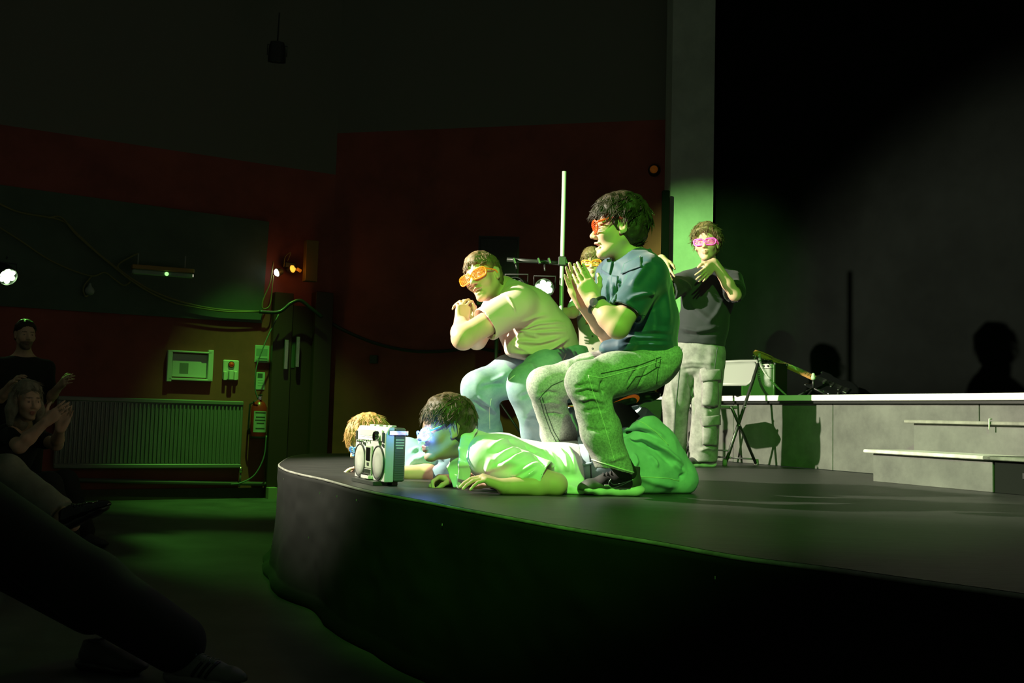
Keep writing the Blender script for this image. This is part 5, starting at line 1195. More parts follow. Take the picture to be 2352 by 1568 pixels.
    for sg in (-1, 1): J.chain([pe + np.array([0, 0, 0.02]), pe + np.array([0.74 * sg * 0.1, 0.66 * sg * 0.1, -0.05]), np.array([pe[0] + 0.74 * sg * 0.11, pe[1] + 0.66 * sg * 0.11, 0.08])], [0.13, 0.1, 0.07], 0.04)
    sdf_obj('dark_trousers', J, 0.014, M_DARKCLOTH, root, 1)
    for sg in (-1, 1): make_shoe(root, np.array([pe[0] + 0.74 * sg * 0.11 - 0.04, pe[1] + 0.66 * sg * 0.11 + 0.04, 0.0]), frame((0.66, -0.74, 0), (0.74, 0.66, 0)), 0.28, M_SHOE, M_SOLE_DARK, None, None, 1, res=0.01)
    # crossed legs with the polished shoe
    root = thing('person', 'person in olive trousers with legs crossed and a polished black shoe pointing right', 'person', (-3.0, 5.2, 0))
    hip = P(-330, 1090, 5.3); k1, a1 = P(15, 1085, 5.0), P(150, 1190, 4.95); k2 = P(25, 1150, 5.15); a2 = np.array([k2[0] + 0.10, k2[1] - 0.05, 0.10])
    S = SDF(); nk = np.array([hip[0] - 0.05, hip[1], hip[2] + 0.62]); R = frame((0.95, 0.3, 0), (-0.3, 0.95, 0)); T = add_head(S, nk + np.array([0.03, 0, 0.16]), R, 1.0, 'closed', nk)
    S.tube([nk - np.array([0, 0, 0.08]), hip], (-0.3, 0.95, 0), [(0.08, 0.05), (0.06, 0.05)], 0.05)
    for sg in (-1, 1): sh = nk + np.array([0, sg * 0.19, -0.09]); add_arm(S, sh, sh + np.array([0.05, 0, -0.27]), sh + np.array([0.28, 0, -0.3])); add_hand(S, sh + np.array([0.28, 0, -0.3]), flipz(frame((1, 0, -0.1), (0, -sg, 0)), 2, 1), (0.3,) * 4)
    S.chain([hip + np.array([0, -0.1, 0]), k1, a1, a1 + np.array([0.04, 0, -0.03])], [0.07, 0.05, 0.038, 0.035], 0.04); S.chain([hip + np.array([0, 0.1, 0]), k2, a2], [0.04, 0.032, 0.03], 0.04)
    ob, V, Q = sdf_obj('body', S, 0.009, M_SKIN, root, 1); tint(ob, V, [])
    make_hair(root, nk + np.array([0.03, 0, 0.16]), R, 1.0, M_HAIR_DARK, 0.012, 200, seed=35)
    C = SDF(); C.tube([nk - np.array([0, 0, 0.1]), hip], (-0.3, 0.95, 0), [(0.18, 0.115), (0.18, 0.13)], 0.05); 
    for sg in (-1, 1): sh = nk + np.array([0, sg * 0.19, -0.09]); C.chain([nk - np.array([0, 0, 0.06]), sh, sh + np.array([0.05, 0, -0.25])], [0.06, 0.07, 0.06], 0.04)
    sdf_obj('dark_top', C, 0.013, M_DARKCLOTH, root, 1)
    J = SDF(); J.chain([hip + np.array([0, -0.1, 0]), k1, k1 * 0.4 + a1 * 0.6, a1 - (a1 - k1) * 0.08], [0.11, 0.085, 0.075, 0.08], 0.03); J.chain([hip + np.array([0, 0.1, 0]), k2, a2], [0.11, 0.085, 0.075], 0.03)
    J.cut(a1 - (a1 - k1) * 0.1, a1 - k1, 0.003, a1, 0.14)
    sdf_obj('olive_trousers', J, 0.010, M_CHINO, root, 1, lambda V, Q: wrinkle(V, Q, (0.6, 0, 0.7), 0.005, 9, 2, 5))
    Rs = frame((0.86, -0.15, 0.46), (0.1, 1, 0)); make_shoe(root, P(150, 1222, 4.92), Rs, 0.29, M_PATENT, M_SOLE_DARK, M_PATENT, None, 1, res=0.006, label='polished black leather shoe')
    make_shoe(root, np.array([a2[0] - 0.06, a2[1], 0]), frame((1, -0.1, 0), (0.1, 1, 0)), 0.29, M_PATENT, M_SOLE_DARK, None, None, 1, res=0.009)
    so = SDF(); so.cap(a1 - (a1 - k1) * 0.15, a1 + (a1 - k1) * 0.1, 0.042, 0.036, 0.01); sdf_obj('sock', so, 0.007, M_SOCK, root, 1)
    # foreground legs in black, pale sneaker
    root = thing('person', 'black-trousered leg and pale three-striped sneaker of a seated person, lower left corner', 'person', (-2.4, 3.0, 0))
    hip = np.array([-2.55, 2.75, 0.50]); k1 = P(-160, 1100, 3.15); a1 = P(425, 1498, 3.45); k2 = P(-260, 1130, 3.5); a2 = P(225, 1418, 3.6)
    nk = hip + np.array([-0.1, 0, 0.62]); S = SDF(); R = frame((0.9, 0.45, 0), (-0.45, 0.9, 0)); T = add_head(S, nk + np.array([0.03, 0, 0.16]), R, 1.0, 'closed', nk)
    S.tube([nk - np.array([0, 0, 0.08]), hip], (-0.45, 0.9, 0), [(0.08, 0.05), (0.06, 0.05)], 0.05)
    for sg in (-1, 1): sh = nk + np.array([-0.09 * sg, sg * 0.17, -0.09]); add_arm(S, sh, sh + np.array([0.02, 0, -0.27]), sh + np.array([0.25, 0, -0.36])); add_hand(S, sh + np.array([0.25, 0, -0.36]), flipz(frame((1, 0, -0.1), (0, -sg, 0)), 2, 1), (0.3,) * 4)
    S.chain([hip + np.array([0.04, -0.1, 0]), k1, a1], [0.04, 0.032, 0.03], 0.04); S.chain([hip + np.array([-0.04, 0.1, 0]), k2, a2], [0.04, 0.032, 0.03], 0.04)
    ob, V, Q = sdf_obj('body', S, 0.009, M_SKIN, root, 1); tint(ob, V, [])
    make_hair(root, nk + np.array([0.03, 0, 0.16]), R, 1.0, M_HAIR_DARK, 0.012, 200, seed=36)
    C = SDF(); C.tube([nk - np.array([0, 0, 0.1]), hip], (-0.45, 0.9, 0), [(0.18, 0.115), (0.18, 0.13)], 0.05)
    for sg in (-1, 1): sh = nk + np.array([-0.09 * sg, sg * 0.17, -0.09]); C.chain([nk - np.array([0, 0, 0.06]), sh, sh + np.array([0.02, 0, -0.25])], [0.06, 0.07, 0.06], 0.04)
    sdf_obj('dark_top', C, 0.013, M_DARKCLOTH, root, 1)
    J = SDF(); J.chain([hip + np.array([0.04, -0.1, 0]), k1, k1 * 0.4 + a1 * 0.6, a1 + np.array([-0.03, 0, 0.03])], [0.12, 0.11, 0.115, 0.10], 0.04); J.chain([hip + np.array([-0.04, 0.1, 0]), k2, a2 + np.array([-0.02, 0, 0.04])], [0.12, 0.11, 0.10], 0.04)
    J.cut((0, 0, 0.03), (0, 0, -1), 0.01)
    sdf_obj('black_trousers', J, 0.014, M_DARKCLOTH, root, 1)
    hl = np.array([a1[0] - 0.05, a1[1], 0.0]); Rs = frame((0.97, -0.20, 0), (0.2, 0.97, 0))
    sh = make_shoe(root, hl, Rs, 0.30, M_SNEAKER, mat('grey_sole', (0.14, 0.14, 0.12), 0.6), mat('grey_lace', (0.18, 0.19, 0.15), 0.7), None, 1, res=0.006, label='pale sneaker with three dark stripes')
    bv = bvh_of(*[np.array([tuple(v.co) for v in sh.data.vertices]), np.array([tuple(p.vertices) for p in sh.data.polygons])])
    for i in range(3):
        pts = []
        for t in np.linspace(0, 1, 8):
            q = hl + Rs @ np.array([0.105 + 0.026 * i + 0.03 * t, -0.2, 0.035 + 0.045 * t]); h = bv.ray_cast(Vector(q), Vector(Rs[:, 1]))
            if h[0] is not None: pts.append(np.array(h[0]))
        if len(pts) > 2: MB().tube(pts, 0.006, 6).build('stripe', mat('black_stripe', (0.012, 0.012, 0.012), 0.6), sh, smooth=True)
    make_shoe(root, np.array([a2[0] - 0.05, a2[1], 0.0]), frame((0.95, -0.3, 0), (0.3, 0.95, 0)), 0.29, M_SHOE, M_SOLE_DARK, None, None, 1, res=0.008)

# ---------------------------------------------------------------- performers and audience
person_polo(); person_white(); person_pink(); person_blond(); person_tee(); person_vest(); audience()
# ---------------------------------------------------------------- props on the upper stage
s_mid = s_of(2098, 960, 0, 0.34); s_low = s_of(2005, 1060, 0, 0.67); s_low2 = s_of(2280, 1060, 0, 0.67)
M_TREAD = mat('scuffed_tread', (0.20, 0.20, 0.17), 0.6, var=0.3, vscale=10)
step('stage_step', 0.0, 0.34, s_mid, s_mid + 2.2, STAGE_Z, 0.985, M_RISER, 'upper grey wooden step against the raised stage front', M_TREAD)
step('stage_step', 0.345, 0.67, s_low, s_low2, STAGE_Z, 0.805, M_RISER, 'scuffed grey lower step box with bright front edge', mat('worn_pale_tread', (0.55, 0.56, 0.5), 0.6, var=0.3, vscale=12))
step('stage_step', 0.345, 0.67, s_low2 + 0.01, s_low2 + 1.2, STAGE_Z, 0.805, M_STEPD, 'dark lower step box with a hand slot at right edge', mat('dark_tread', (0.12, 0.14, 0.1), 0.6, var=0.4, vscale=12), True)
tp = MB(); q = [plane_hit(2272, y, p0 + RN * 0.375, RN) for y in (962, 972, 986)]; tp.tube([q[0] + RN * -0.02, q[0], q[1], q[2]], 0.004, 6)
tag(tp.build('tape_scrap', mat('white_tape', (0.7, 0.7, 0.65), 0.6), smooth=True), 'short strip of white tape hanging off the upper step', 'tape')
# black drape behind the upper stage
def drape():
    a = np.array([1.99, 10.02]); b = np.array([6.2, 5.2]); n = 360; V = []; zs = np.linspace(UZ + 0.01, 6.8, 24); t = np.linspace(0, 1, n)
    d = (b - a) / np.linalg.norm(b - a); o = np.array([-d[1], d[0]]); o = o if o[1] < 0 else -o
    for z in zs:
        q = np.stack([t * 26, np.full(n, z * 0.5), np.zeros(n)], 1); w = 0.035 * np.sin(t * 62 + 2.5 * np.sin(t * 9)) * (0.35 + 0.65 * vnoise(q * 0.35, 4) ** 2) + 0.03 * vnoise(q * 0.6, 2) + 0.05 * np.clip(1.9 - z, 0, 1) * vnoise(q * 0.8 + 3, 6)
        xy = a + np.outer(t, b - a) + np.outer(w, o); V.append(np.concatenate([xy, np.full((n, 1), z)], 1))
    V = np.concatenate(V); Q = [(j * n + i, j * n + i + 1, (j + 1) * n + i + 1, (j + 1) * n + i) for j in range(len(zs) - 1) for i in range(n - 1)]
    ob = link('stage_drape', np_mesh('stage_drape', V, Q), M_DRAPE); m = ob.modifiers.new('t', 'SOLIDIFY'); m.thickness = 0.006
    tag(ob, 'tall black stage drape hanging behind the raised platform', 'curtain')
drape()
mb = MB(); bp = P(1527, 590, 9.78); mb.box((bp[0], bp[1], (3.2 + UZ) / 2), (0.036, 0.03, (3.2 - UZ) / 2), None, 0.006); tag(mb.build('batten_post', M_DRAPE), 'narrow black upright beside the pale pillar', 'post')
t = thing('wall_lamp', 'small round dim amber lamp on the dark red wall near the pillar', 'lamp', BW(1503, 392, 0.0)); bb = BW(1503, 392, 0.0)
MB().lathe([(0.0, 0), (0.065, 0), (0.065, 0.03), (0.05, 0.06), (0.0, 0.06)], bb, BW_OUT, 20).build('lamp_body', M_BLACKPLASTIC, t, smooth=True, angle=40)
MB().lathe([(0.0, 0.06), (0.042, 0.06), (0.03, 0.085), (0.0, 0.09)], bb, BW_OUT, 20).build('lens', mat('amber_lens', (0.45, 0.16, 0.02), 0.2, emit=(0.8, 0.22, 0.02), estr=0.05), t, smooth=True)

# folding chair
def folding_chair():
    F0 = np.array([1.60, 7.42, STAGE_Z]); f = np.array([-0.75, -0.66, 0]); f /= np.linalg.norm(f); l = np.array([-f[1] * -1, 0, 0]); l = np.array([f[1], -f[0], 0]); l = l if l[0] < 0 else -l
    t = thing('folding_chair', 'grey metal folding chair standing in front of the raised stage', 'chair', F0)
    W = 0.40; pt = lambda side, b, z: F0 + l * (W * side) - f * b + UPZ * z
    mt = mat('dark_chair_tube', (0.05, 0.055, 0.05), 0.35, metal=0.6); mp = mat('grey_chair_panel', (0.27, 0.28, 0.26), 0.4)
    for sd in (0, 1):
        MB().tube([pt(sd, 0.0, 0.0), pt(sd, 0.16, 0.30), pt(sd, 0.34, 0.64), pt(sd, 0.41, 0.78)], 0.0125, 8).build('front_leg', mt, t, smooth=True)
        MB().tube([pt(sd, 0.05 + 0.02, 0.44), pt(sd, 0.20, 0.27), pt(sd, 0.40, 0.0)], 0.0115, 8).build('rear_leg', mt, t, smooth=True)
        for b in (0.0, 0.40): MB().lathe([(0.0, 0), (0.017, 0), (0.018, 0.02), (0.0145, 0.045), (0, 0.045)], pt(sd, b, 0.0), UPZ, 10).build('rubber_foot', mat('grey_rubber', (0.2, 0.2, 0.18), 0.7), t, smooth=True)
        for b, z in ((0.16, 0.30), (0.235, 0.44), (0.05, 0.06)): MB().lathe([(0, 0.0), (0.009, 0.0), (0.007, 0.016), (0, 0.018)], pt(sd, b, z), -l if sd == 0 else l, 8).build('rivet', M_SILVER, t, smooth=True)
    MB().tube([pt(0, 0.06, 0.11), pt(1, 0.06, 0.11)], 0.007, 6).build('front_brace', mt, t, smooth=True); MB().tube([pt(0, 0.37, 0.045), pt(1, 0.37, 0.045)], 0.007, 6).build('rear_brace', mt, t, smooth=True)
    # curved back panel
    V = []; nz, nw = 8, 16
    for j in range(nz + 1):
        for i in range(nw + 1):
            u = i / nw; v = j / nz; e = abs(2 * u - 1); sh = 1 - max(0, (e - 0.72) / 0.28) ** 2 * 0.42
            z = 0.70 + (v - 0.5) * 0.19 * sh; b = 0.365 + (z - 0.70) * 0.5 + 0.035 * (1 - (2 * u - 1) ** 2); V.append(pt(u, b, z))
    Q = [(j * (nw + 1) + i, j * (nw + 1) + i + 1, (j + 1) * (nw + 1) + i + 1, (j + 1) * (nw + 1) + i) for j in range(nz) for i in range(nw)]
    o = link('backrest', np_mesh('backrest', V, Q), mp, t); m = o.modifiers.new('t', 'SOLIDIFY'); m.thickness = 0.006
    MB().tube([pt(0, 0.34, 0.64), pt(0, 0.41, 0.77), pt(0.06, 0.43, 0.80), pt(0.5, 0.46, 0.805), pt(0.94, 0.43, 0.80), pt(1, 0.41, 0.77), pt(1, 0.34, 0.64)], 0.012, 8).build('back_hoop', mp, t, smooth=True)
    S = SDF(); c = pt(0.5, 0.04, 0.435); S.box(c, (0.20, 0.19, 0.014), np.stack([f, l, UPZ], 1), 0.012, 0); sdf_obj('seat', S, 0.007, mp, t, 1)
folding_chair()

# guitar amplifier
def box_face(o, f, w, h, d):
    "frame of a box standing at o (front bottom centre), facing f"
    f = np.array(f, float); f /= np.linalg.norm(f); r = np.array([-f[1], f[0], 0]); return o, f, r
def amplifier():
    o = P(1741, 907, 8.55); o[2] = UZ; f = np.array([-0.72, -0.69, 0]); f /= np.linalg.norm(f); r = np.array([-f[1], f[0], 0]); R3 = np.stack([r, -f, UPZ], 1)
    t = thing('guitar_amplifier', 'small guitar amplifier with pale green-lit grille on the raised stage', 'amplifier', o); T = lambda a, b, c: o + r * a - f * b + UPZ * c
    MB().box(T(0, 0.10, 0.155), (0.165, 0.10, 0.145), R3, 0.008).build('cabinet', mat('black_vinyl_cabinet', (0.014, 0.015, 0.014), 0.6, bump=0.4, bscale=300), t)
    MB().box(T(0, -0.004, 0.135), (0.148, 0.004, 0.115), R3, 0.003).build('grille', mat('silver_grille_cloth', (0.35, 0.38, 0.33), 0.8, bump=0.5, bscale=500), t)
    MB().box(T(0, -0.004, 0.272), (0.150, 0.005, 0.018), R3, 0.002).build('control_panel', mat('pale_control_panel', (0.55, 0.56, 0.5), 0.4), t)
    for i in range(6): MB().lathe([(0, 0), (0.010, 0), (0.008, 0.014), (0, 0.014)], T(-0.12 + 0.045 * i, -0.009, 0.272), f, 10).build('knob', M_BLACKPLASTIC, t, smooth=True, angle=40)
    for a in (-0.155, 0.155): MB().box(T(a, -0.006, 0.14), (0.006, 0.006, 0.14), R3, 0.002).build('side_trim', mat('pale_trim', (0.5, 0.52, 0.47), 0.5), t)
    MB().tube([T(-0.08, 0.10, 0.30), T(-0.07, 0.10, 0.325), T(0.07, 0.10, 0.325), T(0.08, 0.10, 0.30)], 0.009, 8).build('handle', M_BLACKPLASTIC, t, smooth=True)
    for a in (-0.158, 0.158):
        for c in (0.018, 0.292):
            for b in (0.008, 0.19): MB().box(T(a, b, c), (0.012, 0.012, 0.012), R3, 0.004).build('corner_cap', M_SILVER, t)
    for a in (-0.13, 0.13): MB().box(T(a, 0.10, 0.005), (0.02, 0.08, 0.005), R3).build('foot', M_BLACKPLASTIC, t)
amplifier()
def guitar():
    H = P(1733, 806, 8.8); E_ = P(1962, 909, 8.35); ax = E_ - H; Lg = np.linalg.norm(ax); ax /= Lg
    nrm = np.array([-0.35, -0.45, 0.9]); nrm -= ax * (nrm @ ax); nrm /= np.linalg.norm(nrm); sd = np.cross(ax, nrm); s = Lg / 0.98
    t = thing('electric_guitar', 'black electric guitar with maple neck leaning behind the amplifier', 'guitar', P(1900, 905, 8.4))
    T = lambda a, b, c: H + s * (ax * a + sd * b + nrm * c)
    maple = mat('maple_wood', (0.55, 0.28, 0.09), 0.35, var=0.15, vscale=10); blk = mat('gloss_black_lacquer', (0.006, 0.007, 0.007), 0.12)
    MB().prism([(0.0, -0.012), (0.0, 0.03), (0.03, 0.05), (0.10, 0.045), (0.17, 0.03), (0.19, 0.022), (0.19, -0.022), (0.15, -0.03), (0.06, -0.028)], T(0, 0, -0.007), ax * s, sd * s, nrm * s, 0.014).build('headstock', maple, t)
    nk = MB()
    nk.prism([(0.18, -0.021), (0.18, 0.021), (0.66, 0.028), (0.66, -0.028)], T(0, 0, -0.012), ax * s, sd * s, nrm * s, 0.020); nk.build('neck', maple, t)
    for i in range(14): MB().box(T(0.20 + 0.46 * (1 - 0.93 ** (i + 1)) * 1.55, 0, 0.009), (0.0012, 0.023 * s, 0.0012), np.stack([ax, sd, nrm], 1)).build('fret', M_SILVER, t)
    for i in range(6):
        a = 0.025 + 0.026 * i
        MB().tube([T(a, 0.0, 0.004), T(a, 0.062, 0.0)], 0.004 * s, 6).build('tuner_post', M_SILVER, t, smooth=True); MB().lathe([(0, 0), (0.008, 0), (0.009, 0.01), (0.006, 0.018), (0, 0.018)], T(a, 0.06, 0), sd, 8).build('tuner_button', M_SILVER, t, smooth=True)
    S = SDF(); R3 = np.stack([ax, sd, nrm], 1)
    S.ell(T(0.88, 0, -0.01), (0.13, 0.16, 0.026), R3, 0); S.ell(T(0.71, 0, -0.01), (0.11, 0.13, 0.026), R3, 0.05); S.cap(T(0.68, 0.11, -0.01), T(0.58, 0.13, -0.01), 0.025, 0.015, 0.04); S.cap(T(0.68, -0.11, -0.01), T(0.62, -0.13, -0.01), 0.025, 0.015, 0.04); S.box(T(0.8, 0, -0.01), (0.3, 0.3, 0.02), R3, 0.01, 0.012)
    S = SDF(); S.ell(T(0.88, 0, -0.01), (0.13, 0.16, 0.045), R3, 0); S.ell(T(0.71, 0, -0.01), (0.11, 0.13, 0.045), R3, 0.05); S.cap(T(0.68, 0.11, -0.01), T(0.58, 0.13, -0.01), 0.025, 0.015, 0.04); S.cap(T(0.68, -0.11, -0.01), T(0.62, -0.13, -0.01), 0.025, 0.015, 0.04)
    S.cut(T(0, 0, 0.012), nrm, 0.006); S.cut(T(0, 0, -0.034), -nrm, 0.006); sdf_obj('guitar_body', S, 0.006, blk, t, 1)
    for a in (0.70, 0.77, 0.84): MB().box(T(a, 0, 0.015), (0.009 * s, 0.038 * s, 0.005), R3, 0.003).build('pickup', M_SILVER, t)
    MB().box(T(0.90, 0, 0.018), (0.02 * s, 0.04 * s, 0.007), R3, 0.003).build('bridge', M_SILVER, t)
    for i in range(6): MB().tube([T(0.03 + 0.026 * i, 0.004, 0.014), T(0.19, -0.016 + 0.0064 * i, 0.011), T(0.9, -0.025 + 0.010 * i, 0.026)], 0.0008, 4).build('string', M_SILVER, t, smooth=True)
    for a, b in ((0.86, 0.075), (0.90, 0.095), (0.94, 0.11)): MB().lathe([(0, 0), (0.011, 0), (0.009, 0.014), (0, 0.014)], T(a, b, 0.012), nrm, 12).build('volume_knob', M_SILVER, t, smooth=True, angle=40)
    # stand under the body
    st = thing('guitar_stand', 'low black guitar stand with pale cradle pad under the guitar', 'stand', P(1868, 905, 8.4)); q = P(1868, 868, 8.38); g = P(1868, 905, 8.8)
    base = np.array([q[0], q[1], UZ])
    for dx, dy in ((-0.16, -0.05), (0.16, -0.02), (0.0, 0.2)): MB().tube([np.array([base[0], base[1], UZ + 0.09]), np.array([base[0] + dx, base[1] + dy, UZ + 0.012])], 0.009, 6).build('stand_leg', M_BLACKPLASTIC, st, smooth=True)
    MB().tube([np.array([base[0], base[1], UZ + 0.08]), q], 0.011, 8).build('stand_post', M_BLACKPLASTIC, st, smooth=True)
    S = SDF(); S.cap(q, q + np.array([0, 0, 0.03]), 0.020, 0.014, 0); sdf_obj('cradle_pad', S, 0.005, mat('pale_foam', (0.45, 0.6, 0.4), 0.7), st, 1)
    # curly lead
    cu = [P(1744, 812, 8.6), P(1748, 838, 8.3), P(1762, 862, 8.15), P(1785, 888, 8.1), P(1806, 908, 8.15)]; pts = spline(cu, 40); mb = MB(); hl = []
    for i, p in enumerate(pts): a = i * 1.5; hl.append(p + 0.010 * np.array([math.cos(a), math.sin(a), 0.4 * math.sin(a)]))
    hl[-1][2] = UZ + 0.004
    tag(mb.tube(hl, 0.0035, 5).build('curly_cable', mat('pale_cable', (0.45, 0.48, 0.42), 0.5), smooth=True), 'pale curly guitar cable hanging beside the amplifier', 'cable')
    q = P(1735, 822, 8.8)
    tt = tag(MB().tube([P(1736, 808, 8.85), q], 0.006, 8).tube([q, P(1735, 828, 8.8)], 0.012, 8).build('cable_plug', mat('white_plug', (0.7, 0.72, 0.65), 0.4), smooth=True), 'small pale plug dangling from the guitar headstock', 'plug')
guitar()
mb = MB()
# equipment half hidden behind the seated pair
def rack_amp():
    o = P(1318, 1000, 6.85); o[2] = STAGE_Z; t = thing('stage_amplifier', 'dark amplifier with two pairs of orange lights behind the seated pair', 'amplifier', o); R3 = np.eye(3)
    MB().box(o + np.array([0, 0.13, 0.235]), (0.24, 0.13, 0.225), R3, 0.008).build('cabinet', M_BLACKPLASTIC, t)
    MB().box(o + np.array([0, -0.003, 0.20]), (0.225, 0.004, 0.17), R3, 0.002).build('grille', mat('black_grille', (0.02, 0.025, 0.02), 0.7, bump=0.4, bscale=400), t)
    a = P(1318, 930, 6.83); MB().box((o[0], o[1] - 0.008, a[2]), (0.24, 0.006, 0.008), R3, 0.002).build('metal_strip', M_SILVER, t)
    for px, py in ((1306, 945), (1315, 945), (1307, 956), (1315, 956)):
        q = P(px, py, 6.83); q[1] = o[1] - 0.010; MB().lathe([(0, 0), (0.013, 0), (0.012, 0.006), (0, 0.008)], q, (0, -1, 0), 12).build('indicator_light', mat('orange_indicator', (0.9, 0.3, 0.0), 0.4, emit=(1.0, 0.34, 0.01), estr=2.2), t, smooth=True)
    for x in (-0.2, 0.2): MB().box(o + np.array([x, 0.13, 0.006]), (0.02, 0.1, 0.006)).build('foot', M_BLACKPLASTIC, t)
    o = P(1497, 1030, 8.05); o[2] = STAGE_Z; t = thing('stage_speaker', 'dark grey floor speaker with red side strip beside the standing person', 'speaker', o)
    S = SDF(); MB().box(o + np.array([0, 0.12, 0.25]), (0.15, 0.12, 0.24), R3, 0.01).build('cabinet', mat('dark_grey_paint', (0.05, 0.055, 0.05), 0.5), t)
    MB().box(o + np.array([0, -0.003, 0.22]), (0.13, 0.004, 0.18), R3, 0.003).build('grille', mat('grey_mesh_grille', (0.06, 0.065, 0.06), 0.6, bump=0.5, bscale=500), t)
    MB().box(o + np.array([-0.145, -0.004, 0.38]), (0.010, 0.006, 0.07), R3, 0.002).build('red_strip', mat('red_strip', (0.4, 0.04, 0.02), 0.5), t)
    for x in (-0.1, 0.1): MB().box(o + np.array([x, 0.12, 0.005]), (0.02, 0.1, 0.005)).build('foot', M_BLACKPLASTIC, t)
rack_amp()
# lighting stand with T-bar and LED par cans
M_LED = mat('lit_led_lens', (0.9, 1.0, 0.9), 0.2, emit=(0.62, 1.0, 0.48), estr=13)
M_LEDOFF = mat('led_lens_off', (0.08, 0.1, 0.08), 0.15)
def par_can(name, label, c, d, r=0.085, lit=True, hang=None, group=None, power=0, cone=95):
    c = np.array(c, float); d = np.array(d, float); d /= np.linalg.norm(d); t = thing(name, label, 'stage light', c, group)
    MB().lathe([(0.02, -0.17), (r * 0.75, -0.16), (r * 0.95, -0.10), (r, 0.0), (r, 0.03), (r * 0.94, 0.03), (r * 0.92, 0.0), (0.0, 0.0)], c, d, 28).build('housing', M_BLACKPLASTIC, t, smooth=True, angle=40)
    u = np.cross(d, UPZ); u /= np.linalg.norm(u); w = np.cross(u, d)
    pts = [(0, 0)] + [(0.58 * r * math.cos(a), 0.58 * r * math.sin(a)) for a in np.arange(6) * math.pi / 3 + 0.3]
    for (a, b) in pts: MB().lathe([(0, 0.0), (r * 0.27, 0.0), (r * 0.29, 0.012), (r * 0.2, 0.02), (0, 0.022)], c + u * a + w * b, d, 14).build('led_lens', M_LED if lit else M_LEDOFF, t, smooth=True)
    MB().tube([c + u * r * 1.06 - d * 0.03, c + u * r * 1.1 - d * 0.03 + UPZ * (r + 0.02), c - u * r * 1.1 - d * 0.03 + UPZ * (r + 0.02), c - u * r * 1.06 - d * 0.03], 0.006, 6).build('yoke', M_BLACKPLASTIC, t, smooth=True)
    if hang is not None: MB().tube([c + UPZ * (r + 0.06) - d * 0.03, hang], 0.007, 6).build('hanger', M_BLACKPLASTIC, t, smooth=True)
    if lit and power:
        for k in range(1): spot('par_beam', c + d * 0.05, c + d * 3, power, (0.22, 1.0, 0.10), cone, 0.8, r * 0.6)
    return t
def light_stand():
    top = P(1296, 394, 7.6); pole0 = np.array([top[0] - 0.0, top[1], STAGE_Z]); t = thing('lighting_stand', 'tall thin lighting stand with pale green pole and dark crossbar', 'stand', pole0)
    MB().tube([pole0 + UPZ * 0.05, top], 0.0165, 10).build('pole', mat('pale_painted_steel', (0.45, 0.5, 0.42), 0.4, metal=0.2), t, smooth=True)
    a = P(1164, 596, 7.6); b = P(1314, 606, 7.6); MB().tube([a, b], 0.0165, 8).build('crossbar', mat('black_painted_steel', (0.02, 0.025, 0.02), 0.3), t, smooth=True)
    MB().box((top[0], top[1], (a[2] + b[2]) / 2), (0.03, 0.03, 0.035), None, 0.006).build('clamp', M_BLACKPLASTIC, t)
    for k in range(3):
        an = 2.1 * k + 0.4; MB().tube([pole0 + UPZ * 0.42, pole0 + np.array([0.4 * math.cos(an), 0.3 * math.sin(an), 0.012])], 0.010, 6).build('tripod_leg', M_BLACKPLASTIC, t, smooth=True)
    for px in (1182, 1238, 1262, 1300):
        q = P(px, 600, 7.58); MB().box(q + np.array([0, -0.01, 0.0]), (0.009, 0.025, 0.024), np.stack([frame((0.9, 0, 0.35), (0, 1, 0))[:, i] for i in (0, 1, 2)], 1), 0.004).build('bolt_clamp', mat('dark_clamp', (0.06, 0.07, 0.06), 0.3, metal=0.5), t)
    par_can('par_light', 'lit LED par light shining green-white from the crossbar behind the pink T-shirt', P(1250, 662, 7.48), (-0.10, -0.99, -0.10), 0.074, True, P(1250, 603, 7.58), power=36)
    par_can('par_light', 'unlit LED par light hanging at the left end of the crossbar', P(1184, 660, 7.5), (-0.2, -0.97, -0.15), 0.08, False, P(1184, 600, 7.58))
light_stand()
def pa_speaker():
    c = P(1142, 700, 8.5); t = thing('pa_speaker', 'black loudspeaker box on a pole behind the pink T-shirt person', 'speaker', (c[0], c[1], STAGE_Z)); z0, z1 = P(1142, 700, 8.5)[2], P(1142, 540, 8.5)[2]; hw = 0.175
    o = np.array([c[0], c[1], 0])
    MB().prism([(-hw, 0), (hw, 0), (hw * 0.72, 0.30), (-hw * 0.72, 0.30)], o + UPZ * z0, (1, 0, 0), (0, 1, 0), UPZ, z1 - z0).build('cabinet', mat('black_cabinet', (0.008, 0.010, 0.009), 0.5), t)
    MB().box(o + np.array([0, -0.006, (z0 + z1) / 2]), (hw * 0.9, 0.006, (z1 - z0) / 2 * 0.92), None, 0.003).build('grille', mat('black_speaker_grille', (0.007, 0.009, 0.008), 0.6, bump=0.5, bscale=400), t)
    MB().tube([o + np.array([0, 0.14, STAGE_Z + 0.02]), o + np.array([0, 0.14, z0])], 0.018, 8).build('pole', M_BLACKPLASTIC, t, smooth=True)
    for k in range(3): an = 2.1 * k; MB().tube([o + np.array([0, 0.14, STAGE_Z + 0.5]), o + np.array([0.35 * math.cos(an), 0.14 + 0.35 * math.sin(an), STAGE_Z + 0.012])], 0.011, 6).build('tripod_leg', M_BLACKPLASTIC, t, smooth=True)
pa_speaker()
par_can('par_light', 'lit LED par light glowing green-white at the far left edge', P(16, 633, 9.0), (2.9, -2.1, -1.95), 0.085, True, P(16, 590, 9.06), power=190, cone=30)
par_can('par_light', 'added black par light above the door, unseen source for the green on the radiator', (-2.35, 9.42, 4.33), (-0.04, 0.19, -0.98), 0.085, False, (-2.35, 9.44, 4.8))  # fixture put in to account for green_door_spot; none is seen there

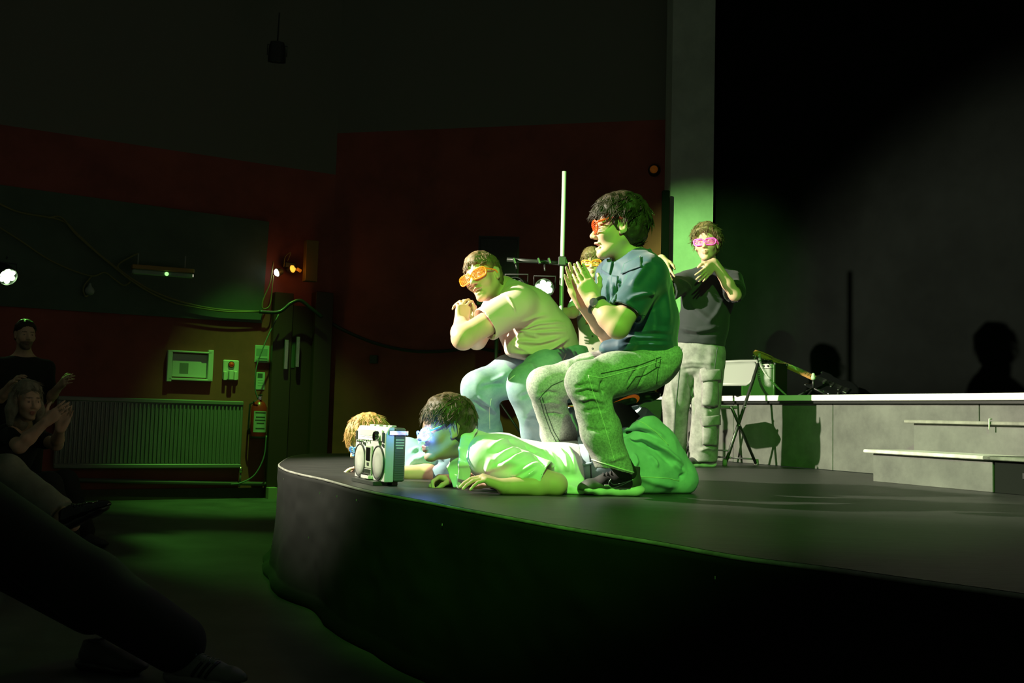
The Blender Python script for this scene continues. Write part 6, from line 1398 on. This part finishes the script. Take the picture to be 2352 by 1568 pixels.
# portable radio
def boombox():
    A = G(803, 1100, STAGE_Z); B = G(882, 1117, STAGE_Z); r = B - A; r[2] = 0; W = 0.405; r /= np.linalg.norm(r); f = np.array([r[1], -r[0], 0]); f = f if f[0] < 0 else -f
    o = B - r * W / 2; o[2] = STAGE_Z; R3 = np.stack([r, -f, UPZ], 1); H = 0.262; D = 0.088
    t = thing('portable_radio', 'silver cassette boombox standing on the stage edge', 'radio', o); T = lambda a, b, c: o + r * a + f * b + UPZ * c
    sil = mat('silver_plastic', (0.50, 0.51, 0.49), 0.38, metal=0.25); dk = mat('dark_grey_plastic', (0.03, 0.033, 0.03), 0.35); pale = mat('pale_silver_panel', (0.62, 0.63, 0.58), 0.35, metal=0.2)
    hp = [(0.0, 0.018), (0.0, H - 0.03), (-0.016, H - 0.002), (-0.022, H), (-0.042, H), (-0.042, 0.018)]
    hb = MB().prism(hp, T(-W / 2, 0, 0), f, UPZ, r, W).build('housing', sil, t); hb.modifiers.new('b', 'BEVEL').width = 0.003
    MB().box(T(0, -0.069, 0.139), (W / 2 - 0.002, 0.028, 0.119), R3, 0.006).build('rear_shell', mat('grey_rear_shell', (0.07, 0.075, 0.07), 0.5), t)
    for a in (-0.125, 0.125):
        c = T(a, 0.0, 0.100); sp = MB().lathe([(0.0, 0.004), (0.071, 0.004), (0.073, 0.0075), (0.0765, 0.0075), (0.078, 0.0), (0, 0)], c, f, 36).build('speaker_ring', dk, t, smooth=True, angle=35)
        MB().lathe([(0.0, 0.0085), (0.04, 0.008), (0.0715, 0.0045), (0.0715, 0.002), (0, 0.002)], c, f, 36).build('speaker_grille', mat('silver_mesh', (0.30, 0.31, 0.28), 0.55, metal=0.3, bump=1.0, bscale=700), sp, smooth=True)
        MB().box(T(a + 0.055, 0.004, 0.180), (0.010, 0.002, 0.006), R3).build('badge', dk, t)
    MB().box(T(0, 0.001, 0.222), (0.165, 0.003, 0.026), R3, 0.002).build('tuner_panel', pale, t)
    MB().box(T(-0.025, 0.0045, 0.231), (0.105, 0.0015, 0.013), R3).build('dial_window', mat('pale_green_dial', (0.42, 0.50, 0.40), 0.2), t)
    MB().box(T(-0.025, 0.0045, 0.2135), (0.105, 0.0015, 0.002), R3).build('dial_line', mat('white_line', (0.8, 0.8, 0.75), 0.4), t)
    MB().lathe([(0, 0), (0.023, 0), (0.0235, 0.012), (0.021, 0.021), (0.0, 0.022)], T(0.118, 0.004, 0.218), f, 28).build('tuning_knob', mat('chrome', (0.7, 0.7, 0.68), 0.12, metal=1.0), t, smooth=True, angle=40)
    for a in (-0.18, 0.18): MB().box(T(a, 0.003, 0.215), (0.011, 0.004, 0.022), R3, 0.002).build('meter', dk, t)
    for a in (-0.150, -0.125, -0.100): MB().tube([T(a, 0.0, 0.190), T(a, 0.013, 0.190)], 0.006, 10).build('slider_knob', M_SILVER, t, smooth=True)
    for a in (-0.05, 0.0): MB().tube([T(a, 0.0, 0.194), T(a, 0.012, 0.196)], 0.0045, 8).build('toggle', M_SILVER, t, smooth=True)
    cd = MB().box(T(0, 0.002, 0.120), (0.044, 0.005, 0.052), R3, 0.003).build('cassette_door', mat('green_grey_plastic', (0.28, 0.32, 0.24), 0.3), t)
    MB().box(T(0, 0.008, 0.134), (0.026, 0.0015, 0.030), R3).build('cassette_window', mat('black_glass', (0.004, 0.004, 0.004), 0.08), cd)
    MB().box(T(0, 0.008, 0.088), (0.012, 0.0015, 0.007), R3).build('counter', dk, cd)
    MB().box(T(0, 0.004, 0.054), (0.044, 0.004, 0.012), R3, 0.001).build('vent_strip', mat('ribbed_grey', (0.25, 0.26, 0.22), 0.5), t)
    for i in range(12): MB().box(T(-0.038 + 0.0069 * i, 0.0088, 0.054), (0.0014, 0.001, 0.010), R3).build('vent_rib', dk, t)
    tr = MB().box(T(0, 0.010, 0.030), (0.052, 0.012, 0.008), R3, 0.002).build('key_shelf', pale, t)
    for i in range(6): MB().box(T(-0.038 + 0.0152 * i, 0.013, 0.041), (0.0066, 0.008, 0.0045), R3, 0.001).build('piano_key', M_SILVER, tr)
    MB().box(T(0, -0.002, 0.009), (0.15, 0.035, 0.009), R3, 0.002).build('foot_bar', dk, t)
    MB().box(T(0, -0.07, 0.009), (0.15, 0.015, 0.009), R3, 0.002).build('foot_bar', dk, t)
    # carrying handle folded back
    ch = mat('chrome', (0.7, 0.7, 0.68), 0.12, metal=1.0)
    for a in (-W / 2 - 0.004, W / 2 + 0.004): MB().box(T(a, -0.055, 0.236), (0.004, 0.042, 0.011), R3, 0.002).build('handle_arm', ch, t)
    MB().box(T(0, -0.097, 0.236), (W / 2 + 0.008, 0.008, 0.012), R3, 0.003).build('handle_grip', ch, t)
    for i in range(4): MB().box(T(W / 2 - 0.001, -0.068, 0.205 - 0.012 * i), (0.0018, 0.020 - 0.004 * (i == 3), 0.0028), R3).build('side_vent', mat('pale_vent', (0.45, 0.5, 0.42), 0.4), t)
    for i in range(12): MB().box(T(W / 2 - 0.0016, -0.069, 0.150 - 0.010 * i), (0.0018, 0.022, 0.002), R3).build('side_rib', mat('grey_rear_shell', (0.07, 0.075, 0.07), 0.5), t)
    for a, l in ((-0.12, 0.03), (-0.04, 0.02), (0.05, 0.02), (0.12, 0.025)): MB().box(T(a, -0.06, H + 0.002), (l, 0.012, 0.004), R3, 0.002).build('top_button', sil, t)
boombox()

# ---------------------------------------------------------------- fittings on the left wall
def lw_box(name, x0, y0, x1, y1, off, th, m, parent=None, bev=0.004):
    a = LW(x0, y0, off); b = LW(x1, y1, off); c = (a + b) / 2 + LW_OUT * th / 2; w = abs((b - a) @ LW_AL) / 2; h = abs(b[2] - a[2]) / 2
    return MB().box(c, (w, th / 2, h), LWR, min(bev, th * 0.4, w * 0.8, h * 0.8)).build(name, m, parent)
M_CREAM = mat('cream_radiator_enamel', (0.16, 0.16, 0.135), 0.35)
def radiator():
    a = LW(132, 917, 0.1); b = LW(560, 922, 0.1); zt = b[2] ; zb = LW(560, 1074, 0.1)[2]; L = np.linalg.norm((b - a)[:2])
    t = thing('radiator', 'cream ribbed panel radiator low on the left wall', 'radiator', LW(350, 1075, 0.05))
    c = (a + b) / 2; c[2] = (zt + zb) / 2
    MB().box(c - LW_OUT * 0.03, (L / 2, 0.02, (zt - zb) / 2), LWR, 0.004).build('panel', M_CREAM, t)
    n = 46; rib = None
    for i in range(n):
        q = c + LW_AL * (-L / 2 + L * (i + 0.5) / n)
        if rib is None:
            rib = MB().prism([(-0.011, 0), (-0.006, 0.016), (0.006, 0.016), (0.011, 0)], (0, 0, -(zt - zb) / 2 + 0.05), LW_AL * (L / n / 0.029), LW_OUT, UPZ, (zt - zb) - 0.10).build('rib', M_CREAM, t); rib.location = t.matrix_world.inverted() @ Vector(q - LW_OUT * 0.012); rib.matrix_parent_inverse = Matrix()
        else:
            k = rib.copy(); COL.objects.link(k); k.location = t.matrix_world.inverted() @ Vector(q - LW_OUT * 0.012)
    for z in (zt - 0.02, zb + 0.02): q = c.copy(); q[2] = z; MB().box(q - LW_OUT * 0.01, (L / 2, 0.022, 0.022), LWR, 0.008).build('rail', M_CREAM, t)
    q = b.copy(); q[2] = zb - 0.02; MB().tube([q, q - UPZ * 0.09 , q - UPZ * 0.18 - LW_OUT * 0.02], 0.010, 8).build('feed_pipe', M_CREAM, t, smooth=True); MB().lathe([(0, -0.03), (0.018, -0.03), (0.02, 0.0), (0.014, 0.03), (0, 0.03)], q, UPZ, 12).build('valve', mat('brass_valve', (0.6, 0.55, 0.35), 0.25, metal=1.0), t, smooth=True)
radiator()
tag(MB().tube([LW(180, 1102, 0.05), LW(612, 1111, 0.05)], 0.022, 10).build('heating_pipe', M_CREAM, smooth=True), 'pale heating pipe running along the skirting below the radiator', 'pipe')
t = thing('wall_case', 'shallow white framed wall case holding a pale notice sheet', 'case', LW(435, 875))
for nm, q in (('case_top', (385, 804, 484, 813)), ('case_bottom', (385, 867, 484, 876)), ('case_side', (384, 804, 391, 876)), ('case_side', (477, 804, 485, 876))): lw_box(nm, *q, 0.0, 0.06, mat('white_frame_paint', (0.6, 0.6, 0.55), 0.5), t)
lw_box('case_back', 390, 811, 478, 868, 0.001, 0.012, mat('white_frame_paint', (0.6, 0.6, 0.55), 0.5), t); sh = lw_box('notice_sheet', 397, 826, 461, 866, 0.016, 0.002, mat('paper', (0.62, 0.62, 0.58), 0.7), t, 0.0003)
lw_box('printed_crest', 413, 833, 432, 858, 0.0185, 0.0008, mat('grey_print', (0.22, 0.22, 0.21), 0.7), sh, 0.0002)
t = thing('fire_alarm', 'white wall alarm unit with red dome light', 'alarm', LW(530, 870)); wp = mat('white_plastic', (0.62, 0.62, 0.56), 0.4)
lw_box('backplate', 512, 826, 546, 873, 0.0, 0.03, wp, t, 0.008); lw_box('horn', 524, 850, 534, 873, 0.03, 0.05, wp, t, 0.008)
for x in (516, 540): lw_box('clip', x - 3, 853, x + 3, 873, 0.03, 0.03, wp, t, 0.004)
d0 = LW(531, 837, 0.03); MB().lathe([(0, 0), (0.034, 0), (0.034, 0.012), (0, 0.012)], d0, LW_OUT, 20).build('dome_base', M_BLACKPLASTIC, t, smooth=True, angle=40); S = SDF(); S.ell(d0 + LW_OUT * 0.012, (0.028, 0.028, 0.028), None, 0); sdf_obj('red_dome', S, 0.004, mat('red_dome', (0.65, 0.05, 0.01), 0.15, emit=(0.7, 0.06, 0.01), estr=0.06), t, 1)
ps = mat('pale_green_sign', (0.40, 0.52, 0.42), 0.5); dk = mat('sign_print', (0.06, 0.09, 0.07), 0.6)
t = tag(lw_box('fire_notice', 586, 792, 617, 833, 0.0, 0.006, ps), 'pale green fire notice above the extinguisher, upper of two', 'sign')
for q in ((589, 800, 614, 818), (592, 822, 614, 825), (592, 828, 614, 831)): lw_box('printed_block', *q, 0.006, 0.0008, dk if q[1] > 810 else mat('grey_green_print', (0.22, 0.32, 0.26), 0.6), t, 0.0002)
t = tag(lw_box('extinguisher_notice', 589, 854, 607, 895, 0.0, 0.006, ps), 'narrow pale notice just above the extinguisher, lower of two', 'sign')
for q in ((592, 857, 603, 868), (592, 872, 604, 874), (592, 878, 604, 880), (592, 884, 604, 886)): lw_box('printed_block', *q, 0.006, 0.0008, dk if q[1] < 860 else mat('grey_green_print', (0.22, 0.32, 0.26), 0.6), t, 0.0002)
def extinguisher():
    top = LW(596, 918, 0.11); bot = LW(590, 1004, 0.11); bot[0], bot[1] = top[0], top[1]; h = top[2] - bot[2]; t = thing('fire_extinguisher', 'red fire extinguisher hanging on the wall beside the door', 'extinguisher', bot)
    MB().lathe([(0, 0), (0.078, 0), (0.083, 0.02), (0.083, h * 0.80), (0.06, h * 0.92), (0.025, h), (0, h)], bot, UPZ, 28).build('cylinder', mat('red_enamel', (0.30, 0.02, 0.012), 0.3), t, smooth=True, angle=50)
    MB().lathe([(0, -0.01), (0.070, -0.01), (0.081, 0.0), (0.081, 0.05), (0, 0.05)], bot, UPZ, 28).build('base_cup', M_BLACKPLASTIC, t, smooth=True, angle=40)
    MB().box(top + UPZ * 0.02, (0.02, 0.02, 0.022), LWR, 0.005).build('valve', M_SILVER, t); MB().box(top + UPZ * 0.05 + LW_OUT * 0.02, (0.012, 0.05, 0.008), LWR, 0.003).build('lever', M_BLACKPLASTIC, t)
    MB().tube([top + UPZ * 0.01, top - LW_AL * 0.10 - UPZ * 0.05, top - LW_AL * 0.105 - UPZ * 0.30, top - LW_AL * 0.09 - UPZ * 0.36], 0.010, 8).build('hose', M_BLACKPLASTIC, t, smooth=True)
    V = []; 
    for j in range(2):
        for i in range(9): a = -0.9 + 1.8 * i / 8; d = LW_OUT * math.cos(a) + LW_AL * math.sin(a); V.append(bot + d * 0.0845 + UPZ * (h * (0.14 if j == 0 else 0.70)))
    lb = link('label', np_mesh('label', V, [(i, i + 1, 10 + i, 9 + i) for i in range(8)]), mat('pale_label', (0.35, 0.40, 0.33), 0.5), t)
    for z, w in ((0.64, 0.7), (0.52, 0.6), (0.44, 0.7), (0.36, 0.5), (0.22, 0.6)):
        V = []
        for j in range(2):
            for i in range(7): a = -w + 2 * w * i / 6; d = LW_OUT * math.cos(a) + LW_AL * math.sin(a); V.append(bot + d * 0.0852 + UPZ * (h * (z + 0.035 * j)))
        link('printed_band', np_mesh('printed_band', V, [(i, i + 1, 8 + i, 7 + i) for i in range(6)]), mat('dark_print', (0.05, 0.05, 0.045), 0.6), lb)
extinguisher()
# door and frame in the corner
struct(lw_box('door_1', 648, 700, 722, 1150, 0.02, 0.05, mat('dark_red_door_paint', (0.035, 0.010, 0.006), 0.6)), None)
for i, (x0, x1, off, th) in enumerate(((626, 648, 0.0, 0.10), (716, 736, 0.0, 0.16))): struct(lw_box('trim_%d' % (i + 2), x0, 672, x1, 1153, off, th, mat('dark_frame_gloss', (0.045, 0.024, 0.012), 0.4)))
for x0, y0, x1, y1 in ((653, 780, 659, 848), (680, 773, 685, 843)):
    tag(lw_box('door_plate', x0, y0, x1, y1, 0.12, 0.03, mat('polished_steel_plate', (0.5, 0.55, 0.48), 0.25, metal=0.9)), 'tall narrow metal door plate, ' + ('left' if x0 < 670 else 'right') + ' of the pair on the dark door', 'door plate')
lw_box('door_glass', 662, 785, 676, 845, 0.071, 0.006, mat('dim_green_glass', (0.05, 0.08, 0.05), 0.15), bpy.data.objects['door_1'])
tag(lw_box('floor_block', 611, 1118, 630, 1150, 0.10, 0.10, mat('pale_timber', (0.30, 0.30, 0.2), 0.6)), 'small pale block standing at the foot of the door frame', 'block')
tag(lw_box('wall_box', 698, 553, 722, 649, 0.14, 0.10, mat('ochre_painted_metal', (0.20, 0.11, 0.02), 0.5)), 'tall ochre metal box fixed high beside the door', 'box')
# emergency twin lamp
def twin_lamp():
    c = LW(664, 622, 0.12); t = thing('emergency_lamp', 'emergency lamp with glowing white and amber heads above the door', 'lamp', LW(664, 622))
    MB().box(c + UPZ * 0.06, (0.06, 0.05, 0.03), LWR, 0.008).build('bracket', M_BLACKPLASTIC, t)
    for (px, py), d, e, col in (((636, 626), (-0.75, -0.6, -0.35), 9.0, (1.0, 0.92, 0.72)), ((672, 617), (0.85, -0.45, 0.1), 1.6, (1.0, 0.40, 0.04))):
        q = LW(px, py, 0.16); d = np.array(d); d /= np.linalg.norm(d)
        MB().lathe([(0, -0.07), (0.03, -0.065), (0.045, -0.02), (0.05, 0.0), (0.046, 0.0), (0, -0.005)], q, d, 18).build('lamp_head', mat('dark_lamp_head', (0.10, 0.09, 0.08), 0.3, metal=0.6), t, smooth=True, angle=50)
        MB().lathe([(0, 0.0), (0.042, 0.0), (0.03, 0.018), (0, 0.022)], q, d, 18).build('lens', mat('lamp_lens_%d' % int(e), col, 0.3, emit=col, estr=e), t, smooth=True)
    MB().tube([LW(683, 618, 0.14), LW(690, 622, 0.12)], 0.02, 8).build('amber_reflector', mat('amber_glow', (0.5, 0.15, 0.02), 0.4, emit=(0.9, 0.22, 0.01), estr=0.35), t, smooth=True)
    point('emergency_glow', LW(668, 618, 0.30), 0.5, (1.0, 0.42, 0.06), 0.04)
    mb = MB().tube(spline([LW(652, 612, 0.15), LW(655, 590, 0.12), LW(668, 580, 0.10), LW(660, 600, 0.13)], 8), 0.005, 5).build('flex', mat('tan_cable', (0.22, 0.17, 0.06), 0.6), t, smooth=True)
twin_lamp()
# suspended batten fitting
t = thing('batten_light', 'long narrow hanging light fitting with ochre top, in front of the dark panel', 'light fitting', LW(372, 622, 0.3))
a = LW(302, 617, 0.3); b = LW(444, 628, 0.3); c = (a + b) / 2; dr = (b - a) / np.linalg.norm(b - a); Rb = frame(dr, LW_OUT); L = np.linalg.norm(b - a) / 2
MB().box(c + UPZ * 0.020, (L, 0.05, 0.022), Rb, 0.006).build('top_tray', mat('ochre_enamel', (0.28, 0.15, 0.03), 0.5), t); MB().box(c - UPZ * 0.028, (L * 0.99, 0.045, 0.026), Rb, 0.012).build('diffuser', mat('pale_glossy_diffuser', (0.22, 0.28, 0.22), 0.12), t)
for px, py in ((318, 582), (426, 588)): q = LW(px, py, 0.3); MB().tube([np.array([q[0], q[1], c[2] + 0.03]), q + UPZ * 0.0], 0.006, 6).build('hanger', mat('grey_hanger', (0.25, 0.27, 0.24), 0.5), t, smooth=True)
MB().lathe([(0, 0), (0.02, 0), (0.014, 0.012), (0, 0.015)], c + LW_OUT * 0.045 - UPZ * 0.03 + dr * 0.03, LW_OUT, 14).build('reflection_spot', mat('green_reflection_glow', (0.3, 1.0, 0.3), 0.3, emit=(0.35, 1.0, 0.25), estr=1.5), t, smooth=True)  # green reflection on the diffuser, put in as a small glowing disc
# cables
def cable(name, label, px, r, m, W=LW, off=0.08, n=10):
    return tag(MB().tube(spline([W(x, y, off) for x, y in px], n), r, 6).build(name, m, smooth=True), label, 'cable')
M_CAB = mat('tan_flex', (0.17, 0.15, 0.05), 0.6)
M_CABD = mat('dark_cable_sheath', (0.02, 0.028, 0.02), 0.35)
cable('wall_cable', 'upper tan cable looping down across the dark panel', [(-30, 452), (40, 486), (140, 506), (180, 540), (235, 590), (300, 638), (350, 668), (420, 694), (500, 710), (600, 716)], 0.011, M_CAB)
cable('wall_cable', 'second tan cable lying against the upper one, sagging lower', [(110, 500), (142, 500), (182, 545), (300, 643), (380, 688), (450, 706), (530, 716), (612, 714)], 0.009, M_CAB, off=0.10)
cable('wall_cable', 'lower tan cable sagging to the round plug', [(-30, 505), (40, 548), (120, 600), (205, 633), (240, 626), (262, 640), (285, 655), (300, 640), (270, 612), (300, 590), (318, 582)], 0.009, M_CAB)
cable('plug_cable', 'short tan cable end curling to the round plug', [(210, 634), (192, 660), (196, 680), (206, 676)], 0.008, M_CAB)
q = LW(206, 668, 0.08); S = SDF(); S.ell(q, (0.045, 0.045, 0.045), None, 0); S.cap(q, q + UPZ * 0.07, 0.02, 0.014, 0.02)
ob, _, _ = sdf_obj('hanging_plug', S, 0.008, mat('grey_plug', (0.25, 0.28, 0.25), 0.6), None, 1); tag(ob, 'round grey plug hanging on the dark panel', 'plug')
cable('lamp_cable', 'thin loop of cable hanging below the emergency lamp', [(628, 600), (620, 650), (604, 690), (604, 708), (620, 700), (626, 650), (628, 632)], 0.007, M_CAB, off=0.12)
cable('cable_bundle', 'thick dark cable bundle swagged above the door', [(596, 716), (640, 716), (668, 696), (690, 690), (712, 706), (740, 728)], 0.020, M_CABD, off=0.26)
cable('cable_bundle', 'thick dark cable bundle swagged along the dark red wall', [(735, 722), (760, 742), (820, 772), (880, 793), (950, 806), (1020, 806), (1085, 799), (1150, 808)], 0.020, M_CABD, W=BW, off=0.10)
cable('wall_lead', 'greenish lead curving down past the extinguisher', [(640, 722), (612, 780), (590, 840), (586, 890), (592, 915)], 0.007, mat('green_grey_lead', (0.10, 0.14, 0.12), 0.5), off=0.2)
cable('wall_lead', 'dark lead curving from extinguisher to the floor', [(612, 1000), (606, 1050), (585, 1090), (555, 1108), (530, 1112)], 0.008, mat('green_grey_lead', (0.10, 0.14, 0.12), 0.5), off=0.16)
o = BW(860, 825, 0.0); tag(MB().box(o + BW_OUT * 0.02, (0.045, 0.02, 0.045), BWR, 0.006).build('junction_box', mat('grey_box', (0.05, 0.06, 0.05), 0.6)), 'small dark junction box under the swagged cable', 'box')
